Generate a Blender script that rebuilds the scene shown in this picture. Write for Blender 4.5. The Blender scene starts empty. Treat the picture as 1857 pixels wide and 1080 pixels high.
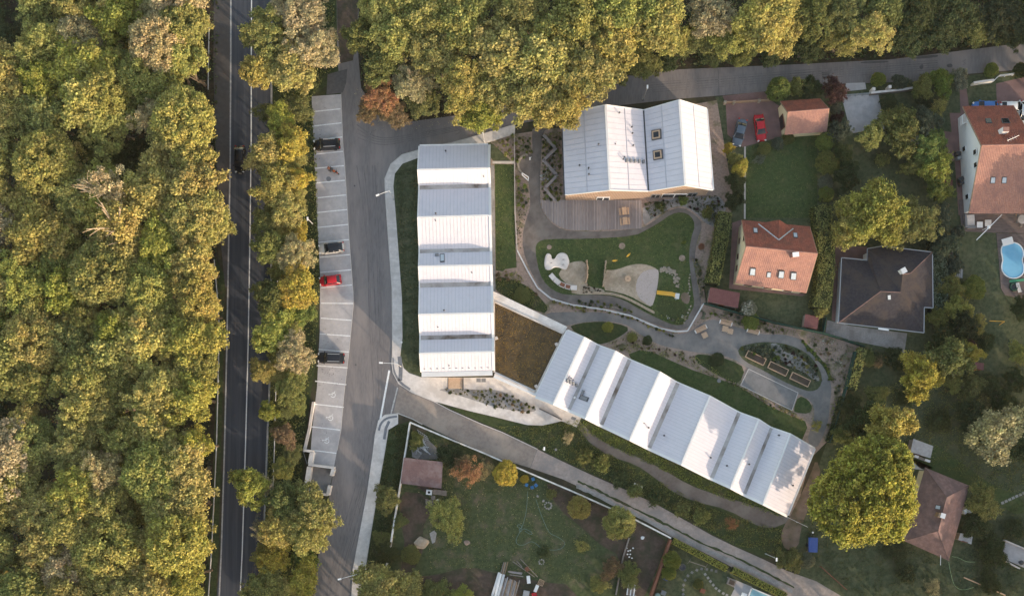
import bpy, math, random
import numpy as np
from mathutils import Vector
from mathutils.geometry import tessellate_polygon

# ------------------------------------------------------------------ frame, camera, light
SC = bpy.context.scene
COL = SC.collection
S = 10.5                      # photograph pixels per metre on the ground
HC = 165.0                    # camera height
YN = (540 - 800) / S          # where the camera stands over the ground
GW = 1857 / S
SUN_ELEV = 11.5
HAZE = 0.00004

cam_d = bpy.data.cameras.new('camera')
cam = bpy.data.objects.new('camera', cam_d)
COL.objects.link(cam)
cam.location = (0, YN, HC)
cam.rotation_euler = (0, 0, 0)
cam_d.sensor_width = 36
cam_d.lens = 36 * HC / GW
cam_d.shift_y = -YN / GW
cam_d.clip_end = 2000
SC.camera = cam

w = bpy.data.worlds.new('World')
SC.world = w
w.use_nodes = True
nt = w.node_tree
nt.nodes.clear()
sky = nt.nodes.new('ShaderNodeTexSky')
sky.sky_type = 'NISHITA'
sky.sun_disc = False
sky.sun_elevation = math.radians(SUN_ELEV)
sky.sun_rotation = math.radians(135)      # clockwise from +Y: south-east
sky.dust_density = 0.8
sky.ozone_density = 0.0
bg = nt.nodes.new('ShaderNodeBackground')
bg.inputs['Strength'].default_value = 0.15
wo = nt.nodes.new('ShaderNodeOutputWorld')
wb = nt.nodes.new('ShaderNodeMix'); wb.data_type = 'RGBA'; wb.blend_type = 'MULTIPLY'   # the photograph's white balance
wb.inputs[0].default_value = 1.0
wb.inputs[7].default_value = (1.12, 1.0, 0.9, 1)
nt.links.new(sky.outputs[0], wb.inputs[6])
nt.links.new(wb.outputs[2], bg.inputs[0])
nt.links.new(bg.outputs[0], wo.inputs[0])

sd = bpy.data.lights.new('sun', 'SUN')
sd.energy = 1.7
sd.angle = math.radians(0.6)
sd.color = (1.0, 0.79, 0.58)
sun = bpy.data.objects.new('sun', sd)
COL.objects.link(sun)
_e = math.radians(SUN_ELEV)
_d = Vector((math.cos(_e) * math.sin(math.radians(135)), math.cos(_e) * math.cos(math.radians(135)), math.sin(_e)))
sun.rotation_euler = _d.to_track_quat('Z', 'Y').to_euler()

SC.view_settings.view_transform = 'Standard'
SC.view_settings.look = 'None'
SC.view_settings.gamma = 1
SC.view_settings.exposure = 1.74
SC.cycles.max_bounces = 5
SC.cycles.diffuse_bounces = 3
SC.cycles.transmission_bounces = 3
SC.cycles.use_denoising = True

# ------------------------------------------------------------------ helpers
def P(px, py, z=0.0):
    """the point at height z that the photograph shows at this pixel"""
    k = 1 - z / HC
    return Vector(((px - 928.5) / S * k, YN + ((540 - py) / S - YN) * k, z))

def origin(o):
    v = Vector((0, 0, 0))
    while o is not None:
        v = v + o.location
        o = o.parent
    return v

def tag(o, label=None, cat=None, group=None, kind=None):
    if label: o['label'] = label
    if cat: o['category'] = cat
    if group: o['group'] = group
    if kind: o['kind'] = kind
    return o

def thing(name, label, cat, loc=(0, 0, 0), group=None, rotz=0.0):
    o = bpy.data.objects.new(name, None)
    COL.objects.link(o)
    o.empty_display_size = 0.3
    o.location = loc
    o.rotation_euler = (0, 0, rotz)
    return tag(o, label, cat, group)

def copy_tree(o, parent=None):
    c = o.copy()
    COL.objects.link(c)
    c.parent = parent
    for ch in o.children:
        copy_tree(ch, c)
    return c

class MB:
    def __init__(self):
        self.v = []; self.f = []
    def add(self, vs, fs):
        b = len(self.v)
        self.v += [tuple(p) for p in vs]
        self.f += [tuple(i + b for i in f) for f in fs]
        return self
    def poly(self, pts):
        pts = [Vector(p) for p in pts]
        tris = tessellate_polygon([pts])
        fs = []
        for t in tris:
            a, b, c = (pts[i] for i in t)
            n = (b - a).cross(c - a)
            fs.append(t if n.z >= 0 else (t[0], t[2], t[1]))
        return self.add(pts, fs)
    def prism(self, pts, z0, z1):
        """pts: world xy outline"""
        n = len(pts)
        area = sum(pts[i][0] * pts[(i + 1) % n][1] - pts[(i + 1) % n][0] * pts[i][1] for i in range(n))
        if area < 0: pts = list(reversed(pts))
        top = [(p[0], p[1], z1) for p in pts]
        self.poly(top)
        vs = [(p[0], p[1], z0) for p in pts] + top
        return self.add(vs, [(i, (i + 1) % n, n + (i + 1) % n, n + i) for i in range(n)])
    def box(self, c, size, rot=0.0, pitch=0.0):
        x, y, z = (s / 2 for s in size)
        ca, sa = math.cos(rot), math.sin(rot)
        cp, sp = math.cos(pitch), math.sin(pitch)
        vs = []
        for dx, dy, dz in ((-x,-y,-z),(x,-y,-z),(x,y,-z),(-x,y,-z),(-x,-y,z),(x,-y,z),(x,y,z),(-x,y,z)):
            dx, dz = dx * cp - dz * sp, dx * sp + dz * cp
            vs.append((c[0] + dx * ca - dy * sa, c[1] + dx * sa + dy * ca, c[2] + dz))
        return self.add(vs, [(3,2,1,0),(4,5,6,7),(0,1,5,4),(1,2,6,5),(2,3,7,6),(3,0,4,7)])
    def slab(self, quad, t):
        """quad given counter-clockwise from above, thickness down along its normal"""
        q = [Vector(p) for p in quad]
        n = (q[1] - q[0]).cross(q[2] - q[0]).normalized()
        if n.z < 0:
            q.reverse(); n = -n
        b = [p - n * t for p in q]
        return self.add(q + b, [(0,1,2,3),(7,6,5,4),(0,4,5,1),(1,5,6,2),(2,6,7,3),(3,7,4,0)])
    def bar(self, a, b, wd, ht):
        """rectangular bar from a to b, its top middle line on a-b"""
        a, b = Vector(a), Vector(b)
        d = (b - a).normalized()
        s = d.cross(Vector((0, 0, 1)))
        if s.length < 1e-4: s = Vector((1, 0, 0))
        s = s.normalized() * wd / 2
        u = s.cross(d).normalized() * ht
        vs = [a - s, a + s, a + s - u, a - s - u, b - s, b + s, b + s - u, b - s - u]
        return self.add(vs, [(0,1,2,3),(7,6,5,4),(1,0,4,5),(2,1,5,6),(3,2,6,7),(0,3,7,4)])
    def tube(self, pts, r, n=6, cap=True):
        pts = [Vector(p) for p in pts]
        rs = r if isinstance(r, (list, tuple)) else [r] * len(pts)
        b0 = len(self.v)
        up = Vector((0.13, 0.31, 0.94)).normalized()
        for i, p in enumerate(pts):
            d = (pts[min(i + 1, len(pts) - 1)] - pts[max(i - 1, 0)]).normalized()
            s = d.cross(up)
            if s.length < 0.05: s = d.cross(Vector((1, 0, 0)))
            s.normalize()
            u = s.cross(d)
            for k in range(n):
                a = 2 * math.pi * k / n
                self.v.append(tuple(p + (s * math.cos(a) + u * math.sin(a)) * rs[i]))
        for i in range(len(pts) - 1):
            for k in range(n):
                a = b0 + i * n + k; c = b0 + i * n + (k + 1) % n
                self.f.append((a, a + n, c + n, c))
        if cap:
            self.f.append(tuple(b0 + k for k in range(n)))
            self.f.append(tuple(b0 + (len(pts) - 1) * n + k for k in reversed(range(n))))
        return self
    def lathe(self, c, prof, n=16):
        """prof: (radius, z) from bottom to top"""
        b0 = len(self.v)
        for r, z in prof:
            for k in range(n):
                a = 2 * math.pi * k / n
                self.v.append((c[0] + r * math.cos(a), c[1] + r * math.sin(a), c[2] + z))
        for i in range(len(prof) - 1):
            for k in range(n):
                a = b0 + i * n + k; d = b0 + i * n + (k + 1) % n
                self.f.append((a, d, d + n, a + n))
        self.f.append(tuple(b0 + k for k in reversed(range(n))))
        self.f.append(tuple(b0 + (len(prof) - 1) * n + k for k in range(n)))
        return self
    def stone(self, c, r, seed, flat=0.6):
        rr = random.Random(seed)
        b0 = len(self.v)
        n = 7
        self.v.append((c[0], c[1], c[2] + r * flat))
        for ring, (q, h) in enumerate(((0.62, 0.85), (1.0, 0.35), (0.92, -0.3))):
            for k in range(n):
                a = 2 * math.pi * (k + 0.5 * ring) / n
                j = r * q * rr.uniform(0.8, 1.15)
                self.v.append((c[0] + j * math.cos(a), c[1] + j * math.sin(a) * 0.85, c[2] + r * flat * h * rr.uniform(0.8, 1.1)))
        for k in range(n):
            self.f.append((b0, b0 + 1 + k, b0 + 1 + (k + 1) % n))
            for g in range(2):
                a = b0 + 1 + g * n + k; d = b0 + 1 + g * n + (k + 1) % n
                self.f.append((a, a + n, d + n, d))
        return self
    def build(self, name, m, parent=None, smooth=False):
        o0 = origin(parent) if parent is not None else Vector((0, 0, 0))
        me = bpy.data.meshes.new(name)
        me.from_pydata([(p[0] - o0.x, p[1] - o0.y, p[2] - o0.z) for p in self.v], [], self.f)
        me.materials.append(m)
        if smooth:
            me.polygons.foreach_set('use_smooth', [True] * len(me.polygons))
        me.update()
        o = bpy.data.objects.new(name, me)
        COL.objects.link(o)
        if parent is not None: o.parent = parent
        return o

# ------------------------------------------------------------------ materials
MATS = {}
def mat(name, c1, c2=None, scale=1.0, rough=0.85, bump=0.0, bscale=None, c3=None, s3=0.08, spec=0.2, metal=0.0, detail=6, lo=0.35, hi=0.65, lo3=0.45, hi3=0.62, stretch=None):
    m = bpy.data.materials.new(name)
    m.use_nodes = True
    t = m.node_tree
    b = t.nodes['Principled BSDF']
    b.inputs['Roughness'].default_value = rough
    b.inputs['Specular IOR Level'].default_value = spec
    b.inputs['Metallic'].default_value = metal
    MATS[name] = m
    if c2 is None:
        b.inputs['Base Color'].default_value = (*c1, 1)
        return m
    g = t.nodes.new('ShaderNodeNewGeometry')
    vec = g.outputs['Position']
    if stretch:
        mp = t.nodes.new('ShaderNodeMapping')
        mp.inputs['Rotation'].default_value = (0, 0, stretch[0])
        mp.inputs['Scale'].default_value = (stretch[1], stretch[2], 1)
        t.links.new(vec, mp.inputs[0]); vec = mp.outputs[0]
    def noise(sc, d):
        n = t.nodes.new('ShaderNodeTexNoise')
        n.inputs['Scale'].default_value = sc
        n.inputs['Detail'].default_value = d
        n.inputs['Roughness'].default_value = 0.65
        t.links.new(vec, n.inputs['Vector'])
        return n.outputs['Fac']
    def ramp(src, a, b_):
        r = t.nodes.new('ShaderNodeMapRange')
        r.inputs['From Min'].default_value = a; r.inputs['From Max'].default_value = b_
        t.links.new(src, r.inputs['Value'])
        return r.outputs[0]
    def mix(f, a, bcol):
        x = t.nodes.new('ShaderNodeMix'); x.data_type = 'RGBA'
        t.links.new(f, x.inputs[0])
        for k, q in ((6, a), (7, bcol)):
            if isinstance(q, tuple): x.inputs[k].default_value = (*q, 1)
            else: t.links.new(q, x.inputs[k])
        return x.outputs[2]
    col = mix(ramp(noise(scale, detail), lo, hi), c1, c2)
    if c3 is not None:
        col = mix(ramp(noise(s3, 5), lo3, hi3), col, c3)
    t.links.new(col, b.inputs['Base Color'])
    if bump:
        bp = t.nodes.new('ShaderNodeBump')
        bp.inputs['Strength'].default_value = bump
        bp.inputs['Distance'].default_value = 0.1
        t.links.new(noise(bscale or scale * 2, 4), bp.inputs['Height'])
        t.links.new(bp.outputs[0], b.inputs['Normal'])
    return m

def foliage_mat():
    m = bpy.data.materials.new('foliage')
    m.use_nodes = True
    t = m.node_tree
    t.nodes.clear()
    out = t.nodes.new('ShaderNodeOutputMaterial')
    oi = t.nodes.new('ShaderNodeObjectInfo')
    at = t.nodes.new('ShaderNodeAttribute'); at.attribute_name = 'tint'
    g = t.nodes.new('ShaderNodeNewGeometry')
    hsv = t.nodes.new('ShaderNodeHueSaturation')
    # hue and value drift leaf by leaf and clump by clump
    def rng(src, a, b):
        r = t.nodes.new('ShaderNodeMapRange')
        r.inputs['To Min'].default_value = a; r.inputs['To Max'].default_value = b
        t.links.new(src, r.inputs['Value']); return r.outputs[0]
    t.links.new(rng(at.outputs['Fac'], 0.478, 0.522), hsv.inputs['Hue'])
    t.links.new(rng(g.outputs['Random Per Island'], 0.5, 1.6), hsv.inputs['Value'])
    hsv.inputs['Saturation'].default_value = 1.0
    t.links.new(oi.outputs['Color'], hsv.inputs['Color'])
    d = t.nodes.new('ShaderNodeBsdfPrincipled')
    d.inputs['Roughness'].default_value = 0.6
    d.inputs['Specular IOR Level'].default_value = 0.25
    tr = t.nodes.new('ShaderNodeBsdfTranslucent')
    mx = t.nodes.new('ShaderNodeMixShader'); mx.inputs[0].default_value = 0.5
    t.links.new(hsv.outputs[0], d.inputs['Base Color'])
    t.links.new(hsv.outputs[0], tr.inputs['Color'])
    t.links.new(d.outputs[0], mx.inputs[1]); t.links.new(tr.outputs[0], mx.inputs[2])
    t.links.new(mx.outputs[0], out.inputs[0])
    MATS['foliage'] = m
foliage_mat()

def glass_mat(name, c, rough=0.06):
    m = mat(name, c, rough=rough, spec=0.4)
    return m

mat('soil', (.045, .04, .026), (.075, .062, .042), 0.9, bump=.5, c3=(.03, .042, .015), s3=.18)
mat('forest_floor', (.03, .024, .016), (.055, .042, .028), 1.4, bump=.6, c3=(.022, .032, .012), s3=.3)
mat('lawn', (0.034, 0.056, 0.018), (0.074, 0.103, 0.036), 1.9, bump=.6, bscale=9, c3=(0.112, 0.116, 0.056), s3=.5, lo3=.5, hi3=.8, detail=12)
mat('lawn_deep', (0.041, 0.057, 0.028), (0.101, 0.115, 0.062), 1.7, bump=.6, bscale=9, c3=(0.132, 0.129, 0.076), s3=.45, lo3=.5, hi3=.8, detail=12)
mat('rough_grass', (.03, .046, .016), (.062, .078, .03), 1.8, bump=.7, bscale=7, c3=(.1, .082, .05), s3=.35, lo3=.55, hi3=.72, detail=10)
mat('yard_grass', (0.037, 0.055, 0.022), (0.088, 0.105, 0.048), 1.6, bump=.7, bscale=8, c3=(0.156, 0.125, 0.088), s3=.3, lo3=.52, hi3=.7, detail=12)
mat('mulch', (0.254, 0.190, 0.158), (0.381, 0.291, 0.244), 3.0, bump=.6, c3=(0.150, 0.140, 0.076), s3=.45, lo3=.52, hi3=.66, detail=10)
mat('bare_earth', (.16, .115, .09), (.25, .185, .15), 1.6, bump=.6, c3=(.11, .095, .06), s3=.4, detail=10)
mat('dark_earth', (.07, .05, .04), (.115, .085, .068), 1.5, bump=.6, c3=(.05, .05, .03), s3=.35, detail=10)
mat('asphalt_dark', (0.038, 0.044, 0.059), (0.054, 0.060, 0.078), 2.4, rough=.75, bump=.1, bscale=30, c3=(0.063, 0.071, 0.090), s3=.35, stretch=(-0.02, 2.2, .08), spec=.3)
mat('asphalt_old', (.07, .066, .066), (.1, .094, .093), 1.2, bump=.25, bscale=20, c3=(.085, .076, .074), s3=.5)
mat('asphalt', (0.149, 0.139, 0.141), (0.203, 0.188, 0.187), 2.2, rough=.85, bump=.12, bscale=25, c3=(0.245, 0.220, 0.212), s3=.16, stretch=(-.1, 1.5, .3), detail=10)
mat('lane_asphalt', (0.221, 0.185, 0.162), (0.292, 0.247, 0.216), 1.8, bump=.2, c3=(0.331, 0.281, 0.240), s3=.25, detail=10)  # lane asphalt with warm sunlight put into its colour
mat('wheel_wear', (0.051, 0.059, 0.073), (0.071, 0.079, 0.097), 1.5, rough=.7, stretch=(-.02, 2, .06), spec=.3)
mat('tyre_worn', (0.125, 0.116, 0.118), (0.197, 0.183, 0.182), 1.5, stretch=(-.1, 1.5, .25), detail=10)
mat('asphalt_patch', (.09, .088, .09), (.12, .116, .118), 2.0, bump=.15)
mat('paving', (0.415, 0.397, 0.402), (0.503, 0.476, 0.473), 1.3, bump=.15, bscale=18, c3=(0.364, 0.348, 0.355), s3=.25)
mat('concrete', (0.577, 0.539, 0.516), (0.692, 0.651, 0.618), 1.8, bump=.15, c3=(0.505, 0.469, 0.441), s3=.4)
mat('concrete_warm', (0.504, 0.450, 0.408), (0.600, 0.540, 0.504), 1.6, bump=.15, c3=(0.432, 0.384, 0.348), s3=.5)
mat('path', (.115, .1, .092), (.155, .137, .128), 1.1, bump=.3, bscale=16, c3=(.185, .168, .155), s3=.28)
mat('path_grey', (0.154, 0.148, 0.145), (0.206, 0.196, 0.190), 1.0, bump=.3, bscale=16, c3=(0.247, 0.225, 0.209), s3=.24)
mat('court', (0.161, 0.161, 0.160), (0.209, 0.203, 0.200), 1.4, bump=.2, c3=(0.229, 0.219, 0.216), s3=.5)
mat('gravel', (0.275, 0.264, 0.259), (0.381, 0.365, 0.354), 5, bump=.6, bscale=14, c3=(0.233, 0.222, 0.212), s3=.5)
mat('sand', (0.362, 0.293, 0.221), (0.469, 0.384, 0.296), 2.2, bump=.4, c3=(0.295, 0.240, 0.177), s3=.5)
mat('sand_pink', (0.402, 0.345, 0.322), (0.469, 0.403, 0.378), 5, bump=.3)
mat('track', (0.286, 0.237, 0.212), (0.416, 0.344, 0.303), 1.4, bump=.5, c3=(0.260, 0.231, 0.218), s3=.3)
mat('paint', (0.829, 0.829, 0.829), (0.672, 0.672, 0.672), 3.0, rough=.7)
mat('paint_worn', (.5, .49, .48), (.3, .295, .29), 2.0, rough=.8)
mat('kerb', (0.463, 0.431, 0.406), (0.567, 0.531, 0.497), 2, bump=.2)
mat('tactile', (.15, .16, .18), (.21, .22, .24), 3, bump=.3)
mat('roof_metal', (0.565, 0.543, 0.582), (0.635, 0.611, 0.654), .5, rough=.6, spec=.12, c3=(0.530, 0.504, 0.530), s3=.5, lo3=.5, hi3=.8, detail=10)
mat('roof_seam', (.45, .45, .485), rough=.45, spec=.4)
mat('white_trim', (.62, .615, .61), (.68, .675, .67), .8, rough=.5)
mat('gutter', (.33, .31, .30), (.43, .41, .40), 1.2, rough=.6, c3=(.13, .1, .08), s3=.3, lo3=.46, hi3=.66)
mat('wall_white', (.8, .78, .76), (.84, .82, .80), .7)
mat('wall_cream', (.66, .56, .36), (.72, .62, .42), .8)
mat('wood_slat', (0.387, 0.277, 0.205), (0.516, 0.385, 0.308), 2.5, stretch=(0.000, 5.928, 6.840))
mat('wood_back', (.26, .18, .12), (.32, .22, .15), 1.5)
mat('deck', (.235, .212, .214), (.33, .3, .298), 1.2, bump=.2, stretch=(0, 8, .6))
mat('deck_grey', (.2, .182, .186), (.28, .255, .256), 1.2, bump=.2, stretch=(0, 8, .6))
mat('deck_pale', (.28, .25, .246), (.37, .335, .328), 1.2, bump=.2, stretch=(0, 8, .6))
mat('deck_dark', (.11, .085, .08), (.19, .15, .14), 1.2, bump=.2, stretch=(0, .6, 8))
mat('wood_light', (0.440, 0.299, 0.197), (0.546, 0.390, 0.276), 2.0, stretch=(0.264, 4.532, 1.971))
mat('wood_old', (.2, .17, .15), (.3, .26, .23), 3, bump=.3)
mat('wood_red', (.16, .07, .045), (.22, .1, .065), 2)
mat('sedum', (.048, .036, .022), (.095, .066, .036), 1.1, bump=.7, bscale=8, c3=(.13, .085, .036), s3=.5, lo3=.46, hi3=.74, detail=12)
mat('terracotta', (0.200, 0.066, 0.045), (0.310, 0.114, 0.078), 4.0, rough=.85, spec=.05, c3=(0.180, 0.074, 0.056), s3=.7, detail=10)  # tiles of the north slopes, their shade put into a deeper colour
mat('terracotta_lit', (0.301, 0.154, 0.118), (0.417, 0.231, 0.180), 4.0, rough=.8, spec=.08, c3=(0.281, 0.154, 0.129), s3=.6, detail=10)  # paler copy for the south slopes, sunlight put into the colour
mat('shingle_dark', (0.029, 0.027, 0.033), (0.047, 0.043, 0.049), 2.4, bump=.4, c3=(0.056, 0.045, 0.042), s3=.3)
mat('shingle_brown', (.17, .105, .095), (.25, .16, .145), 1.8, bump=.4, c3=(.14, .095, .09), s3=.5)
mat('maroon', (.15, .062, .06), (.185, .08, .075), 1.6, rough=.5)
mat('maroon_old', (.13, .085, .085), (.17, .11, .108), 1.4, rough=.6, c3=(.2, .15, .15), s3=.6)
mat('sheet_metal', (.3, .3, .31), (.4, .4, .41), 2, rough=.5)
mat('metal_grey', (.36, .37, .38), rough=.4, metal=.6)
mat('metal_light', (.62, .63, .64), rough=.4, metal=.3)
mat('metal_dark', (.06, .06, .065), rough=.45, spec=.4)
mat('vent_grey', (.2, .205, .215), rough=.6)
mat('pink_paving', (0.209, 0.127, 0.116), (0.264, 0.165, 0.154), 2.0, bump=.2, c3=(0.182, 0.116, 0.110), s3=.5)
mat('plastic_white', (.78, .78, .78), rough=.4)
mat('plastic_yellow', (.75, .42, .04), rough=.35, spec=.5)
mat('plastic_blue', (.06, .2, .42), rough=.4)
mat('tarp_blue', (.045, .085, .27), (.06, .11, .33), 2, rough=.5)
mat('plastic_green', (.08, .3, .17), rough=.4)
mat('fence_green', (.016, .05, .04), (.026, .068, .054), 2, rough=.7)
mat('render_white', (.66, .64, .6), (.75, .73, .69), 1.2, bump=.2, c3=(.5, .47, .42), s3=.8)
mat('stone', (.24, .21, .17), (.34, .3, .25), 3, bump=.4)
mat('stone_pale', (.27, .26, .25), (.37, .355, .34), 3, bump=.4)
mat('bark', (.11, .085, .06), (.17, .135, .1), 3, bump=.5)
mat('bark_pale', (.34, .27, .2), (.45, .37, .28), 3, bump=.4)
mat('water', (.16, .42, .62), (.22, .5, .7), .4, rough=.08, spec=.5)
mat('water_pale', (.22, .42, .5), rough=.08, spec=.5)
glass_mat('glass', (.012, .015, .02))
glass_mat('glass_sky', (.42, .47, .52), .15)
mat('car_black', (.008, .009, .012), rough=.22, spec=.32)
mat('car_grey', (.02, .023, .03), rough=.22, spec=.35)
mat('car_bluegrey', (.08, .11, .15), rough=.25, spec=.5)
mat('car_silver', (.5, .48, .45), rough=.3, spec=.5)
mat('car_red', (.4, .012, .022), rough=.25, spec=.4)
mat('car_white', (.68, .69, .7), rough=.25, spec=.7)
mat('car_blue', (.03, .14, .42), rough=.2, spec=.7)
mat('tyre', (.015, .015, .016), rough=.9)
mat('rim', (.4, .4, .41), rough=.35, metal=.7)
mat('lamp_red', (.4, .015, .015), rough=.2, spec=.6)
mat('lamp_clear', (.7, .7, .68), rough=.15, spec=.6)
mat('orange', (.55, .12, .03), rough=.35)
mat('flower_white', (.5, .49, .42), rough=.8)
mat('hose_blue', (.2, .3, .28), rough=.5)
mat('hose_green', (.3, .42, .22), rough=.5)
M = MATS
# ------------------------------------------------------------------ the ground, roads, paths
def struct(o): o['kind'] = 'structure'; return o
def smooth_poly(pts, it=2):
    """round the corners of an outline (Chaikin)"""
    for _ in range(it):
        q = []
        n = len(pts)
        for i in range(n):
            a, b = pts[i], pts[(i + 1) % n]
            q += [(a[0] * .75 + b[0] * .25, a[1] * .75 + b[1] * .25), (a[0] * .25 + b[0] * .75, a[1] * .25 + b[1] * .75)]
        pts = q
    return pts
def smooth_line(pts, it=2):
    for _ in range(it):
        q = [pts[0]]
        for a, b in zip(pts[:-1], pts[1:]):
            q += [tuple(u * .75 + v * .25 for u, v in zip(a, b)), tuple(u * .25 + v * .75 for u, v in zip(a, b))]
        pts = q + [pts[-1]]
    return pts
def sheet(name, pts, m, z, round_=0, parent=None):
    if round_: pts = smooth_poly(pts, round_)
    o = MB().poly([P(x, y) + Vector((0, 0, z)) for x, y in pts]).build(name, M[m], parent)
    return struct(o) if parent is None else o
def raised(name, pts, m, h, round_=0, parent=None):
    if round_: pts = smooth_poly(pts, round_)
    o = MB().prism([P(x, y) for x, y in pts], 0, h).build(name, M[m], parent)
    return struct(o) if parent is None else o
def stripe_pts(line, wd):
    """a band of width wd (px) along a px polyline, as an outline"""
    L = []; R = []
    for i, p in enumerate(line):
        a = line[max(i - 1, 0)]; b = line[min(i + 1, len(line) - 1)]
        dx, dy = b[0] - a[0], b[1] - a[1]
        l = math.hypot(dx, dy) or 1
        nx, ny = -dy / l * wd / 2, dx / l * wd / 2
        L.append((p[0] + nx, p[1] + ny)); R.append((p[0] - nx, p[1] - ny))
    return L + R[::-1]
def band(name, line, wd, m, z, parent=None, h=None):
    """band built as quads, flat or as a low kerb of height h"""
    o = stripe_pts(line, wd)
    n = len(line)
    mb = MB()
    L, R = o[:n], o[n:][::-1]
    for i in range(n - 1):
        q = [P(*L[i]), P(*R[i]), P(*R[i + 1]), P(*L[i + 1])]
        if h is None:
            v = [p + Vector((0, 0, z)) for p in q]
            if (v[1] - v[0]).cross(v[2] - v[0]).z < 0: v.reverse()
            mb.add(v, [(0, 1, 2, 3)])
        else:
            mb.prism([(p.x, p.y) for p in q], z, z + h)
    ob = mb.build(name, M[m], parent)
    return struct(ob) if parent is None else ob

G = MB().poly([(-900, -900, 0), (900, -900, 0), (900, 900, 0), (-900, 900, 0)]).build('ground', M['soil'])
struct(G)
sheet('forest_ground', [(-300, -300), (396, -300), (396, 500), (388, 800), (376, 1400), (-300, 1400)], 'forest_floor', .008)
sheet('verge', [(486, -40), (640, -40), (640, 120), (566, 175), (575, 300), (582, 520), (575, 640), (560, 740), (548, 880), (575, 1000), (565, 1120), (470, 1120), (484, 800), (492, 500), (494, 167)], 'rough_grass', .008)
sheet('woodland_ground', [(650, -300), (2200, -300), (2200, 60), (1857, 84), (1615, 112), (1441, 121), (1232, 130), (1128, 143), (1040, 155), (930, 185), (831, 213), (726, 228), (690, 220), (648, 150)], 'forest_floor', .008)

# main road
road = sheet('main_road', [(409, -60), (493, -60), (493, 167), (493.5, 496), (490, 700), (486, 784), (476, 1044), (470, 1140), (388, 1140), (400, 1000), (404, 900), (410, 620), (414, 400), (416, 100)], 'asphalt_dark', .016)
sheet('old_lane', [(388, -60), (419, -60), (418.5, 150), (417, 380), (415, 520), (408, 520), (397, 400), (390, 250), (387, 120)], 'asphalt_old', .024)
band('edge_line', [(418.8, -60), (418.6, 100), (417.5, 300), (414.8, 440), (411.6, 620), (407, 820), (401.3, 1000), (395.5, 1130)], 2.6, 'paint_worn', .034, road)
band('centre_line', [(456.5, -60), (455.8, 100), (455.6, 250), (453.5, 420), (450.2, 620), (445.5, 800), (439.3, 1000), (433, 1130)], 1.9, 'paint', .034, road)
band('edge_line', [(492.5, -60), (492.4, 167), (492.2, 496), (488.8, 700), (485.3, 784), (475.8, 1044), (469, 1130)], 3.4, 'paint_worn', .034, road)
EL = lambda y: float(np.interp(y, [-60, 100, 300, 440, 620, 820, 1000, 1130], [418.8, 418.6, 417.5, 414.8, 411.6, 407, 401.3, 395.5]))
for off, wd in ((9, 4.5), (26, 5.5), (46, 5), (63, 5)):                # polished wheel tracks
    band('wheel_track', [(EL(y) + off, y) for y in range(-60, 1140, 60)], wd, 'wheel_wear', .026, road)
sheet('roadside_strip', [(392, 470), (408, 500), (404, 700), (396, 1000), (388, 1140), (366, 1140), (384, 900), (392, 700)], 'rough_grass', .012)

# access road and lane
AR = [(618, 171), (612, 110), (610, -40), (650, -40), (650, 105), (655, 160), (690, 215), (726, 223), (831, 209), (930, 180), (1040, 150), (1128, 139), (1232, 126), (1441, 117), (1615, 108), (1857, 78), (2050, 50), (2050, 104), (1857, 126), (1745, 135), (1658, 148), (1534, 152), (1389, 166), (1311, 173), (1224, 180), (1098, 194), (934, 226), (853, 250), (823, 258), (760, 272), (729, 281), (709, 298), (698, 324), (699, 354), (706, 454), (711, 520), (712, 631), (711, 660), (713, 676), (723, 695), (747, 711), (786, 727), (816, 743), (872, 768), (910, 783), (975, 814), (962, 848), (896, 828), (814, 792), (748, 760), (722, 750), (697, 752), (686, 762), (680, 787), (676, 820), (666, 891), (640, 1030), (634, 1140), (560, 1140), (578, 1002), (597, 899), (606, 845), (611, 820), (624, 714), (634, 631), (641, 553), (640, 520), (622, 260)]
acc = sheet('access_road', AR, 'asphalt', .016)
sheet('dirt_drive', [(610, -60), (652, -60), (648, 60), (640, 110), (618, 115), (612, 60)], 'dark_earth', .026)
sheet('worn_corner', [(594, 135), (630, 125), (628, 150), (622, 168), (592, 172)], 'asphalt_patch', .026)
sheet('lane_surface', [(724, 700), (747, 713), (786, 729), (816, 745), (872, 770), (910, 785), (974, 814.5), (961.5, 847), (896, 827), (814, 791), (748, 759), (714, 747)], 'lane_asphalt', .021)  # brown overlay that paints warm sunlight onto the lane
rr = random.Random(15)
for i in range(16):                                                    # tyre marks and sealed cracks
    if i < 7: a_ = [(660 + i * 5, 1060), (672 + i * 4, 900), (680 + i * 3.5, 760), (672 + i * 4, 600), (664 + i * 4.2, 430), (650 + i * 5.5, 300)]; a_ = [(x + rr.uniform(-3, 3) - (30 if y > 850 else 0) - (40 if y > 1000 else 0), y) for x, y in a_]
    elif i < 11: a_ = [(640 + i, 170 + i * 8), (670 + i * 2, 225 + i * 4), (740, 222 + i * 3.4), (850, 208 + i * 2.4)]
    else: a_ = [(1130 + i * 3, 108 + i * 4), (1300, 92 + i * 4.4), (1500, 78 + i * 4.2), (1700, 66 + i * 4.0)]
    band('tyre_mark', smooth_line(a_, 2), rr.uniform(.7, 1.9), 'tyre_worn', .0205 + i * .0003, acc)
for i in range(9):
    x, y = rr.choice([(rr.uniform(650, 690), rr.uniform(330, 1000)), (rr.uniform(650, 850), 235), (rr.uniform(1150, 1800), 140)])
    if y in (140,): y = float(np.interp(x, [1150, 1800], [160, 104]))
    pts_ = [(x, y)]
    for k in range(6): pts_.append((pts_[-1][0] + rr.uniform(-5, 5), pts_[-1][1] + rr.uniform(3, 9) * (1 if y > 300 else .25)))
    band('sealed_crack', pts_, .5, 'asphalt_patch', .026, acc)
band('stop_line', [(706, 671), (689, 764)], 3.4, 'paint', .028, acc)
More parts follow.
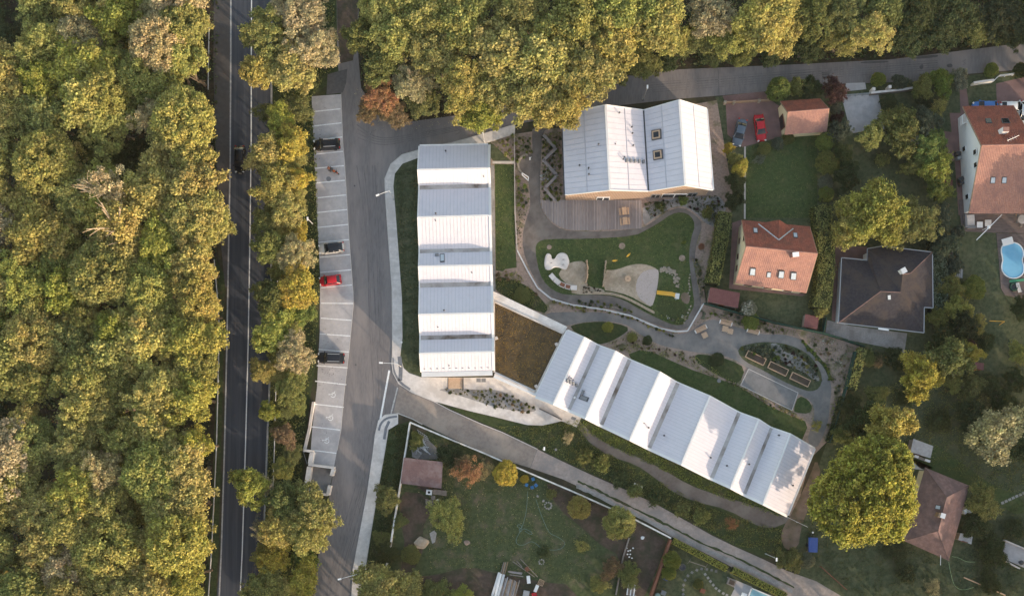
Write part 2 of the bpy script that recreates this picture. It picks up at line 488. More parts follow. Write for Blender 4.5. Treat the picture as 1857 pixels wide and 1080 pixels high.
band('stop_line', [(721, 702), (709, 750)], 2.6, 'paint_worn', .028, acc)
band('road_joint', [(1302, 126), (1304, 174)], .9, 'asphalt_patch', .024, acc)
band('road_joint', [(1096, 150), (1099, 192)], 1.0, 'asphalt_patch', .024, acc)
for q in ([(1668, 118), (1675, 117), (1674, 126), (1667, 126)], [(1716, 117), (1726, 115), (1728, 122), (1718, 123)], [(1655, 103), (1700, 99), (1702, 104), (1657, 108)], [(1560, 112), (1610, 110), (1612, 114), (1561, 116)]):
    sheet('tar_patch', q, 'asphalt_patch', .024, 2, acc)
sheet('repair_patch', [(1490, 131), (1504, 130), (1505, 142), (1491, 143)], 'asphalt_patch', .022, 0, acc)

# parking lot
PK = [(565, 175), (618.3, 171), (622, 260), (625.3, 300), (633, 430), (640.5, 530), (641, 553), (633.6, 631), (624, 714), (618.3, 780), (611.4, 816), (606, 845), (562, 840), (566, 782), (575, 700), (580, 600), (580.5, 500), (573, 350), (568, 240)]
pk = sheet('parking_lot', PK, 'paving', .028)
band('kerb_line', [(618.3, 171), (622, 260), (625.3, 300), (633, 430), (640.5, 530), (641, 553), (633.6, 631), (624, 714), (618.3, 780), (611.4, 816)], 1.0, 'kerb', .0, pk, .05)
LINES = [((565.5, 203), (617.5, 197.5)), ((566.5, 229), (619, 223)), ((568, 255), (621, 248.5)), ((569.5, 280), (622, 274.5)), ((570.5, 305.5), (623.5, 300.5)), ((571.5, 332), (625.5, 327)), ((573, 359), (627.5, 353.5)), ((575, 385.5), (629.5, 380)), ((576, 412.5), (631, 407)), ((577.5, 439.5), (632.5, 434.5)), ((579.5, 466.5), (634.5, 461.5)), ((581, 494), (637, 489)), ((582.5, 521.5), (638, 516.5)), ((582.5, 549.5), (640.5, 550)), ((582, 576.5), (637.5, 580.5)), ((580, 605), (636, 609)), ((578, 633), (633.5, 638)), ((574.5, 662.5), (630.5, 666.5)), ((571.5, 690.5), (628, 697)), ((569.5, 732), (623.5, 738)), ((563.5, 773), (616.5, 779)), ((569.5, 816), (610, 821))]
for a, b in LINES:
    band('bay_line', [a, b], 2.0, 'paint', .038, pk)
for cx, cy in ((603, 714.5), (598.5, 756), (591.5, 797.5)):           # wheelchair symbols
    mb = MB()
    ring = []
    for i in range(15):
        a = math.radians(-125 + i * 20)
        ring.append((cx + 1 + 4.2 * math.cos(a), cy + 1.2 + 4.2 * math.sin(a)))
    for seq, wd in ((ring, 1.2), ([(cx - 6, cy + .5), (cx - 1, cy - .2), (cx + .5, cy + 2)], 1.3), ([(cx - 1, cy - .2), (cx + 3, cy - 2.5), (cx + 4.5, cy - 5.5)], 1.3), ([(cx - 6.5, cy - 1), (cx - 6, cy + 1.5)], 1.6)):
        o = stripe_pts(seq, wd); n = len(seq)
        L, R = o[:n], o[n:][::-1]
        for i in range(n - 1):
            v = [P(*q) + Vector((0, 0, .038)) for q in (L[i], R[i], R[i + 1], L[i + 1])]
            if (v[1] - v[0]).cross(v[2] - v[0]).z < 0: v.reverse()
            mb.add(v, [(0, 1, 2, 3)])
    mb.build('wheelchair_symbol', M['paint'], pk)
rr = random.Random(4)
mb = MB()
for i in range(120):                                                  # fallen leaves and oil spots
    x, y = rr.choice([(rr.uniform(575, 622), rr.uniform(612, 700)), (rr.gauss(600, 16), rr.gauss(676, 9)), (rr.uniform(568, 590), rr.uniform(190, 340)), (rr.uniform(572, 600), rr.uniform(560, 800))])
    r = rr.uniform(.25, .8)
    mb.poly([P(x + r * math.cos(a + i), y + r * .8 * math.sin(a + i)) + Vector((0, 0, .046)) for a in (0, 1.3, 2.5, 3.8, 5.1)])
tag(mb.build('fallen_leaves', M['dark_earth']), kind='stuff')

# pavements, plaza
SWL = [(934, 226), (853, 250), (823, 258), (760, 272), (729, 281), (709, 298), (698, 324), (699, 354), (706, 454), (711, 520), (712, 631), (711, 660), (713, 676), (723, 695), (747, 711), (786, 727), (853, 745), (900, 756), (956, 770), (984, 771), (1018, 763), (1046, 773), (1054, 757), (972, 716), (897, 684), (765, 684), (742, 676), (732, 667), (726, 645), (730, 612), (729, 540), (718, 393), (713.5, 338), (716, 315), (730, 297), (762, 285), (830, 271), (887, 258), (934, 243)]
sw = raised('pavement', SWL, 'concrete', .11)
raised('pavement_south', [(722, 750), (697, 752), (686, 762), (680, 787), (676, 820), (666, 891), (640, 1030), (634, 1140), (656, 1140), (663, 1027), (677, 938), (688, 874), (697.5, 820), (704, 779), (722, 768)], 'concrete', .11)
band('kerb', [(934, 226), (853, 250), (823, 258), (760, 272), (729, 281), (709, 298), (698, 324), (699, 354), (706, 454), (711, 520), (712, 631), (711, 660), (713, 676), (723, 695), (747, 711), (786, 727)], 1.5, 'kerb', .0, sw, .125)
band('kerb', [(786, 727), (816, 743), (872, 768), (910, 783), (975, 814)], 1.6, 'kerb', .0, sw, .125)
sheet('tactile_strip', stripe_pts(smooth_line([(711.5, 648), (713, 672), (724, 692), (744, 706)]), 4.5), 'tactile', .118, 0, sw)
sheet('tactile_strip', stripe_pts([(724.5, 646), (727, 668), (726, 690)], 7), 'tactile', .118, 0, sw)
sheet('tactile_strip', stripe_pts(smooth_line([(720, 754.5), (702, 757), (691, 766), (687, 780)]), 4), 'tactile', .118)
sheet('tactile_strip', stripe_pts([(706, 763), (700, 776), (697, 796)], 5), 'tactile', .118)
band('kerb', [(704, 779), (697.5, 820), (688, 874), (677, 938), (663, 1027)], 1.2, 'kerb', .0, None, .13)
band('kerb', [(698, 752), (722, 749), (748, 759), (766, 769)], 1.5, 'kerb', .0, None, .13)
rr = random.Random(8)
for (x0, x1, y0, y1) in ((864, 872, 685.5, 692.5), (873, 881, 685.5, 692.5), (1037, 1046, 753.5, 760.5)):   # floor grates
    sheet('floor_grate', [(x0, y0), (x1, y0), (x1, y1), (x0, y1)] if x0 < 1000 else [(1037, 754), (1045, 757), (1043, 762), (1035, 759)], 'vent_grey', .12, 0, sw)
# slab joints across the plaza and pavement
mb = MB()
for i in range(26):
    y = 300 + i * 13
    xl = np.interp(y, [298, 324, 354, 454, 520, 631, 660], [709, 698, 699, 706, 711, 712, 711])
    xr = np.interp(y, [297, 315, 338, 393, 540, 612, 645], [730, 716, 713.5, 718, 729, 730, 726])
    o = [P(xl + 1, y) + Vector((0, 0, .116)), P(xr - 1, y) + Vector((0, 0, .116))]
    mb.add([o[0] + Vector((0, -.02, 0)), o[1] + Vector((0, -.02, 0)), o[1] + Vector((0, .02, 0)), o[0] + Vector((0, .02, 0))], [(0, 1, 2, 3)])
mb.build('slab_joints', M['paving'], sw)

# school lawns and grounds
sheet('school_ground', [(890, 243), (934, 243), (1012, 232), (1310, 180), (1318, 184), (1330, 360), (1320, 420), (1300, 480), (1276, 520), (1280, 550), (1340, 566), (1420, 590), (1500, 608), (1562, 628), (1545, 680), (1527, 740), (1500, 800), (1470, 830), (1440, 940), (1030, 700), (893, 540)], 'mulch', .008)
sheet('west_lawn', [(762, 285), (730, 297), (716, 315), (713.5, 338), (718, 393), (729, 540), (730, 612), (726, 645), (732, 667), (742, 676), (765, 684), (775, 500), (775, 285)], 'lawn_deep', .016)
sheet('inner_lawn', [(897, 297), (932, 298), (933, 390), (935, 450), (937, 485), (916, 488), (912, 492), (899, 490)], 'lawn', .016)
sheet('corner_lawn', [(887, 258), (895, 262), (930, 295), (896, 294), (886, 280)], 'lawn_deep', .016)
sheet('lawn_bed', [(897, 500), (925, 505), (960, 520), (985, 545), (995, 560), (985, 570), (897, 530)], 'rough_grass', .016, 1)
band('concrete_path', [(893, 294.5), (933, 294.5)], 4.5, 'kerb', .012, None, .06)
sheet('gravel_strip', [(890, 300), (896, 300), (899, 545), (893, 540)], 'gravel', .02)
PATH = [(966, 232), (964.5, 242), (966, 270), (964, 279), (956, 281), (945, 289), (940, 300), (941, 311), (948, 318), (958, 328), (961, 350), (961.7, 376), (952, 405), (948, 425), (948, 452), (959, 485), (980, 524), (1000.5, 540.5), (1042, 552), (1098, 557), (1142, 570), (1198, 592), (1225, 598), (1247, 596), (1262, 577), (1273, 552), (1267, 527), (1260, 485), (1260, 465), (1264, 435), (1275, 407), (1262, 390), (1237, 375), (1212, 382), (1181, 404), (1164, 414), (1100, 420), (1031, 419), (1009, 412), (987, 391), (980, 371), (979, 340), (981, 289), (983, 242), (1000, 225)]
sheet('garden_path', PATH, 'path', .02, 1)
LAWN = [(970, 452), (975, 438), (992, 433), (1070, 433), (1150, 428), (1175, 415.5), (1198, 402), (1217, 388), (1237, 384), (1253, 391), (1261, 408), (1253, 432), (1249, 463), (1252, 493), (1256, 527), (1260, 552), (1250, 571), (1239, 588), (1223, 590), (1192, 577), (1159, 560), (1131, 543), (1098, 533.6), (1037, 535), (1014, 532), (992, 518), (978, 496)]
sheet('play_lawn', LAWN, 'lawn', .028, 1)
sheet('sand_pit', [(1017, 489), (1030, 478), (1042, 474), (1060, 473), (1066, 490), (1064, 512), (1068, 520), (1096, 524), (1096, 533), (1037, 534), (1036, 522), (1012, 500)], 'sand', .036, 1)
sheet('sand_pit', [(1097, 489), (1110, 490), (1124, 487), (1140, 481), (1158, 478), (1175, 480), (1193, 488), (1195, 497), (1192, 520), (1190, 530), (1186, 545), (1182, 556), (1170, 552), (1140, 535), (1110, 528), (1094, 526)], 'sand', .036, 1)
sheet('fine_gravel_bay', [(1158, 500), (1170, 490), (1193, 487), (1195, 497), (1192, 520), (1188, 540), (1182, 557), (1172, 550), (1158, 540), (1152, 520)], 'sand_pink', .044, 1)
sheet('mound', [(1196, 540), (1210, 545), (1236, 548), (1248, 560), (1240, 575), (1222, 583), (1200, 572), (1188, 558)], 'rough_grass', .036, 1)
sheet('mound_top', [(1237, 530), (1247, 530), (1252, 540), (1248, 552), (1238, 548), (1234, 538)], 'bare_earth', .044, 1)
for cx, cy, r in ((996, 448, 4.5), (1128, 446, 6), (1237, 468, 6)):     # mulch rings round the saplings
    sheet('mulch_ring', [(cx + r * math.cos(a / 9 * 6.283), cy + r * math.sin(a / 9 * 6.283)) for a in range(9)], 'mulch', .044, 1)
LP = [(986, 567), (1037, 565), (1098, 566), (1142, 575), (1184, 597), (1225, 606), (1250, 603), (1269, 587), (1292, 578), (1308, 584), (1344, 595), (1378, 606), (1422, 606), (1450, 614), (1463, 629), (1480, 646), (1495, 664), (1505.5, 687), (1508, 709), (1504, 737), (1503, 759), (1494, 787), (1480, 815), (1463, 800), (1472, 770), (1478, 748), (1472, 726), (1446, 713), (1357, 669), (1328, 648), (1292, 641), (1258, 638), (1228, 632), (1198, 626), (1164, 609), (1142, 591), (1120, 584), (1087, 581), (1048, 585), (1024, 592), (1000, 580)]
sheet('lower_path', LP, 'path_grey', .02, 1)
sheet('court', [(1357.5, 668.6), (1447, 711.7), (1436, 743.6), (1343, 698)], 'court', .03)
for a, b in (((1357.5, 668.6), (1447, 711.7)), ((1447, 711.7), (1436, 743.6)), ((1436, 743.6), (1343, 698)), ((1343, 698), (1357.5, 668.6))):
    band('court_edging', [a, b], 1.2, 'kerb', .0, None, .1)
sheet('bed_island', [(1337, 638), (1343, 628), (1364, 622), (1392, 619), (1430, 624), (1462, 638), (1482, 660), (1492, 685), (1486, 704), (1470, 710), (1450, 704), (1420, 691), (1380, 669), (1350, 655)], 'lawn_deep', .03, 1)
sheet('pebble_bed', [(1396, 622), (1410, 622), (1425, 640), (1440, 640), (1460, 655), (1478, 672), (1488, 690), (1478, 690), (1455, 672), (1430, 665), (1412, 648), (1400, 635)], 'stone_pale', .038, 1)
sheet('island_lawn', [(1030, 593), (1048, 586), (1087, 582), (1120, 586), (1144, 595), (1122, 612), (1094, 624), (1075, 622)], 'rough_grass', .02, 1)
sheet('long_lawn', [(1140, 642), (1160, 634), (1185, 638), (1200, 646), (1255, 670), (1339, 699), (1394, 735), (1436, 754), (1460, 763), (1464, 775), (1455, 796), (1440, 800), (1150, 660)], 'lawn', .02)
sheet('island_lawn', [(1259, 641), (1290, 644), (1325, 652), (1352, 667), (1341, 696), (1320, 690), (1280, 668), (1262, 655)], 'rough_grass', .024, 1)
sheet('island_lawn', [(1448, 716), (1466, 724), (1474, 740), (1466, 750), (1446, 748), (1438, 744)], 'lawn', .024, 1)
sheet('east_bed', [(1450, 612), (1466, 626), (1484, 645), (1500, 664), (1511, 690), (1504, 690), (1496, 668), (1478, 648), (1462, 632)], 'lawn', .026, 1)
sheet('lavender_bed', [(1165, 366), (1300, 352), (1318, 372), (1312, 400), (1296, 412), (1278, 404), (1262, 386), (1237, 372), (1212, 378), (1180, 400), (1166, 410)], 'gravel', .014, 1)
sheet('south_meadow', [(745, 705), (786, 729), (853, 746), (900, 757), (956, 771), (984, 772), (1018, 764), (1050, 757), (1430, 938), (1440, 960), (1420, 1010), (1395, 1013), (1330, 988), (1236, 938), (1136, 886), (1080, 862), (975, 812), (910, 780), (872, 765), (816, 741)], 'rough_grass', .012)
sheet('entrance_paving', [(972, 716), (1054, 757), (1046, 774), (1018, 763), (984, 740)], 'concrete', .114)
sheet('back_path', smooth_line([(1046, 758), (1073, 785), (1104, 806), (1152, 826), (1200, 849), (1251, 880), (1302, 897), (1371, 917), (1416, 934), (1431, 938)], 1) + smooth_line([(1424, 948), (1399, 958), (1372, 953), (1320, 923), (1261, 909), (1220, 892), (1186, 864), (1152, 841), (1107, 827), (1073, 807), (1050, 778)], 1), 'path', .02)
sheet('bare_ground', [(1436, 930), (1470, 860), (1480, 830), (1490, 860), (1462, 930), (1452, 960), (1448, 992), (1425, 998), (1415, 975), (1420, 955)], 'bare_earth', .024, 1)
TR = [(975, 814), (1020, 836), (1080, 864), (1136, 888), (1191, 914), (1236, 939), (1291, 970), (1330, 989), (1386, 1014), (1427, 1034), (1480, 1053), (1560, 1100), (1500, 1130), (1440, 1092), (1386, 1059), (1319, 1023), (1274, 1000), (1219, 973), (1172, 945), (1122, 920), (1080, 896), (1020, 868), (962, 848)]
trk = sheet('dirt_track', TR, 'track', .02)
mid = [(1048, 872), (1080, 886), (1122, 908), (1172, 932), (1219, 956), (1274, 985), (1330, 1008), (1386, 1036), (1440, 1064)]
rr = random.Random(3)
pl = []
for i in range(60):
    t = i / 59 * (len(mid) - 1); k = min(int(t), len(mid) - 2); f = t - k
    pl.append((mid[k][0] * (1 - f) + mid[k + 1][0] * f, mid[k][1] * (1 - f) + mid[k + 1][1] * f))
sheet('track_grass', [(x + rr.uniform(-1, 1), y - rr.uniform(.8, 3.2)) for x, y in pl] + [(x + rr.uniform(-1, 1), y + rr.uniform(.8, 3.2)) for x, y in reversed(pl)], 'rough_grass', .03)
gr = [(x - 3, y + 9) for x, y in pl]
sheet('track_rut', [(x, y - rr.uniform(4, 6)) for x, y in gr] + [(x, y + rr.uniform(2, 4)) for x, y in reversed(gr)], 'gravel', .026)

# gardens east and south
sheet('east_gardens', [(1296, 176), (1857, 128), (2100, 100), (2100, 1400), (1400, 1400), (1460, 1090), (1440, 1010), (1450, 940), (1500, 800), (1527, 740), (1545, 680), (1562, 628), (1500, 606), (1340, 564), (1282, 548), (1278, 520), (1300, 480), (1322, 420), (1330, 360), (1300, 182)], 'lawn_deep', .014)
sheet('driveway', [(1310, 174), (1385, 166), (1398, 182), (1424, 200), (1416, 248), (1346, 267), (1319, 244), (1316, 187)], 'pink_paving', .024)
sheet('house_lawn', [(1352, 268), (1414, 250), (1424, 247), (1482, 242), (1482, 395), (1352, 395)], 'lawn', .02)
sheet('house_terrace', [(1328, 404), (1345, 398), (1352, 520), (1462, 533), (1455, 537), (1322, 523)], 'pink_paving', .024)
band('garden_path_slabs', [(1351, 266), (1350.5, 397)], 3, 'concrete_warm', .0, None, .05)
sheet('gravel_driveway', [(1526, 175), (1593, 171), (1604, 234), (1543, 242)], 'paving', .024)
sheet('drive_apron', [(1534, 151), (1569, 150), (1571, 162), (1532, 166)], 'paving', .02)
sheet('neighbour_patio', [(1521, 585), (1540, 590), (1538, 615), (1497, 603), (1500, 580)], 'gravel', .024)
sheet('neighbour_gravel', [(1540, 590), (1645, 604), (1640, 640), (1600, 628), (1538, 616)], 'gravel', .02)
sheet('brown_terrace', [(1515, 445), (1572, 447), (1572, 472), (1524, 468), (1520, 585), (1508, 580)], 'pink_paving', .02)
sheet('meadow_light', [(1640, 800), (1690, 800), (1760, 850), (1800, 880), (1857, 900), (1857, 940), (1790, 905), (1720, 870), (1650, 840)], 'lawn', .02, 1)
sheet('forecourt', [(1740, 160), (1752, 158), (1757, 192), (1808, 192), (1806, 152), (1857, 140), (1900, 140), (1900, 210), (1742, 210)], 'pink_paving', .024)
sheet('house_side_path', [(1722, 205), (1742, 205), (1752, 390), (1738, 390), (1732, 300)], 'pink_paving', .02)
sheet('red_path', [(1712, 238), (1728, 240), (1732, 290), (1722, 296)], 'pink_paving', .018)
dk = raised('pool_deck', [(1738, 362), (1756, 362), (1900, 362), (1900, 424), (1806, 422), (1743.5, 419.5)], 'deck_dark', .15)
raised('pool_terrace', [(1806.5, 423), (1900, 425), (1900, 545), (1846, 540), (1822, 535), (1814.5, 523), (1811, 471)], 'deck_dark', .12)
sheet('cottage_slabs', [(1635, 828), (1645, 826), (1690, 846), (1684, 852), (1660, 850), (1640, 842)], 'kerb', .02)
# the yard behind the white wall
sheet('yard', [(743, 766), (880, 823), (1107, 922), (1217, 975), (1182, 1078), (1170, 1140), (640, 1140), (700, 1027), (722, 900), (735, 829)], 'yard_grass', .012)
sheet('yard_earth', [(722, 890), (775, 895), (782, 925), (765, 960), (772, 990), (745, 1045), (725, 1040), (735, 990), (728, 950)], 'dark_earth', .02, 1)
sheet('yard_earth', [(985, 862), (1110, 925), (1212, 974), (1200, 1010), (1160, 1100), (1120, 1100), (1130, 1010), (1085, 985), (1060, 960), (1010, 920)], 'dark_earth', .02, 1)
sheet('yard_earth', [(850, 1025), (905, 1040), (990, 1055), (1040, 1060), (1060, 1130), (820, 1130), (760, 1055), (745, 1045), (790, 1042)], 'dark_earth', .02, 1)
sheet('barren_bed', [(752, 868), (808, 885), (802, 895), (760, 890)], 'dark_earth', .024, 1)
sheet('yard_concrete', [(748, 790), (768, 788), (792, 812), (800, 832), (760, 832), (748, 812)], 'court', .024)
sheet('small_garden', [(1217, 977), (1320, 1030), (1330, 1032), (1440, 1092), (1450, 1140), (1170, 1140)], 'lawn_deep', .016)
sheet('small_patio', [(1318, 1045), (1332, 1050), (1364, 1063), (1358, 1082), (1340, 1086), (1325, 1080), (1332, 1066)], 'paving', .024)
sheet('road_verge', [(704, 780), (722, 770), (744, 762), (735, 829), (722, 900), (700, 1027), (664, 1027), (677, 938), (688, 874)], 'rough_grass', .012)
# ------------------------------------------------------------------ buildings
def lerp(a, b, t): return Vector(a) * (1 - t) + Vector(b) * t

def metal_slope(a, b, c, d, parent, pitch=.58, name='roof_panel'):
    """standing-seam slope: a-b along the top edge, d-c along the bottom edge"""
    o = MB().slab([a, b, c, d], .1).build(name, M['roof_metal'], parent)
    n = max(2, int(round((Vector(b) - Vector(a)).length / pitch)))
    mb = MB()
    up = (Vector(b) - Vector(a)).cross(Vector(d) - Vector(a)).normalized()
    if up.z < 0: up = -up
    for i in range(1, n):
        p, q = lerp(a, b, i / n), lerp(d, c, i / n)
        mb.bar(lerp(p, q, .015) + up * .03, lerp(p, q, .985) + up * .03, .05, .03)
    tag(mb.build('standing_seams', M['roof_seam'], o), kind='stuff')
    return o

def tiled_slope(a, b, c, d, parent, m, name='roof_tiles', col_w=.32, row_h=.42, amp=.035):
    """pantile slope: real waves across and steps down the slope"""
    a, b, c, d = (Vector(p) for p in (a, b, c, d))
    up = (b - a).cross(d - a).normalized()
    if up.z < 0: up = -up
    nc = max(4, int(max((b - a).length, (c - d).length) / col_w))
    nr = max(3, int((d - a).length / row_h))
    vs = []; fs = []
    prof = (0, .85, 1, .5)
    W = nc * 4 + 1
    rows = []
    for r in range(nr):
        rows += [(r / nr, 0.0), ((r + 1) / nr, .04)]
    for t, lift in rows:
        p, q = a.lerp(d, t), b.lerp(c, t)
        for k in range(W):
            v = p.lerp(q, k / (W - 1)) + up * (prof[k % 4] * amp + lift)
            vs.append(v)
    for r in range(len(rows) - 1):
        for k in range(W - 1):
            i = r * W + k
            fs.append((i, i + 1, i + W + 1, i + W))
    o = MB().add(vs, fs).build(name, M[m], parent)
    tag(o, kind='stuff')
    MB().slab([a - up * .02, b - up * .02, c - up * .02, d - up * .02], .12).build('roof_board', M['wood_red'], o)
    return o

def on_plane(px, py, a, b, c):
    """where the line of sight through a pixel meets the plane a-b-c"""
    a, b, c = Vector(a), Vector(b), Vector(c)
    n = (b - a).cross(c - a)
    o = Vector((0, YN, HC)); g = P(px, py, 0)
    d = g - o
    return o + d * (n.dot(a - o) / n.dot(d))

def rod(px, py, plane, parent, h=1.3):
    p = on_plane(px, py, *plane)
    MB().tube([p, p + Vector((0, 0, h))], [.03, .018], 5).build('lightning_rod', M['metal_dark'], parent)
    MB().lathe(p, [(.1, -.03), (.1, .1), (.04, .14)], 8).build('rod_foot', M['metal_dark'], parent)
def vent(px, py, plane, parent, r=.12, h=.55):
    p = on_plane(px, py, *plane)
    o = MB().tube([p - Vector((0, 0, .1)), p + Vector((0, 0, h))], r * .7, 8).build('vent_pipe', M['vent_grey'], parent)
    MB().lathe(p + Vector((0, 0, h)), [(r * 1.2, 0), (r * 1.3, .06), (r * .5, .16)], 10).build('vent_cap', M['metal_dark'], o)
def plate(pxs, plane, parent, name, m, h=.12):
    q = [on_plane(x, y, *plane) for x, y in pxs]
    n = (q[1] - q[0]).cross(q[2] - q[0]).normalized()
    if n.z < 0: n = -n
    return MB().slab([p + n * h for p in q], h + .05).build(name, M[m], parent)
def skylight(pxs, plane, parent, frame='metal_dark', pane='glass_sky', inset=.22, name='skylight', h=.14):
    o = plate(pxs, plane, parent, name, frame, h)
    cx = sum(p[0] for p in pxs) / 4; cy = sum(p[1] for p in pxs) / 4
    inn = [(x + (cx - x) * inset, y + (cy - y) * inset) for x, y in pxs]
    plate(inn, plane, o, 'pane', pane, h + .03)
    return o

def sawtooth(name, label, st, walls, trimw, parent_cat='building'):
    """st: stations (Lpx, Rpx, z, kind) along the building; slopes between neighbours, 'g' pairs make a gutter"""
    pts = [(P(*l, z), P(*r, z), k) for l, r, z, k in st]
    cen = sum((p[0] + p[1] for p in pts), Vector()) / (2 * len(pts))
    t = thing(name, label, parent_cat, (cen.x, cen.y, 0))
    planes = []
    for (a, b, k0), (c, d, k1) in zip(pts[:-1], pts[1:]):
        if k0 == 'g' and k1 == 'g':
            MB().slab([a, b, d, c], .1).build('valley_gutter', M['gutter'], t)
            planes.append((a, b, c)); continue
        # upper edge first
        if k0 == 'r': metal_slope(a, b, d, c, t)
        else: metal_slope(d, c, a, b, t)
        planes.append((a, b, c))
    for a, b, k in pts:
        if k == 'r':
            up = Vector((0, 0, .1))
            MB().bar(a + up, b + up, .3, .08).build('ridge_cap', M['white_trim'], t)
    # walls that follow the roof line, a little inside it
    mb = MB()
    ins = []
    for a, b, k in pts:
        u = (b - a).normalized() * .3
        ins.append((a + u, b - u))
    for side in (0, 1):
        for p, q in zip(ins[:-1], ins[1:]):
            p, q = p[side], q[side]
            v = [Vector((p.x, p.y, 0)), Vector((q.x, q.y, 0)), q - Vector((0, 0, .16)), p - Vector((0, 0, .16))]
            mb.add(v, [(0, 1, 2, 3) if side == 0 else (3, 2, 1, 0)])
    for (p, q) in (ins[0], ins[-1]):
        v = [Vector((p.x, p.y, 0)), Vector((q.x, q.y, 0)), q - Vector((0, 0, .16)), p - Vector((0, 0, .16))]
        mb.add(v, [(0, 1, 2, 3)])
    mb.build('wall', M[walls], t)
    # white verge boards along both long sides and both ends
    for side in (0, 1):
        for (p, q) in zip(pts[:-1], pts[1:]):
            a, c = p[side], q[side]
            out = (p[side] - p[1 - side]).normalized() * (trimw[side] / 2)
            MB().bar(a + out + Vector((0, 0, .13)), c + out + Vector((0, 0, .13)), trimw[side], .3).build('verge_trim', M['white_trim'], t)
    for e, o_ in ((0, 1), (-1, -2)):
        a, b, _ = pts[e]
        out = (a - pts[o_][0]); out.z = 0; out = out.normalized()
        tw = trimw[2] if e == 0 else trimw[3]
        MB().bar(a + out * tw / 2 + Vector((0, 0, .06)), b + out * tw / 2 + Vector((0, 0, .06)), tw, .35).build('eave_trim', M['white_trim'], t)
    # windows along both long sides
    for side in (0, 1):
        for i, (p, q) in enumerate(zip(ins[:-1], ins[1:])):
            a, c = p[side], q[side]
            L = (c - a); L.z = 0
            if L.length < 2.2: continue
            mid = (a + c) / 2
            out = (p[side] - p[1 - side]); out.z = 0; out = out.normalized() * .05
            rot = math.atan2(L.y, L.x)
            o = MB().box((mid.x + out.x, mid.y + out.y, 1.7), (min(2.4, L.length * .6), .1, 1.7), rot).build('window', M['metal_dark'], t)
            MB().box((mid.x + out.x * 1.4, mid.y + out.y * 1.4, 1.7), (min(2.2, L.length * .55), .1, 1.5), rot).build('pane', M['glass'], o)
    return t, pts, planes

EZ, RZ, GZ = 4.2, 6.35, 4.5
WST = [((761, 265), (885, 262.5), EZ, 'e'), ((759, 308), (884.5, 305), RZ, 'r'), ((761, 336.5), (886, 333), GZ, 'g'), ((761, 344), (886, 340.5), GZ, 'g'), ((759, 394), (886.5, 390.5), RZ, 'r'), ((761.5, 452), (888, 449), GZ, 'g'), ((761.5, 459), (888, 456), GZ, 'g'), ((760.5, 483), (888.5, 480.5), RZ - .6, 'r'), ((762, 513), (889.5, 510.5), GZ, 'g'), ((762, 521.5), (890, 518.5), GZ, 'g'), ((761, 570), (890.5, 567.5), RZ, 'r'), ((763, 608), (891.5, 605.5), GZ, 'g'), ((763, 616), (892, 613), GZ, 'g'), ((762.5, 640.5), (892, 637.5), RZ - .6, 'r'), ((764.5, 674.5), (893, 671.5), EZ, 'e')]
west, wp, wpl = sawtooth('school_building', 'long school wing with white saw-tooth metal roof beside the curved pavement', WST, 'wall_white', (.22, .42, .25, .8))
for x, y, i in ((877, 320, 1), (790, 400, 4), (855.5, 494, 7), (794, 593, 10), (814.5, 662.5, 13)): rod(x, y, wpl[i], west)
for x, y, i in ((808.5, 275, 0), (790.5, 388, 3), (805.5, 563, 9)): vent(x, y, wpl[i], west)
skylight([(798, 461), (806, 460.5), (806.3, 475), (798.3, 475.5)], wpl[6], west, name='roof_hatch')
plate([(789, 461), (795.5, 460.6), (795.5, 464), (789, 464.4)], wpl[6], west, 'vent_box', 'vent_grey', .25)
for i in range(11):
    p = on_plane(770 + i * 11.5, 668.5 - i * .22, *wpl[13]); MB().box((p.x, p.y, p.z + .05), (.3, .08, .12)).build('snow_guard', M['metal_grey'], west)

def E(zx, zy): return (960 + zx / 2.919, 580 + zy / 2.919)
def est(u, l, z, k): return (E(*u), E(*l), z, k)
EST = [est((200, 55), (35, 400), EZ, 'e'), est((290, 95), (131, 436), RZ - .7, 'r'), est((356, 131), (203, 469), GZ, 'g'), est((373, 139), (219, 476), GZ, 'g'), est((455, 168), (300, 512), RZ - .4, 'r'), est((521, 206), (373, 549), GZ, 'g'), est((540, 215), (391, 557), GZ, 'g'), est((690, 278), (535, 625), RZ, 'r'), est((776, 329), (626, 671), GZ, 'g'), est((796, 338), (645, 680), GZ, 'g'), est((955, 405), (808, 755), RZ, 'r'), est((1101, 486), (956, 830), GZ, 'g'), est((1119, 494), (976, 838), GZ, 'g'), est((1213, 528), (1068, 880), RZ - .4, 'r'), est((1274, 568), (1132, 914), GZ, 'g'), est((1289, 574), (1148, 922), GZ, 'g'), est((1380, 605), (1240, 965), RZ, 'r'), est((1510, 680), (1368, 1030), EZ, 'e')]
east, ep, epl = sawtooth('school_building', 'slanting school wing with white saw-tooth metal roof between garden and dirt track', EST, 'wall_white', (.2, .45, .2, .2))
for x, y, i in ((1175.5, 775, 7), (1203.5, 789, 9), (1288, 829, 10), (1317, 843.5, 12), (1357.5, 841, 13), (1411, 788.5, 15), (1436.5, 879, 16)):
    vent(x, y, epl[i], east, .13, .5)
rod(1168, 767, epl[7], east)
for x, y in ((1028.6, 690), (1033.8, 692.3), (1039, 695), (1044.6, 697.8)):
    plate([(x - 2.2, y - 3), (x + 1, y - 3.6), (x + 2.2, y + 2.6), (x - 1.2, y + 3.4)], epl[1], east, 'vent_box', 'vent_grey', .4)
for x, y in ((1031.5, 684.5), (1035.5, 686), (1039.5, 688.5)): vent(x, y, epl[1], east, .1, .5)
skylight([(1053, 715.5), (1068.5, 720.5), (1065, 728), (1049.5, 722.5)], epl[3], east, name='roof_hatch', pane='vent_grey')
plate([(1057, 707), (1060.5, 708), (1057, 717), (1053.5, 716)], epl[3], east, 'vent_box', 'vent_grey', .4)
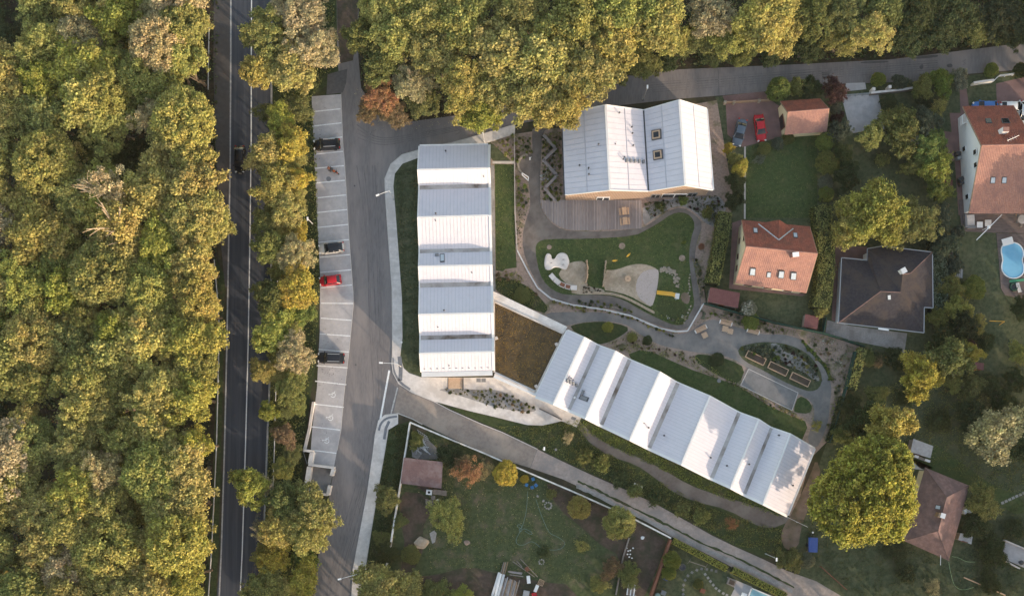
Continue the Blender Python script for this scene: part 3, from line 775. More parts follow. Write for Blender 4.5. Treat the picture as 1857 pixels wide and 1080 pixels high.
p = P(1042, 720, GZ + .3); MB().lathe((p.x, p.y, GZ), [(.2, 0), (.2, .35), (.05, .42)], 10).build('drain_cap', M['white_trim'], east)

# flat planted link between the wings
c = P(950, 630)
link = thing('planted_roof_link', 'flat brown planted roof joining the two school wings', 'building', (c.x, c.y, 0))
Z = 3.8
foot = [(894.5, 530), (1026, 596), (972, 713), (898, 681)]
MB().prism([P(*q, Z) for q in foot], 0, Z - .06).build('wall', M['wall_white'], link)
MB().prism([P(*q, Z) for q in ((897, 548), (1021, 605), (971, 707), (898, 673))], Z - .05, Z + .05).build('planted_roof', M['sedum'], link)
MB().prism([P(*q, Z) for q in ((894, 527.5), (1029, 592.5), (1022, 604), (895.5, 545.5))], Z - .05, Z + .16).build('roof_walkway', M['concrete'], link)
for a, b in (((896, 546.5), (1022, 604.5)), ((1022, 605.5), (971.5, 709)), ((970, 711), (897, 677)), ((896.5, 675), (895.8, 549))):
    MB().bar(P(*a, Z + .3), P(*b, Z + .3), .28, .4).build('parapet', M['concrete_warm'], link)
MB().bar(P(972, 714.5, Z + .2), P(896, 681, Z + .2), .6, .5).build('eave_trim', M['white_trim'], link)
for x, y in ((900, 613), (1009, 624), (972, 700)):
    q = P(x, y, Z); MB().box((q.x, q.y, Z + .2), (.5, .5, .35), .4).build('roof_outlet', M['concrete_warm'], link)
rr = random.Random(21)
mb = MB()
for i in range(1500):
    u, v = rr.random(), rr.random()
    A, B_, C_, D = (Vector((*q, 0)) for q in ((899, 551), (1018, 606), (969, 704), (900, 671)))
    q = A.lerp(B_, u).lerp(D.lerp(C_, u), v)
    w_ = P(q.x, q.y, Z)
    s = rr.uniform(.05, .14); h = rr.uniform(.05, .16); a = rr.uniform(0, 6.28)
    mb.add([(w_.x + s * math.cos(a), w_.y + s * math.sin(a), Z + .05), (w_.x + s * math.cos(a + 2.1), w_.y + s * math.sin(a + 2.1), Z + .05), (w_.x + s * math.cos(a + 4.2), w_.y + s * math.sin(a + 4.2), Z + .05), (w_.x + .05, w_.y, Z + h)], [(0, 1, 3), (1, 2, 3), (2, 0, 3)])
tag(mb.build('sedum_tufts', mat('sedum_tuft', (.1, .06, .026), (.26, .16, .04), .8), link), kind='stuff')

# gabled hall
c = P(1155, 270)
hall = thing('gabled_hall', 'double-gabled school hall with white metal roof and wooden slat front', 'building', (c.x, c.y, 0))
HE, HR, HV = 4.6, 8.0, 5.4
hw = ((1019.5, 207.5), (1024.5, 352.5)); hr1 = ((1098, 191), (1106, 344)); hv = ((1167, 200.5), (1176, 346)); hr2 = ((1232, 182), (1242.5, 335)); he = ((1281.5, 197.5), (1293, 344))
prof = [(hw, HE, 'e'), (hr1, HR, 'r'), (hv, HV, 'g'), (hr2, HR + .5, 'r'), (he, HE, 'e')]
hp = [(P(*q[0], z), P(*q[1], z)) for q, z, k in prof]
hpl = []
for i in range(4):
    (n0, s0), (n1, s1) = hp[i], hp[i + 1]
    if prof[i][2] == 'r': metal_slope(n0, s0, s1, n1, hall, .95)
    else: metal_slope(n1, s1, s0, n0, hall, .95)
    hpl.append((n0, s0, n1))
    mn, ms = (n0 + n1) / 2, (s0 + s1) / 2
    MB().bar(mn + Vector((0, 0, .07)), ms + Vector((0, 0, .07)), .09, .06).build('snow_rail', M['roof_seam'], hall)
for i in (1, 3): MB().bar(hp[i][0] + Vector((0, 0, .12)), hp[i][1] + Vector((0, 0, .12)), .35, .1).build('ridge_cap', M['white_trim'], hall)
MB().bar(hp[2][0] + Vector((0, 0, .1)), hp[2][1] + Vector((0, 0, .1)), .22, .1).build('valley_gutter', M['metal_dark'], hall)
for i, sx in ((0, -1), (4, 1)):
    a, b = hp[i]
    MB().bar(a + Vector((sx * .1, 0, .03)), b + Vector((sx * .1, 0, .03)), .2, .16).build('eave_gutter', M['metal_dark' if sx < 0 else 'white_trim'], hall)
for e in (0, 1):
    for i in range(4):
        o_ = Vector((0, .06 if e == 0 else -.06, .12))
        MB().bar(hp[i][e] + o_, hp[i + 1][e] + o_, .16, .26).build('verge_trim', M['white_trim'], hall)
mb = MB()
iw = []
for i, (n_, s_) in enumerate(hp):
    dx = .35 if i == 0 else (-.35 if i == 4 else 0)
    iw.append((n_ + Vector((dx, -.35, -.14)), s_ + Vector((dx, .3, -.14))))
for e in (0, 1):
    for i in range(4):
        p, q = iw[i][e], iw[i + 1][e]
        mb.add([(p.x, p.y, 0), (q.x, q.y, 0), q, p], [(0, 1, 2, 3)])
for i in (0, 4):
    p, q = iw[i]; mb.add([(p.x, p.y, 0), (q.x, q.y, 0), q, p], [(0, 1, 2, 3)])
mb.build('wall', M['wood_back'], hall)
mb = MB()
for i in range(4):                                                     # vertical slats, front and west side
    p, q = iw[i][1], iw[i + 1][1]
    n = int(abs(q.x - p.x) / .26)
    for k in range(n):
        t_ = (k + .5) / n; s_ = p.lerp(q, t_)
        mb.box((s_.x, s_.y - .06, (s_.z - .1) / 2 + .1), (.13, .1, s_.z - .1))
p, q = iw[0]
n = int(abs(p.y - q.y) / .26)
for k in range(n):
    s_ = p.lerp(q, (k + .5) / n)
    mb.box((s_.x - .06, s_.y, s_.z / 2), (.1, .13, s_.z - .1))
tag(mb.build('cladding_slats', M['wood_slat'], hall), kind='stuff')
def hall_window(px, wd, z0, z1, m='plastic_white'):
    x = P(px, 350, 3).x
    i = 0
    while i < 3 and iw[i + 1][1].x < x: i += 1
    t_ = (x - iw[i][1].x) / (iw[i + 1][1].x - iw[i][1].x)
    y = iw[i][1].lerp(iw[i + 1][1], t_).y
    o = MB().box((x, y - .16, (z0 + z1) / 2), (wd, .16, z1 - z0)).build('window', M[m], hall)
    for s_ in (-1, 1):
        MB().box((x + s_ * wd / 4, y - .2, (z0 + z1) / 2), (wd / 2 - .16, .12, z1 - z0 - .2)).build('pane', M['glass'], o)
hall_window(1095, 2.2, .9, 2.6); hall_window(1191.5, 1.5, .4, 2.3, 'metal_grey'); hall_window(1258.5, 1.5, .4, 2.3, 'metal_grey'); hall_window(1226, 4.2, .1, 2.2, 'wall_white')
for q in ([(1182, 237.5), (1199, 234.5), (1199.8, 252), (1182.8, 255)], [(1184.5, 274), (1201.5, 271), (1203, 288), (1185.8, 291)]):
    skylight(q, hpl[2], hall, 'metal_dark', 'wood_light', .16, 'skylight', .3)
    cx = sum(p[0] for p in q) / 4; cy = sum(p[1] for p in q) / 4
    plate([(x + (cx - x) * .45, y + (cy - y) * .45) for x, y in q], hpl[2], hall, 'skylight_glass', 'glass', .36)
for x, y, i in ((1053, 205.5, 0), (1085, 263, 0), (1050.5, 301, 0), (1067, 306, 0), (1067.5, 317, 0), (1123, 206, 1), (1145.5, 231.5, 1), (1146.5, 243, 1), (1148, 265, 1)): vent(x, y, hpl[i], hall, .12, .5)
rod(1116, 261, hpl[1], hall)
for k in range(5):
    x = 1136 + k * 7.5; y = 291.5 + k * .5
    plate([(x - 1.8, y - 3), (x + 1.8, y - 3), (x + 1.8, y + 3), (x - 1.8, y + 3)], hpl[1], hall, 'vent_box', 'vent_grey', .35)
for x, y in ((1130, 290), (1132, 286)): vent(x, y, hpl[1], hall, .1, .5)

# timber terrace: every board
c = P(1070, 390)
DECK = smooth_line([(1164, 414.5), (1060, 418.5), (1031, 417.5), (1012, 411), (993, 396), (984, 382), (980.5, 366)], 2)
terr = thing('timber_terrace', 'grey timber terrace with rounded end in front of gabled hall', 'terrace', (c.x, c.y, 0))
x = 981.0
first = None
k = 0
while x < 1163:
    ys = [q[1] for q in DECK if abs(q[0] - x) < 6] or [416]
    yb = np.interp(x, [q[0] for q in reversed(DECK)], [q[1] for q in reversed(DECK)])
    a, b = P(x, 363), P(x, yb)
    yy = (a.y + b.y) / 2; L = a.y - b.y
    jo = MB().box((a.x, yy, .13), (.195, L, .06)).build('plank', M[('deck', 'deck_grey', 'deck', 'deck_pale', 'deck_grey')[(k * 7 + k // 3) % 5]], terr)
    x += 2.55; k += 1
MB().prism([P(*q) for q in [(1163, 364), (1163, 413)] + DECK[1:-1] + [(982, 366)]], .03, .085).build('joists', M['wood_back'], terr)

# dwellings ------------------------------------------------------------
def hip_faces(parent, verts, faces, m, name='roof_slope'):
    for f in faces:
        q = [verts[i] for i in f]
        mb = MB()
        n = (q[1] - q[0]).cross(q[2] - q[0]).normalized()
        if n.z < 0: q = q[::-1]; n = -n
        k = len(q)
        mb.add(q + [p - n * .12 for p in q], [tuple(range(k)), tuple(range(2 * k - 1, k - 1, -1))] + [(i, i + k, (i + 1) % k + k, (i + 1) % k) for i in range(k)])
        mb.build(name, M[m], parent)

def walls_under(parent, outline, z, m, inset=.35):
    pts = [P(x, y, z) for x, y in outline]
    cx = sum(p.x for p in pts) / len(pts); cy = sum(p.y for p in pts) / len(pts)
    ins = []
    for p in pts:
        d = Vector((p.x - cx, p.y - cy, 0)); ins.append(p - d.normalized() * inset * 1.4)
    return MB().prism([(p.x, p.y) for p in ins], 0, z - .15).build('wall', M[m], parent), ins

def gable_house(name, label, nw, ne, rw, re, sw_, se, ez, rz, mN, mS, wallm, overs=.35, tile=.32):
    A, B_, C_, D, R1, R2 = P(*nw, ez), P(*ne, ez), P(*se, ez), P(*sw_, ez), P(*rw, rz), P(*re, rz)
    c = (A + B_ + C_ + D) / 4
    t = thing(name, label, 'house', (c.x, c.y, 0))
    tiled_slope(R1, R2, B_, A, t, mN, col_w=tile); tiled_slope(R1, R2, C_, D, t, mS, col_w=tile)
    MB().tube([R1 + Vector((0, 0, .04)), R2 + Vector((0, 0, .04))], .13, 8).build('ridge_tiles', M[mS], t)
    ax = (R2 - R1).normalized(); ay = Vector((-ax.y, ax.x, 0)).normalized()
    dn = Vector((0, 0, -.18))
    w1 = [A + ax * overs - ay * overs + dn, B_ - ax * overs - ay * overs + dn, C_ - ax * overs + ay * overs + dn, D + ax * overs + ay * overs + dn]
    r1, r2 = R1 + ax * overs + dn, R2 - ax * overs + dn
    g = lambda p: Vector((p.x, p.y, 0))
    mb = MB()
    mb.add([g(w1[0]), g(w1[3]), w1[3], r1, w1[0]], [(0, 1, 2, 3, 4)])
    mb.add([g(w1[1]), g(w1[2]), w1[2], r2, w1[1]], [(4, 3, 2, 1, 0)])
    mb.add([g(w1[0]), g(w1[1]), w1[1], w1[0]], [(3, 2, 1, 0)])
    mb.add([g(w1[3]), g(w1[2]), w1[2], w1[3]], [(0, 1, 2, 3)])
    mb.build('wall', M[wallm], t)
    for a, b in ((A, D), (B_, C_)):
        r = R1 if a is A else R2
        for e in (a, b): MB().bar(e + Vector((0, 0, .03)), r + Vector((0, 0, .03)), .12, .2).build('verge_board', M['wood_back'], t)
    return t, (A, B_, C_, D, R1, R2), w1

def wall_window(parent, p, q, t_, z, wd, ht, m='plastic_white'):
    """window on the wall that runs p-q"""
    s_ = Vector(p).lerp(Vector(q), t_); d = Vector(q) - Vector(p)
    rot = math.atan2(d.y, d.x)
    o = MB().box((s_.x, s_.y, z), (wd, .14, ht), rot).build('window', M[m], parent)
    MB().box((s_.x, s_.y, z), (wd - .2, .18, ht - .2), rot).build('pane', M['glass'], o)

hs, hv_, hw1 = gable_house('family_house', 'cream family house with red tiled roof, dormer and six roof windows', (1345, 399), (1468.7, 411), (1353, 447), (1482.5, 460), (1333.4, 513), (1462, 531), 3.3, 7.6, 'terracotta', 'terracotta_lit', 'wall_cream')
A, B_, C_, D, R1, R2 = hv_
plN, plS = (R1, R2, A), (R1, R2, D)
for x, y in ((1369.7, 418.5), (1442, 427)): skylight([(x - 4.5, y - 5), (x + 3.5, y - 4.3), (x + 4.5, y + 5), (x - 3.3, y + 4.3)], plN, hs, pane='glass_sky', inset=.25)
for x, y, k in ((1364.5, 491.5, 1), (1394, 497, .72), (1416.5, 496.6, 1), (1438.7, 499.5, 1)): skylight([(x - 4 * k, y - 7 * k), (x + 6 * k, y - 6.2 * k), (x + 4.6 * k, y + 7.6 * k), (x - 6 * k, y + 6.6 * k)], plS if x < 1400 else (R2, C_, R1), hs, inset=.2, h=.2)
dt = on_plane(1412, 435, *plN); dl = on_plane(1375, 406, *plN); dr = on_plane(1438.4, 414.5, *plN)
ap = P(1413, 398.4, dt.z)
tiled_slope(ap, dt, dt + Vector((-.01, 0, 0)), dl, hs, 'terracotta', 'dormer_roof'); tiled_slope(dt, ap, dr, dt + Vector((.01, 0, 0)), hs, 'terracotta', 'dormer_roof')
dz = Vector((0, 0, -.15))
MB().add([dl + dz + Vector((.3, 0, 0)), dr + dz - Vector((.3, 0, 0)), ap + dz], [(0, 1, 2), (2, 1, 0)]).build('dormer_wall', M['wall_cream'], hs)
for a, b in ((dt, dl), (dt, dr)): MB().bar(a + Vector((0, 0, .12)), b + Vector((0, 0, .12)), .22, .08).build('valley_flashing', M['metal_grey'], hs)
q = on_plane(1439, 464, *plS)
ch = MB().box((q.x, q.y, q.z + .3), (.9, .6, 1.9), .1).build('chimney', M['terracotta_lit'], hs)
MB().box((q.x, q.y, q.z + 1.3), (1.05, .75, .12), .1).build('chimney_cap', M['plastic_white'], ch)
MB().tube([P(1453, 456, 7.5), P(1453, 456, 9.2)], .03, 5).build('aerial', M['metal_light'], hs)
for t_, z in ((.3, 5.0), (.55, 1.7), (.75, 1.7), (.28, 1.7)): wall_window(hs, hw1[0], hw1[3], t_, z, 1.0, 1.1, 'wood_back')
for t_ in (.2, .5, .8): wall_window(hs, hw1[3], hw1[2], t_, 1.5, 1.6, 1.5)

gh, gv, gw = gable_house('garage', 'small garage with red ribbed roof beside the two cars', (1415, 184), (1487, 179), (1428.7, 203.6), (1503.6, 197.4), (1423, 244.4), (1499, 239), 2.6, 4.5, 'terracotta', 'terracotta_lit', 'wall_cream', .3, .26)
gh['category'] = 'garage'
wall_window(gh, gw[0], gw[3], .55, 1.1, 2.3, 2.1, 'wood_red')

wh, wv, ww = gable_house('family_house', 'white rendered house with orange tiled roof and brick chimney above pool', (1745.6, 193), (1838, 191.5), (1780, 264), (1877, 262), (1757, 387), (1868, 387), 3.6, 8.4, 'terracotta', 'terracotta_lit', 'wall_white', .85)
A, B_, C_, D, R1, R2 = wv
wN, wS = (R1, R2, A), (R1, R2, D)
for q in ([(1786, 215.5), (1796, 215.5), (1799, 224), (1788, 224)], [(1815, 215.5), (1828, 215.5), (1832, 224), (1817, 224)]): skylight(q, wN, wh, pane='glass', inset=.2)
for x, y in ((1800, 326.5), (1820.5, 326.5)): skylight([(x - 3.5, y - 6), (x + 5, y - 6), (x + 4, y + 6), (x - 5, y + 6)], wS, wh, inset=.22)
q = on_plane(1816, 240, *wN)
ch = MB().box((q.x, q.y, q.z + .4), (1.0, .8, 2.2), .0).build('chimney', M['plastic_white'], wh)
MB().box((q.x, q.y, q.z + 1.55), (.95, .75, .12)).build('chimney_cap', M['terracotta_lit'], ch)
a0 = P(1838, 250, 9.6)
MB().tube([P(1838, 250, 7), a0], .04, 6).build('aerial', M['metal_light'], wh)
MB().tube([a0 + Vector((-1.0, -.45, 0)), a0 + Vector((.9, .4, 0))], .03, 5).build('aerial_boom', M['metal_light'], wh)
for d_ in (-.9, -.5, -.1, .3): MB().tube([a0 + Vector((d_ - .14, d_ * .45 + .3, 0)), a0 + Vector((d_ + .14, d_ * .45 - .3, 0))], .015, 5).build('aerial_rod', M['metal_light'], wh)
for t_, z in ((.45, 5.2), (.58, 5.2), (.35, 1.6), (.85, 1.6)): wall_window(wh, ww[0], ww[3], t_, z, .95, 1.1)
pq = [P(*q_, 3.0) for q_ in ((1740, 213), (1751, 205.5), (1754, 222), (1741, 228))]
bo = MB().slab(pq, .2).build('balcony', M['concrete'], wh)
for i in range(4):
    a, b = pq[i], pq[(i + 1) % 4]
    MB().bar(a + Vector((0, 0, 1.0)), b + Vector((0, 0, 1.0)), .08, .08).build('rail', M['plastic_white'], bo)
    MB().tube([a, a + Vector((0, 0, 1))], .04, 5).build('post', M['plastic_white'], bo)

# dark hipped bungalow
bz, tz = 3.0, 5.4
oc = [(1520.5, 585), (1526, 467), (1572.5, 471.7), (1573, 450.6), (1600, 446), (1691, 457), (1692, 558), (1676, 557), (1675.5, 603)]
V = [P(x, y, bz) for x, y in oc] + [P(1597, 528, tz), P(1633, 530, tz), P(1637, 497, tz), P(1651, 495, tz)]
c = P(1605, 525)
bun = thing('bungalow', 'low bungalow with dark grey hipped shingle roof and white chimney', 'house', (c.x, c.y, 0))
hip_faces(bun, V, [(0, 1, 9), (1, 2, 9), (2, 3, 9), (9, 3, 10), (10, 3, 11), (3, 4, 11), (11, 4, 12), (4, 5, 12), (12, 5, 6), (12, 6, 7), (11, 12, 7), (10, 11, 7), (10, 7, 8), (10, 8, 0), (9, 10, 0)], 'shingle_dark')
walls_under(bun, oc, bz, 'wall_white', .45)
for i, j in ((0, 9), (9, 10), (11, 12), (12, 5)):
    MB().tube([V[i] + Vector((0, 0, .03)), V[j] + Vector((0, 0, .03))], .07, 6).build('hip_cap', M['shingle_brown'], bun)
for i in range(9):
    MB().bar(V[i] + Vector((0, 0, .04)), V[(i + 1) % 9] + Vector((0, 0, .04)), .14, .14).build('gutter', M['metal_grey'], bun)
q = P(1634, 492.5, 5.2)
ch = MB().box((q.x, q.y, 5.3), (.75, .75, 2.0), .5).build('chimney', M['render_white'], bun)
MB().box((q.x, q.y, 6.36), (.9, .9, .1), .5).build('chimney_cap', M['metal_light'], ch)
skylight([(1608.5, 534), (1615, 533.5), (1615.5, 543), (1609.5, 543.5)], (V[9], V[10], V[0]), bun, pane='glass_sky')
MB().bar(P(1593, 595.3, bz + .1), P(1612, 598, bz + .1), .25, .1).build('vent_strip', M['plastic_white'], bun)

# brown hipped cottage
oc = [(1677.5, 846.7), (1758, 880), (1720.5, 1016), (1640, 980)]
V = [P(x, y, 2.8) for x, y in oc] + [P(1716.4, 901, 5.6), P(1701, 962, 5.6)]
c = P(1700, 930)
cot = thing('cottage', 'small cottage with reddish-brown hipped roof beside the great round tree', 'house', (c.x, c.y, 0))
hip_faces(cot, V, [(0, 1, 4), (1, 2, 5, 4), (2, 3, 5), (3, 0, 4, 5)], 'shingle_brown')
walls_under(cot, oc, 2.8, 'wall_cream', .45)
for i, j in ((0, 4), (1, 4), (2, 5), (3, 5), (4, 5)):
    MB().tube([V[i] + Vector((0, 0, .03)), V[j] + Vector((0, 0, .03))], .1, 6).build('hip_cap', M['shingle_brown'], cot)
q = P(1702, 933, 5.3)
ch = MB().box((q.x, q.y, 5.4), (.85, .75, 1.7), -.3).build('chimney', M['wood_back'], cot)
MB().box((q.x + .3, q.y - .05, 6.3), (.8, .85, .1), -.3).build('chimney_cap', M['metal_light'], ch)
skylight([(1697, 914.5), (1707, 916.5), (1705.5, 924), (1695.5, 922)], (V[3], V[0], V[4]), cot, pane='glass_sky')
MB().tube([P(1706, 1006, 3.1), P(1705.5, 1024, 3.3)], .05, 6).build('downpipe', M['plastic_white'], cot)
q = P(1750, 925, 1.2); MB().box((q.x, q.y, 1.2), (1.2, .8, 2.2), .3).build('porch', M['plastic_white'], cot)

# sheds -----------------------------------------------------------------
def shed(name, label, roof, z0, z1, m, wallm='wood_old', ribs=.3, cat='shed'):
    """roof: four px corners, first two at height z1 (upper edge), last two at z0"""
    q = [P(*roof[0], z1), P(*roof[1], z1), P(*roof[2], z0), P(*roof[3], z0)]
    c = sum(q, Vector()) / 4
    t = thing(name, label, cat, (c.x, c.y, 0))
    o = MB().slab(q, .06).build('roof', M[m], t)
    n = int((q[1] - q[0]).length / ribs)
    mb = MB()
    for i in range(n + 1):
        a, b = q[0].lerp(q[1], i / n), q[3].lerp(q[2], i / n)
        mb.bar(a + Vector((0, 0, .04)), b + Vector((0, 0, .04)), .07, .05)
    tag(mb.build('ribs', M[m], o), kind='stuff')
    cx, cy = c.x, c.y
    mb = MB()
    ins = [Vector((p.x + (cx - p.x) * .08, p.y + (cy - p.y) * .08, p.z - .1)) for p in q]
    for i in range(4):
        a, b = ins[i], ins[(i + 1) % 4]
        mb.add([(a.x, a.y, 0), (b.x, b.y, 0), b, a], [(0, 1, 2, 3)])
    mb.build('wall', M[wallm], t)
    a, b = ins[2], ins[3]
    s_ = a.lerp(b, .5); rot = math.atan2(b.y - a.y, b.x - a.x)
    MB().box((s_.x, s_.y, .95), (.9, .1, 1.8), rot).build('door', M['wood_red'], t)
    return t
shed('shed', 'dull maroon shed with ribbed roof inside white yard wall', [(733, 829), (802.6, 837), (800, 885), (726.7, 875.7)], 2.3, 2.7, 'maroon_old')
shed('shed', 'flat red garden shed between two hedges beside garden fence', [(1288.5, 520.7), (1341.7, 531), (1337.8, 558.3), (1283.9, 546.7)], 2.2, 2.5, 'maroon')
shed('shed', 'small red-roofed playhouse with wooden porch at the green fence', [(1461, 569), (1485, 575), (1481.5, 597), (1457.5, 592)], 1.6, 1.8, 'maroon', cat='playhouse')
shed('shed', 'little dark red shed beside the side path of white house', [(1706, 325), (1727, 326), (1727, 346), (1706, 344)], 1.8, 2.1, 'maroon')
shed('shed', 'tiny dull red shed roof under garden trees', [(1769, 656), (1784, 658), (1783, 671), (1768, 669)], 1.6, 1.9, 'maroon')
shed('shed', 'lean-to with grey corrugated roof next to cottage', [(1656.7, 795), (1692, 808), (1687, 830), (1651.5, 819)], 1.9, 2.2, 'sheet_metal', ribs=.35, cat='lean-to')
shed('shed', 'grey corrugated shelter tucked against the cottage wall', [(1742, 966), (1764, 969), (1761, 986), (1738, 978)], 1.6, 1.9, 'sheet_metal', ribs=.35, cat='lean-to')
# ------------------------------------------------------------------ vehicles
def car(label, px, py, ang, paint, L=4.3, W=1.78, H=1.48, style='hatch', rails=False, roofm=None, group=None, z=.03):
    """ang: heading of the nose in the picture, degrees counter-clockwise from +X"""
    t = thing('car', label, 'car', (0, 0, 0), group)
    hw = W / 2
    zb = H * .60                                                     # belt line
    # body: cross-sections along the length (x, half width, top z)
    if style == 'sedan': st = [(-.5, .74, .52), (-.485, .86, .62), (-.44, .95, .66), (-.32, .99, .665), (-.05, 1, .65), (.2, 1, .63), (.36, .97, .575), (.45, .88, .5), (.49, .74, .42), (.5, .62, .36)]
    else: st = [(-.5, .76, .54), (-.49, .88, .64), (-.45, .96, .67), (-.3, 1, .665), (0, 1, .65), (.22, 1, .63), (.36, .97, .58), (.45, .88, .5), (.49, .74, .42), (.5, .62, .36)]
    mb = MB(); n = 9
    b0 = 0
    for x, wf, zf in st:
        w_ = hw * wf; zt = H * zf; z0 = .2 + (.08 if abs(x) > .47 else 0)
        for y, zz in ((-w_ * .92, z0), (-w_, z0 + .14), (-w_, zt - .16), (-w_ * .93, zt - .04), (-w_ * .55, zt + .025), (0, zt + .04), (w_ * .55, zt + .025), (w_ * .93, zt - .04), (w_, zt - .16), (w_, z0 + .14), (w_ * .92, z0)):
            mb.v.append((x * L, y, zz))
    n = 11
    for i in range(len(st) - 1):
        for k in range(n):
            a = i * n + k; b = i * n + (k + 1) % n
            mb.f.append((a, a + n, b + n, b))
    mb.f.append(tuple(range(n))); mb.f.append(tuple(reversed(range((len(st) - 1) * n, len(st) * n))))
    mb.build('body', M[paint], t, smooth=True)
    xa, xb, xc, xd = {'hatch': (.27, .10, -.30, -.455), 'estate': (.26, .11, -.36, -.47), 'sedan': (.24, .06, -.2, -.36)}[style]
    wb, wt = hw * .93, hw * .74
    zt = H
    bot = H * .635
    c = [(xa * L, -wb, bot), (xa * L, wb, bot), (xb * L, wt, zt - .05), (xb * L, -wt, zt - .05), (xc * L, wt, zt - .04), (xc * L, -wt, zt - .04), (xd * L, wb * .95, bot + .02), (xd * L, -wb * .95, bot + .02)]
    V = [Vector(p) for p in c]
    def pane(name, q, m, mid=0.0):
        q = [Vector(p) for p in q]
        n_ = (q[1] - q[0]).cross(q[2] - q[0]).normalized()
        ce = sum(q, Vector()) / 4
        if n_.dot(ce - Vector((-.1 * L, 0, .8))) < 0: n_ = -n_
        ctr = ce + n_ * (.03 + mid)
        e = [(q[i] + q[(i + 1) % 4]) / 2 + n_ * mid * .6 for i in range(4)]
        vs = q + e + [ctr]
        o = MB().add(vs, [(0, 4, 8, 7), (4, 1, 5, 8), (8, 5, 2, 6), (7, 8, 6, 3)]).build(name, M[m], t, smooth=True)
        return o
    pane('windscreen', (V[0], V[1], V[2], V[3]), 'glass', .05)
    pane('rear_window', (V[5], V[4], V[6], V[7]), 'glass', .03)
    pane('side_window', (V[0], V[3], V[5], V[7]), 'glass', .02)
    pane('side_window', (V[1], V[6], V[4], V[2]), 'glass', .02)
    # roof, a little crowned, wider than the glass edges, with pillars down to the body
    mb = MB()
    rx = [xb + .012, xb - .06, (xb + xc) / 2, xc + .05, xc - .012]
    for i, x in enumerate(rx):
        for k, yf in enumerate((-1.05, -.85, 0, .85, 1.05)):
            mb.v.append((x * L, yf * wt, zt + (.0, .035, .05, .035, .0)[k] - (.05 if i in (0, 4) else 0) - (.05 if k in (0, 4) else 0)))
    for i in range(4):
        for k in range(4):
            a = i * 5 + k; mb.f.append((a, a + 5, a + 6, a + 1))
    ro = mb.build('roof', M[roofm or paint], t, smooth=True)
    for s_ in (-1, 1):
        mb = MB()
        sx = 0 if s_ < 0 else 1
        for a, b in ((V[0] if s_ < 0 else V[1], V[3] if s_ < 0 else V[2]), (V[7] if s_ < 0 else V[6], V[5] if s_ < 0 else V[4])):
            mb.tube([a + Vector((0, s_ * .02, 0)), b + Vector((0, s_ * .02, .02))], .055, 6)
        m1 = (V[0] + V[7]) / 2 if s_ < 0 else (V[1] + V[6]) / 2
        m2 = (V[3] + V[5]) / 2 if s_ < 0 else (V[2] + V[4]) / 2
        mb.tube([m1 + Vector((0, s_ * .04, 0)), m2 + Vector((0, s_ * .04, 0))], .04, 6)
        mb.build('pillars', M[paint], t)
        MB().box((xa * L - .12, s_ * (hw + .08), H * .66), (.16, .2, .13)).build('mirror', M[paint], t)
        MB().box((L * .462, s_ * hw * .66, H * .46), (.22, .36, .14), -s_ * .5).build('headlight', M['lamp_clear'], t)
        MB().box((-L * .482, s_ * hw * .74, H * .58), (.16, .3, .26), s_ * .35).build('taillight', M['lamp_red'], t)
        for x in (.31, -.29):
            cx, cy = x * L, s_ * (hw - .1)
            wo_ = MB()
            pr = [(.20, -.1), (.3, -.1), (.32, -.06), (.32, .06), (.3, .1), (.20, .1)]
            n = 16; b0 = 0
            for r_, yy in pr:
                for k in range(n):
                    a = 2 * math.pi * k / n; wo_.v.append((cx + r_ * math.cos(a), cy + yy, .32 + r_ * math.sin(a)))
            for i in range(len(pr)):
                for k in range(n):
                    a = i * n + k; b = i * n + (k + 1) % n; j = ((i + 1) % len(pr)) * n
                    wo_.f.append((a, j + k, j + (k + 1) % n, b))
            w1 = wo_.build('wheel', M['tyre'], t)
            MB().tube([(cx, cy - .06, .32), (cx, cy + .06, .32)], .2, 10).build('rim', M['rim'], w1)
        if rails:
            MB().bar((xb * L - .05, s_ * wt * .9, zt + .1), (xc * L + .05, s_ * wt * .9, zt + .1), .05, .05).build('roof_rail', M['metal_light'], t)
    MB().box((L * .498, 0, .34), (.04, .5, .12)).build('number_plate', M['plastic_white'], t)
    MB().box((-L * .498, 0, H * .44), (.04, .5, .12)).build('number_plate', M['plastic_white'], t)
    g = P(px, py, 1.0)
    t.location = (g.x, g.y, z)
    t.rotation_euler = (0, 0, math.radians(ang))
    return t
car('black car driving down the main road', 434, 288, -90.5, 'car_black', 4.6, 1.82, 1.5, 'hatch', z=.03)
car('black estate car with silver roof rails in second occupied bay from top', 592, 261, 183, 'car_black', 4.6, 1.85, 1.52, 'estate', rails=True, group='cars in the parking bays', z=.04)
car('silver hatchback with black glass roof in the parking bays', 600.5, 449, 187, 'car_silver', 4.4, 1.8, 1.5, 'hatch', roofm='glass', group='cars in the parking bays', z=.04)
car('small red hatchback in the parking bays', 598.5, 507.5, 187, 'car_red', 3.8, 1.66, 1.46, 'hatch', group='cars in the parking bays', z=.04)
car('dark grey estate car parked under the tan tree', 600, 648.5, 178, 'car_grey', 4.6, 1.85, 1.6, 'estate', rails=True, group='cars in the parking bays', z=.04)
car('blue-grey saloon on the pink driveway', 1342, 239.5, 256, 'car_bluegrey', 4.7, 1.8, 1.45, 'sedan', group='cars on the pink driveway', z=.03)
car('red saloon on the pink driveway', 1379.5, 231.5, 278, 'car_red', 4.6, 1.78, 1.42, 'sedan', group='cars on the pink driveway', z=.03)
car('blue car half hidden behind white house roof', 1788, 192, 180, 'car_blue', 4.3, 1.75, 1.45, 'hatch', z=.03)
car('white car behind the eave of the white house', 1838, 193, 0, 'car_white', 4.4, 1.78, 1.48, 'hatch', z=.03)
car('white car at the picture border on pink forecourt', 1858, 206, 265, 'car_white', 4.4, 1.8, 1.5, 'hatch', z=.03)

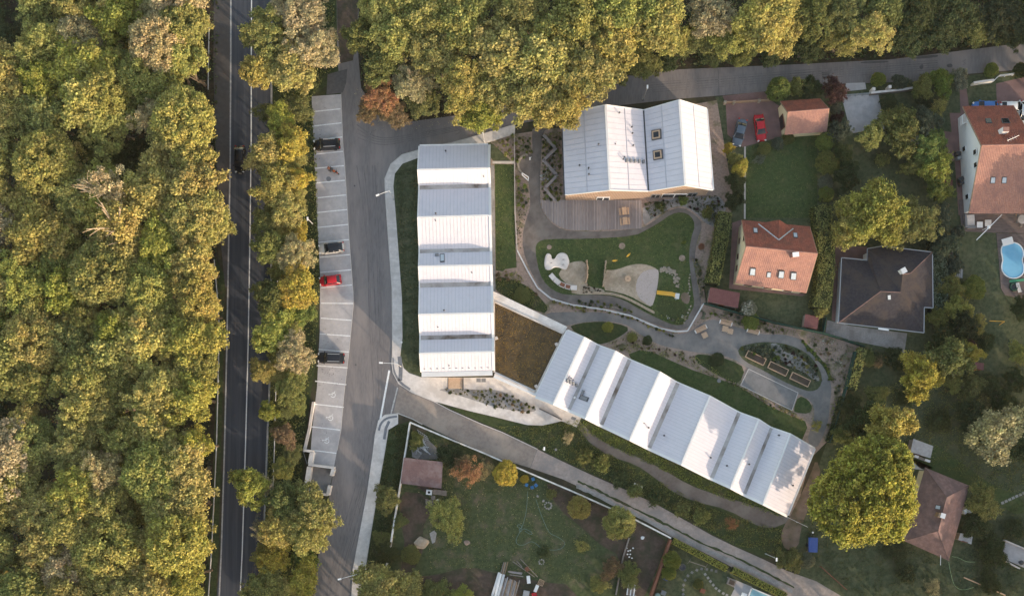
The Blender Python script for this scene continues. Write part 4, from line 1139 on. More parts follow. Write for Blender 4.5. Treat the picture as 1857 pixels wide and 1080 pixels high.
# motorcycle in the parking bay
g = P(606, 312)
mc = thing('motorcycle', 'orange and black motorcycle standing alone in a parking bay', 'motorcycle', (0, 0, 0))
for x in (-.62, .66):
    wl = MB()
    for i in range(16):
        a0, a1 = 2 * math.pi * i / 16, 2 * math.pi * (i + 1) / 16
        wl.tube([(x + .26 * math.cos(a0), 0, .31 + .26 * math.sin(a0)), (x + .26 * math.cos(a1), 0, .31 + .26 * math.sin(a1))], .06, 6)
    w1 = wl.build('wheel', M['tyre'], mc)
    MB().tube([(x, -.05, .31), (x, .05, .31)], .14, 8).build('rim', M['rim'], w1)
MB().tube([(-.55, 0, .75), (-.25, 0, .78), (.0, 0, .8)], [.1, .14, .12], 8).build('seat', M['metal_dark'], mc)
MB().tube([(-.02, 0, .8), (.2, 0, .88), (.42, 0, .84)], [.13, .2, .1], 8).build('fuel_tank', M['orange'], mc)
MB().tube([(-.75, 0, .72), (-.45, 0, .68)], [.05, .14], 7).build('tail_cowl', M['orange'], mc)
MB().tube([(.45, 0, .8), (.62, 0, .7), (.8, 0, .6)], [.1, .13, .04], 7).build('front_fairing', M['orange'], mc)
MB().box((.05, 0, .45), (.5, .3, .35)).build('engine', M['vent_grey'], mc)
for s_ in (-1, 1):
    MB().tube([(.5, s_ * .09, .95), (.66, s_ * .09, .31)], .03, 6).build('fork', M['metal_light'], mc)
    MB().tube([(.45, s_ * .05, .98), (.4, s_ * .38, 1.02)], .025, 6).build('handlebar', M['metal_dark'], mc)
    MB().box((.46, s_ * .34, 1.14), (.04, .14, .1)).build('mirror', M['metal_dark'], mc)
    MB().tube([(-.62, s_ * .08, .31), (-.1, s_ * .12, .42)], .03, 6).build('swing_arm', M['metal_grey'], mc)
for s_ in (-1, 1): MB().box((-.5, s_ * .24, .6), (.42, .2, .36)).build('pannier', M['metal_dark'], mc)
MB().box((-.78, 0, .92), (.34, .4, .28)).build('top_case', M['wood_red'], mc)
MB().box((.55, 0, 1.0), (.06, .36, .3), 0, .4).build('windshield', M['glass'], mc)
mc.location = (g.x, g.y, .04); mc.rotation_euler = (0, 0, math.radians(-28)); mc.scale = (1.12, 1.12, 1.12)
g = P(596, 324.5)
tag(MB().lathe((g.x, g.y, .03), [(.42, 0), (.42, .012), (.36, .018), (.05, .02)], 18).build('manhole_cover', M['tactile']), 'round grey manhole cover near the motorcycle', 'manhole cover')
g = P(643, 337)
tag(MB().lathe((g.x, g.y, .017), [(.16, 0), (.16, .012), (.03, .015)], 12).build('manhole_cover', M['asphalt_patch']), 'small dark valve cover in the access road', 'manhole cover')
g = P(645, 661)
tag(MB().lathe((g.x, g.y, .017), [(.16, 0), (.16, .012), (.03, .015)], 12).build('manhole_cover', M['asphalt_patch']), 'small dark valve cover in the road by grey car', 'manhole cover')

# blue trailer
tr = thing('trailer', 'small trailer under a blue cover on the lawn', 'trailer', (0, 0, 0))
MB().box((0, 0, .95), (2.5, 1.5, .5)).build('cover', M['tarp_blue'], tr)
for i in range(5): MB().bar((-1.0 + i * .5, -.72, 1.23), (-1.0 + i * .5, .72, 1.23), .06, .05).build('cover_rib', M['tarp_blue'], tr)
MB().box((0, 0, .55), (2.4, 1.4, .28)).build('body', M['metal_grey'], tr)
MB().tube([(1.2, .4, .5), (2.0, 0, .5)], .04, 6).build('drawbar', M['metal_dark'], tr)
MB().tube([(1.2, -.4, .5), (2.0, 0, .5)], .04, 6).build('drawbar', M['metal_dark'], tr)
MB().lathe((2.1, 0, .5), [(.12, 0), (.16, .1), (.16, .25), (.06, .32)], 10).build('hitch', M['plastic_white'], tr)
MB().tube([(1.7, 0, .0), (1.7, 0, .5)], .05, 6).build('jockey_wheel', M['tyre'], tr)
for s_ in (-1, 1): MB().tube([(-.1, s_ * .74, .3), (-.1, s_ * .9, .3)], .3, 12).build('wheel', M['tyre'], tr)
g = P(1471, 986); tr.location = (g.x, g.y, .02); tr.rotation_euler = (0, 0, math.radians(88))

# ------------------------------------------------------------------ street lamps
def lamp(label, base, head, h=6.0, group='street lamps', headm='plastic_white'):
    """base: px of the foot; head: px of the luminaire at height h"""
    b = P(*base); e = P(*head, h)
    t = thing('street_lamp', label, 'street lamp', (b.x, b.y, .02), group)
    v = Vector((b.x, b.y, .02)); top = Vector((b.x, b.y, h - .15))
    MB().lathe(v, [(.14, 0), (.14, .5), (.08, .55)], 10).build('base', M['metal_grey'], t)
    MB().tube([v, top], [.075, .05], 8).build('pole', M['metal_light'], t)
    d = (e - top); d.z = 0
    L = d.length
    if L > .5:
        dn = d.normalized()
        MB().tube([top, top + d * .35 + Vector((0, 0, .2)), Vector((e.x, e.y, h + .1)) - dn * .4], [.05, .045, .04], 7).build('arm', M['metal_light'], t)
    else: dn = Vector((0, 1, 0))
    rot = math.atan2(dn.y, dn.x)
    o = MB().box((e.x, e.y, h + .12), (.6, .26, .12), rot).build('lamp_head', M[headm], t)
    MB().box((e.x, e.y, h + .03), (.45, .2, .06), rot).build('lens', M['glass_sky'], o)
    return t
lamp('lamp on the curved pavement beside west lawn, arm over the road', (714, 362), (685, 354), 6)
lamp('lamp at the junction beside blue-grey paving strip', (727, 664), (691, 657.5), 6)
lamp('lamp on the lower pavement near the bottom border', (664, 1030), (616, 1049), 6)
lamp('slim lamp at the lane behind the long wing', (878, 259), (875.5, 239), 6)
lamp('slim lamp at the lane north of the gabled hall', (1166, 181), (1174, 158), 6)
lamp('lamp with white head at the end of the lane asphalt', (985, 814), (987, 813), 5.5)
lamp('lamp with round white head beside the dirt track', (1388, 1003), (1408, 1013.5), 6)
lamp('slim lamp hidden in the roadside strip above silver car', (567, 406), (558, 397), 5)
for x, y, lab in ((729, 621, 'white bollard lamp on the west lawn edge'),):
    g = P(x, y); t = thing('bollard_lamp', lab, 'bollard', (g.x, g.y, 0))
    MB().lathe(g, [(.09, 0), (.09, .8), (.1, .82)], 10).build('post', M['metal_light'], t)
    MB().lathe((g.x, g.y, .8), [(.16, 0), (.2, .06), (.2, .22), (.1, .28)], 12).build('lamp_head', M['plastic_white'], t)

# ------------------------------------------------------------------ guardrails, walls, fences
def rail_fence(name, label, line, cat, h, railm, postm, nrail=1, step=2.0, rw=.08, rh=.3, z0=0, pw=.1):
    pts = [P(x, y, h) for x, y in line]
    c = sum(pts, Vector()) / len(pts)
    t = thing(name, label, cat, (c.x, c.y, 0))
    for a, b in zip(pts[:-1], pts[1:]):
        for k in range(nrail):
            dz = Vector((0, 0, -k * (h - .25) / max(1, nrail)))
            MB().bar(a + dz, b + dz, rw, rh).build('rail', M[railm], t)
        n = max(1, int(round((b - a).length / step)))
        for i in range(n):
            p = a.lerp(b, i / n)
            MB().box((p.x, p.y, (h - .04) / 2), (pw, pw, h - .04)).build('post', M[postm], t)
    return t
rail_fence('guardrail', 'long pale guardrail between west wood and main road', [(388, 470), (390.5, 500), (393, 530), (397, 590), (395, 690), (392, 810), (388, 900), (383, 1000), (377, 1090)], 'guardrail', .75, 'metal_light', 'metal_grey', step=4, rw=.1, rh=.3)
rail_fence('guardrail', 'short guardrail at top of the west wood by old lane', [(379, 30), (378, 90), (377, 162)], 'guardrail', .75, 'metal_light', 'metal_grey', step=4)
rail_fence('guardrail', 'guardrail on the strip side of main road', [(503, 480), (502, 600), (500, 700), (497, 820), (491, 975), (485, 1085)], 'guardrail', .75, 'metal_light', 'metal_grey', step=4)
t = rail_fence('stacked_poles', 'bundle of pale poles lying under the trees by old lane', [(353, 140), (372, 157)], 'poles', .3, 'wood_old', 'wood_old', step=9)
wl = [(743, 765), (812, 794), (880, 822), (960, 857), (1040, 891), (1107, 921), (1153, 942), (1217, 975)]
def garden_wall(label, line, m='render_white', h=1.3, wd=.2, cop='render_white', cat='wall', name='garden_wall'):
    pts = [P(x, y, h) for x, y in line]
    c = sum(pts, Vector()) / len(pts)
    t = thing(name, label, cat, (c.x, c.y, 0))
    for i, (a, b) in enumerate(zip(pts[:-1], pts[1:])):
        d = (b - a).normalized()
        MB().bar(a - d * .02 - Vector((0, 0, .06)), b + d * .02 - Vector((0, 0, .06)), wd, h - .06).build('wall_panel', M[m], t)
        MB().bar(a, b - d * .015, wd + .06, .07).build('coping', M[cop], t)
    return t
garden_wall('white coped wall between the lane and the yard', wl)
garden_wall('white wall on west side of the yard, running down past shed', [(743, 766.5), (738, 800), (733, 830), (727, 872), (722, 900), (714, 950), (706, 1000), (700, 1028)])
garden_wall('reddish-brown fence wall between bare plot and small garden', [(1216.5, 978), (1200, 1025), (1181, 1080)], 'wood_red', 1.5, .35, 'wood_red')
garden_wall('low stone wall between yard lawn and bare plot', [(1141, 975), (1130, 1010), (1117, 1078)], 'wood_old', .5, .18, 'wood_old')
garden_wall('long concrete retaining wall beside the wheelchair bays', [(568, 728), (561, 775), (551, 818)], 'concrete', .9, .35, 'concrete_warm')
t = thing('bin_enclosure', 'open concrete bin enclosure below the wheelchair bays', 'enclosure', tuple(P(580, 865)))
Zb = 1.5
def enc(a, b, wd=.4, m='concrete'):
    MB().bar(P(*a, Zb), P(*b, Zb), wd, Zb).build('wall_panel', M[m], t)
enc((551, 816), (568, 818.5)); enc((566, 819), (562, 840), .75); enc((559, 842), (606, 848)); enc((561, 846), (553, 896), .8); enc((604, 850), (600.5, 862), .55); enc((597.5, 880), (594, 897), .55); enc((593, 897), (555, 892), .3)
MB().prism([P(*q) for q in ((561, 845), (605, 851), (595, 896), (554, 892))], 0, .06).build('floor', M['court'], t)
rail_fence('handrail', 'slanting steel handrail at bin enclosure corner', [(550, 819), (557, 841)], 'handrail', 1.0, 'metal_grey', 'metal_grey', step=1.5, rw=.06, rh=.06)

# white-railed fence round the school garden path
GF = [(932.5, 243), (934, 381), (938, 453), (957, 490), (975, 521), (1000, 541), (1037, 552), (1092, 560), (1142, 571), (1198, 595), (1226, 600.5), (1248, 599), (1277, 549)]
pts = [P(x, y, 1.2) for x, y in GF]
gf = thing('garden_fence', 'white-topped mesh fence curving along the outer garden path', 'fence', tuple(P(1080, 520)))
for i, (a, b) in enumerate(zip(pts[:-1], pts[1:])):
    th = .05 if i < 2 else .13
    MB().bar(a, b, th, .06).build('top_rail', M['concrete_warm' if i < 2 else 'metal_light'], gf)
    MB().bar(a - Vector((0, 0, 1.05)), b - Vector((0, 0, 1.05)), .12, .1).build('kerb', M['concrete'], gf)
    n = max(1, int((b - a).length / 2.0)); L = (b - a).length
    mb = MB()
    for k in range(int(L / .16)):
        p = a.lerp(b, (k + .5) / int(L / .16)); mb.tube([p, p - Vector((0, 0, 1.1))], .008, 3, cap=False)
    mb.build('mesh_bars', M['metal_light'], gf)
    for k in range(n):
        p = a.lerp(b, k / n); MB().box((p.x, p.y, .6), (.07, .07, 1.2)).build('post', M['metal_light'], gf)
def screen(label, line, h=1.7):
    pts = [P(x, y, h) for x, y in line]; c = sum(pts, Vector()) / len(pts)
    t = thing('screen_fence', label, 'fence', (c.x, c.y, 0))
    for a, b in zip(pts[:-1], pts[1:]):
        MB().bar(a, b, .06, h - .1).build('screen_panel', M['fence_green'], t)
        n = max(1, int((b - a).length / 2.5))
        for k in range(n + 1):
            p = a.lerp(b, k / n); MB().box((p.x, p.y, h / 2 + .02), (.1, .1, h + .04)).build('post', M['fence_green'], t)
        MB().bar(a + Vector((0, 0, .03)), b + Vector((0, 0, .03)), .09, .04).build('top_rail', M['fence_green'], t)
screen('dark green screen fence between benches and cream house', [(1278, 549), (1339, 566), (1405, 584), (1494, 603)])
screen('dark green screen fence below the bungalow gravel', [(1494, 603), (1530, 614), (1569, 627)])
screen('dark green screen fence down the east side of the school garden', [(1553, 637), (1538, 698), (1524, 743), (1506, 802)])
screen('short dark green screen beside the bungalow patio', [(1494, 602), (1499, 575)])
rail_fence('wire_fence', 'thin pale rail at the corner of slanting wing', [(1430, 938), (1465, 955)], 'fence', 1.0, 'metal_light', 'metal_light', step=2, rw=.06, rh=.06)
t = rail_fence('board_fence', 'reddish timber rail fence at the lower track bend', [(1490, 1027), (1510, 1045), (1537, 1069)], 'fence', 1.1, 'wood_red', 'wood_red', nrail=3, step=1.6, rw=.1, rh=.16)
rail_fence('lane_fence', 'stone and timber fence of the pink driveway along the lane', [(1316, 184), (1332, 184), (1378, 181), (1398, 180)], 'fence', 1.2, 'wood_back', 'stone', nrail=3, step=3, rw=.12, rh=.2, pw=.4)
rail_fence('gate', 'metal sliding gate across the pale gravel driveway', [(1532, 172), (1580, 168)], 'gate', 1.3, 'metal_grey', 'metal_grey', nrail=3, step=1.2, rw=.06, rh=.07)
garden_wall('grey garden wall along the lane right of the pale driveway', [(1580, 168), (1610, 165), (1638, 162), (1668, 157)], 'wood_old', 1.1, .3, 'concrete')
for x, y in ((1579, 167), (1608, 163), (1664, 155)):
    g = P(x, y); tag(MB().box((g.x, g.y, .75), (.5, .5, 1.5)).build('gate_pillar', M['concrete']), {1579: 'stone pillar at the end of the sliding gate', 1608: 'middle stone pillar of the lane wall', 1664: 'stone pillar at right end of the lane wall'}[x], 'pillar')
garden_wall('white lane wall beside pink forecourt', [(1766, 150), (1785, 147), (1803, 145)], 'render_white', 1.2, .3, 'concrete')
rail_fence('gate', 'white sliding gate of the pink forecourt', [(1803, 146), (1814, 136), (1870, 129)], 'gate', 1.3, 'plastic_white', 'metal_light', nrail=3, step=1.4, rw=.06, rh=.07)

# ------------------------------------------------------------------ school furniture and play things
def bench(label, px, py, ang, L=2.1, group='wooden garden benches'):
    t = thing('garden_bench', label, 'bench', (0, 0, 0), group)
    for k in range(4): MB().box((0, -.26 + k * .15, .45), (L, .13, .05)).build('seat_slat', M['wood_light'], t)
    for k in range(3): MB().box((0, .34 + k * .05, .6 + k * .15), (L, .05, .12)).build('back_slat', M['wood_light'], t)
    for s_ in (-1, 1):
        MB().box((s_ * (L / 2 - .05), 0, .22), (.09, .6, .4)).build('leg', M['plastic_white'], t)
        MB().box((s_ * (L / 2 - .02), .02, .66), (.1, .62, .06)).build('armrest', M['plastic_white'], t)
    g = P(px, py, .4); t.location = (g.x, g.y, .02); t.rotation_euler = (0, 0, math.radians(ang))
bench('wooden bench slanting beside the white fence end', 1271, 597, 26)
bench('wooden bench in the middle behind two small tables', 1316, 585.5, -15)
bench('wooden bench in front of the fresh green bush', 1365.5, 601, -15)
def stool(label, px, py, ang, w_=.95):
    t = thing('low_table', label, 'table', (0, 0, 0), 'square low tables')
    for k in range(6): MB().box((0, -w_ / 2 + w_ / 12 + k * w_ / 6, .42), (w_, w_ / 6 - .02, .05)).build('slat', M['wood_light'], t)
    for a in (-1, 1):
        for b in (-1, 1): MB().box((a * (w_ / 2 - .08), b * (w_ / 2 - .08), .2), (.07, .07, .4)).build('leg', M['plastic_white'], t)
    g = P(px, py, .4); t.location = (g.x, g.y, .02); t.rotation_euler = (0, 0, math.radians(ang))
stool('square wooden table below the slanting bench', 1278, 607.5, 26); stool('square wooden table nearest the middle bench', 1315, 596, -12, 1.0); stool('second square wooden table beside the middle bench', 1324.5, 600.5, -12, .9)
def picnic(label, px, py, ang):
    t = thing('picnic_table', label, 'picnic table', (0, 0, 0), 'picnic tables on the terrace')
    for k in range(4): MB().box((-.3 + k * .2, 0, .74), (.185, 1.3, .05)).build('top_plank', M['wood_light'], t)
    for s_ in (-1, 1):
        MB().box((s_ * .72, 0, .45), (.26, 1.2, .05)).build('seat_plank', M['wood_light'], t)
        MB().bar((-.7, s_ * .45, .44), (.7, s_ * .45, .44), .08, .08).build('crossbar', M['wood_light'], t)
        for u in (-1, 1): MB().tube([(u * .5, s_ * .45, 0), (u * .2, s_ * .45, .72)], .05, 5).build('leg', M['wood_light'], t)
    g = P(px, py, .8); t.location = (g.x, g.y, .16); t.rotation_euler = (0, 0, math.radians(ang))
picnic('pale picnic table on the terrace, nearer the hall', 1132, 382.5, 5); picnic('pale picnic table on the terrace, nearer the path', 1133.5, 400.5, 5)
def raised_bed(label, px, py, ang=-25.5, L=3.5, W=1.25):
    t = thing('raised_bed', label, 'planter', (0, 0, 0), 'wooden raised beds')
    for s_ in (-1, 1):
        MB().box((0, s_ * (W / 2 - .05), .25), (L, .1, .5)).build('side_board', M['wood_light'], t)
        MB().box((s_ * (L / 2 - .05), 0, .25), (.1, W - .2, .5)).build('end_board', M['wood_light'], t)
    MB().box((0, 0, .18), (L - .2, W - .2, .36)).build('soil', M['dark_earth'], t)
    r = random.Random(int(px)); mb = MB()
    for i in range(26): mb.stone((r.uniform(-L / 2 + .2, L / 2 - .2), r.uniform(-W / 2 + .2, W / 2 - .2), .36), r.uniform(.04, .1), i)
    mb.build('clods', M['dark_earth'], t)
    g = P(px, py, .5); t.location = (g.x, g.y, .03); t.rotation_euler = (0, 0, math.radians(ang))
raised_bed('wooden raised bed nearest the benches', 1371, 648.5); raised_bed('middle one of three wooden raised beds', 1411.5, 668); raised_bed('wooden raised bed farthest from the benches', 1451.5, 687.5)
# white climbing sculpture
sc = smooth_poly([(986.5, 480), (988, 466), (991, 460), (995, 459), (998.5, 462), (999, 470), (1006, 470), (1009, 463), (1014, 459), (1021, 457.5), (1028, 461), (1031, 468), (1033, 475), (1030, 483), (1027, 489), (1021, 489), (1014, 485), (1004, 485), (1001, 488), (996, 490), (989, 489)], 2)
cg = P(1008, 475)
scu = thing('climbing_island', 'white freeform play island on the lawn', 'play island', (cg.x, cg.y, 0))
gc = [P(x, y) for x, y in sc]
mb = MB(); n = len(gc); cen = sum(gc, Vector()) / n
rings = []
for q, z in ((1, 0), (.99, .2), (.95, .3), (.86, .36)):
    rings.append([(cen.x + (p.x - cen.x) * q, cen.y + (p.y - cen.y) * q, z) for p in gc])
for a, b in zip(rings[:-1], rings[1:]):
    mb.add(a + b, [(i, (i + 1) % n, n + (i + 1) % n, n + i) for i in range(n)])
mb.poly(rings[-1])
mb.build('body', M['concrete'], scu, smooth=False)
for x, y in ((999.5, 478), (1021.5, 472), (1021, 481)):
    g = P(x, y); MB().tube([(g.x - .12, g.y, .3), (g.x - .1, g.y, .75), (g.x + .12, g.y + .06, .75), (g.x + .14, g.y + .06, .3)], .04, 6).build('grip', M['metal_dark'], scu)
# curved bench of four segments
cb = thing('curved_bench', 'curved white bench with two brown seat plates beside the sand', 'bench', tuple(P(1020, 510)))
arc = [(998, 497), (1006, 506), (1015, 513.5), (1025, 518.2), (1035, 520.8), (1046.5, 521.5)]
for i, (a, b) in enumerate(zip(arc[:-1], arc[1:])):
    pa, pb = P(*a, .45), P(*b, .45); d = (pb - pa).normalized()
    o = MB().bar(pa + d * .02, pb - d * .02, .82, .43).build('segment', M['concrete'], cb)
    if i in (2, 3): MB().bar(pa + d * .1 + Vector((0, 0, .03)), pb - d * .1 + Vector((0, 0, .03)), .62, .04).build('seat_plate', M['wood_red'], o)
# palisades
def palisade(label, line, n, m, seed):
    r = random.Random(seed)
    g = P(*line[0]); t = thing('palisade', label, 'log barrier', (g.x, g.y, 0))
    for i in range(n):
        f = i / (n - 1); k = f * (len(line) - 1); j = min(int(k), len(line) - 2); f = k - j
        p = P(line[j][0] * (1 - f) + line[j + 1][0] * f + r.uniform(-.6, .6), line[j][1] * (1 - f) + line[j + 1][1] * f)
        h = r.uniform(.8, 1.5)
        MB().tube([(p.x, p.y, 0), (p.x + r.uniform(-.08, .08), p.y + r.uniform(-.08, .08), h)], [.14, .11], 7).build('log', M[m], t)
palisade('rough log barrier at the east end of first sand pit', [(1063.5, 474), (1065.5, 488), (1064.5, 500), (1062, 512)], 15, 'wood_light', 1)
palisade('slim pale log barrier at west edge of large sand pit', [(1097.5, 475), (1096.5, 490), (1095, 505), (1093, 519)], 16, 'bark_pale', 2)
lb = thing('log_bench', 'long curved timber bench between large sand pit and path', 'bench', tuple(P(1130, 545)))
arc = smooth_line([(1077, 531), (1093, 531.5), (1110, 532.5), (1130, 538), (1150, 547), (1168, 557), (1187, 567)], 1)
for s_, z, m in ((-1.6, .42, 'bark_pale'), (1.0, .42, 'bark_pale')):
    for a, b in zip(arc[:-1], arc[1:]):
        MB().bar(P(a[0], a[1] + s_, z), P(b[0], b[1] + s_, z), .16, .1).build('seat_plank', M[m], lb)
for i, a in enumerate(arc[::2]): 
    g = P(a[0], a[1] - .3); MB().box((g.x, g.y, .2), (.16, .3, .4)).build('leg', M['wood_light'], lb)
# slide
sl = thing('slide', 'yellow slide running down the mound into sand', 'slide', tuple(P(1210, 534)))
line = [(1191, 530, .25), (1200, 531, .4), (1210, 532, .8), (1219, 533, 1.3), (1225, 535.5, 1.6)]
for a, b in zip(line[:-1], line[1:]):
    pa, pb = P(*a), P(*b)
    MB().bar(pa, pb, .55, .06).build('chute', M['plastic_yellow'], sl)
    for s_ in (-1, 1):
        off = Vector((0, s_ * .3, .16)); MB().bar(pa + off, pb + off, .08, .2).build('side_wall', M['plastic_yellow'], sl)
g = P(1228, 536.5, 1.6); MB().box((g.x, g.y, 1.55), (.75, .95, .1), -.15).build('platform', M['metal_light'], sl)
for s_ in (-1, 1): MB().box((g.x, g.y + s_ * .42, .75), (.1, .1, 1.5)).build('leg', M['metal_grey'], sl)
# round sand table
g = P(1138, 506); rt = thing('sand_table', 'round pale wooden table standing in the sand', 'table', (g.x, g.y, 0))
MB().lathe((g.x, g.y, .5), [(.5, 0), (.53, .04), (.53, .08), (.45, .09)], 20).build('top', M['wood_light'], rt)
MB().lathe((g.x, g.y, .5), [(.12, .09), (.1, .11), (.02, .12)], 12).build('centre_cap', M['wood_back'], rt)
MB().lathe((g.x, g.y, .0), [(.2, 0), (.14, .25), (.2, .5)], 12).build('leg', M['wood_light'], rt)
def rocker(label, px, py, ang):
    t = thing('spring_rocker', label, 'spring rocker', (0, 0, 0), 'yellow spring rockers')
    MB().tube([(-.45, 0, .5), (-.2, 0, .58), (.2, 0, .58), (.45, 0, .66)], [.06, .16, .16, .06], 8).build('body', M['plastic_yellow'], t)
    MB().tube([(math.cos(i) * .1, math.sin(i) * .1, .04 + i * .02) for i in range(22)], .02, 4).build('spring', M['metal_dark'], t)
    MB().tube([(.25, -.2, .8), (.25, .2, .8)], .025, 5).build('handle', M['metal_dark'], t)
    g = P(px, py, .5); t.location = (g.x, g.y, .03); t.rotation_euler = (0, 0, math.radians(ang))
rocker('yellow spring rocker lying east-west on the play lawn', 1114.5, 472.5, 5); rocker('pale yellow spring rocker turned diagonally on play lawn', 1139.5, 462.5, 45)
# boulders of the mound
r = random.Random(12)
def stones(label, group, pts, rad, m='stone', seed=0, name='boulder', flat=.6):
    r = random.Random(seed)
    for i, (x, y) in enumerate(pts):
        g = P(x, y); q = r.uniform(*rad)
        o = MB().stone((0, 0, 0), q, seed * 100 + i, flat).build(name, M[m])
        o.location = (g.x, g.y, .05); o.rotation_euler = (0, 0, r.uniform(0, 6))
        tag(o, label, 'stone', group)
pts = []
for i in range(70):
    a = math.radians(r.uniform(-110, 25)); q = r.uniform(18, 27)
    pts.append((1205 + q * math.cos(a) * 1.0, 510 + q * math.sin(a) * .95))
stones('pale boulder in the stone arc above the slide', 'boulders of the stone arc', pts, (.14, .3), 'stone', 1)
stones('stone in the little row between the two garden paths', 'stones between garden paths', [(1098 + i * 3.1, 556.5 + (i / 15) ** 2 * 7) for i in range(15)], (.1, .2), 'stone', 2)
stones('round pale stone among plants by zigzag wall', 'stones by the zigzag wall', [(991.5, 306), (990, 313), (987, 318.5), (987.5, 324), (993.5, 325), (982, 319), (982, 325), (1000.5, 292), (1003, 298), (1005, 302), (1006, 306), (999, 340), (999.5, 346), (1005, 282), (1005.5, 287)], (.18, .3), 'stone_pale', 3, flat=.4)
stones('pale edging stone beside the path below slide mound', 'edging stones below the slide mound', [(1250 + r.uniform(-2, 2), 498 + i * 5.5) for i in range(8)] + [(1240 + i * 2.5, 585 - i * 6) for i in range(6)], (.14, .24), 'stone', 4)
stones('white flower head at mound foot', 'white flowers at the mound', [(1210 + r.uniform(-4, 4), 575 + r.uniform(-4, 4)) for i in range(9)] + [(1240 + r.uniform(-4, 4), 575 + r.uniform(-4, 4)) for i in range(9)], (.07, .12), 'flower_white', 5, 'flower')
stones('white flower head near the eastern screen fence', 'white flowers by the screen fence', [(1500 + r.uniform(-12, 12), 618 + r.uniform(-7, 7)) for i in range(16)] + [(1524 + r.uniform(-3, 3), 660 + r.uniform(-7, 7)) for i in range(7)], (.07, .12), 'flower_white', 6, 'flower')
# zigzag timber wall
zz = thing('zigzag_wall', 'zigzag timber wall among plants west of the hall', 'timber wall', tuple(P(998, 305)))
line = [(986.5, 245), (1008, 269), (985.5, 290.5), (1010.5, 317.5), (988, 341), (1007, 365)]
for a, b in zip(line[:-1], line[1:]):
    pa, pb = P(*a, .5), P(*b, .5); d = (pb - pa).normalized(); s_ = Vector((-d.y, d.x, 0))
    for k in (-1, 0, 1): MB().bar(pa + s_ * k * .165 - d * .1, pb + s_ * k * .165 + d * .1 - d * .22, .155, .45 + .01 * k).build('plank', M['deck'], zz)
fb = thing('frame_bench', 'white framed bench at the round path bay', 'bench', tuple(P(952, 320)))
a, b, c_, d_ = P(946.5, 313.5, .5), P(958.5, 321, .5), P(958, 327, .5), P(947, 317, .5)
for p, q in ((a, b), (b, c_), (c_, d_), (d_, a)): MB().bar(p, q, .16, .12).build('frame_bar', M['plastic_white'], fb)
MB().slab([a - Vector((0, 0, .05)), b - Vector((0, 0, .05)), c_ - Vector((0, 0, .05)), d_ - Vector((0, 0, .05))], .05).build('seat', M['wood_back'], fb)
for p in (a, b, c_, d_): MB().box((p.x, p.y, .2), (.08, .08, .4)).build('leg', M['plastic_white'], fb)
bk = thing('stone_edge', 'curved stone edging of the round path bay', 'edging', tuple(P(945, 300)))
for i in range(11):
    a0 = math.radians(95 + i * 14); q = P(956 + 16 * math.cos(a0), 299 - 18 * math.sin(a0))
    MB().box((q.x, q.y, .14), (.32, .42, .28), a0).build('block', M['stone'], bk)
# entrance canopy and bits
ec = thing('entrance_canopy', 'pale timber canopy with black beams at school entrance', 'canopy', tuple(P(826, 695)))
q = [P(*k, 2.7) for k in ((813, 684.5), (839, 684.5), (839, 704), (813, 704))]
MB().slab(q, .08).build('roof_panel', M['wood_light'], ec)
for x in (812.2, 839.8):
    MB().bar(P(x, 684.5, 2.85), P(x, 705, 2.85), .14, .3).build('beam', M['metal_dark'], ec)
    g = P(x, 704); MB().box((g.x, g.y, 1.3), (.12, .12, 2.55)).build('post', M['metal_dark'], ec)
tag(MB().bar(P(978, 740, .9), P(1019.5, 760.5, .9), .16, .88).build('parapet_wall', M['metal_dark']), 'low black wall along the entrance paving', 'wall')
t = thing('drinking_fountain', 'little white water post on the path bay', 'water post', tuple(P(961, 289)))
g = P(961, 289); MB().lathe((g.x, g.y, .02), [(.16, 0), (.12, .1), (.08, .8), (.15, .86), (.05, .9)], 10).build('post', M['plastic_white'], t)
MB().tube([(g.x, g.y, .85), (g.x + .25, g.y + .18, .85)], .04, 6).build('spout', M['metal_light'], t)
g = P(1304, 690); tag(MB().lathe((g.x, g.y, 0), [(.35, 0), (.35, .05), (.28, .07), (.03, .08)], 16).build('manhole_cover', M['vent_grey']), 'round grey lid in mulch beside triangular lawn', 'manhole cover')
wbn = thing('white_bench', 'white painted bench among shrubs by the dirt track', 'bench', tuple(P(1157, 880)))
for k in range(3): MB().bar(P(1150, 875 + k * 1.6, .45), P(1165, 882 + k * 1.6, .45), .12, .06).build('seat_slat', M['plastic_white'], wbn)
for x, y in ((1151, 877), (1164, 883)):
    g = P(x, y); MB().box((g.x, g.y, .2), (.1, .4, .38)).build('leg', M['plastic_white'], wbn)

# ------------------------------------------------------------------ pool garden
g = P(1837, 472)
pool = thing('swimming_pool', 'kidney-shaped blue swimming pool at the picture border', 'pool', (g.x, g.y, 0))
out = smooth_poly([(1815.5, 456), (1817, 446), (1824, 440), (1836, 438.5), (1848, 442), (1855, 451), (1857, 462), (1853, 471), (1857, 482), (1857, 495), (1848, 503), (1836, 505), (1824, 500), (1817, 490), (1816.5, 480), (1819.5, 471)], 2)
MB().prism([P(x, y) for x, y in out], .1, .2).build('water', M['water'], pool)
rim = out + [out[0]]
for a, b in zip(rim[:-1:2], rim[2::2]): MB().bar(P(*a, .26), P(*b, .26), .16, .2).build('rim', M['plastic_white'], pool)
st_ = thing('pool_steps', 'white steps at the top of the kidney pool', 'steps', tuple(P(1828, 440)))
for k in range(3): MB().slab([P(1816 + k, 434 + k * 4, .5 - k * .1), P(1835 + k, 428.5 + k * 4, .5 - k * .1), P(1837 + k, 433 + k * 4, .5 - k * .1), P(1818 + k, 438.5 + k * 4, .5 - k * .1)], .08).build('tread', M['plastic_white'], st_)
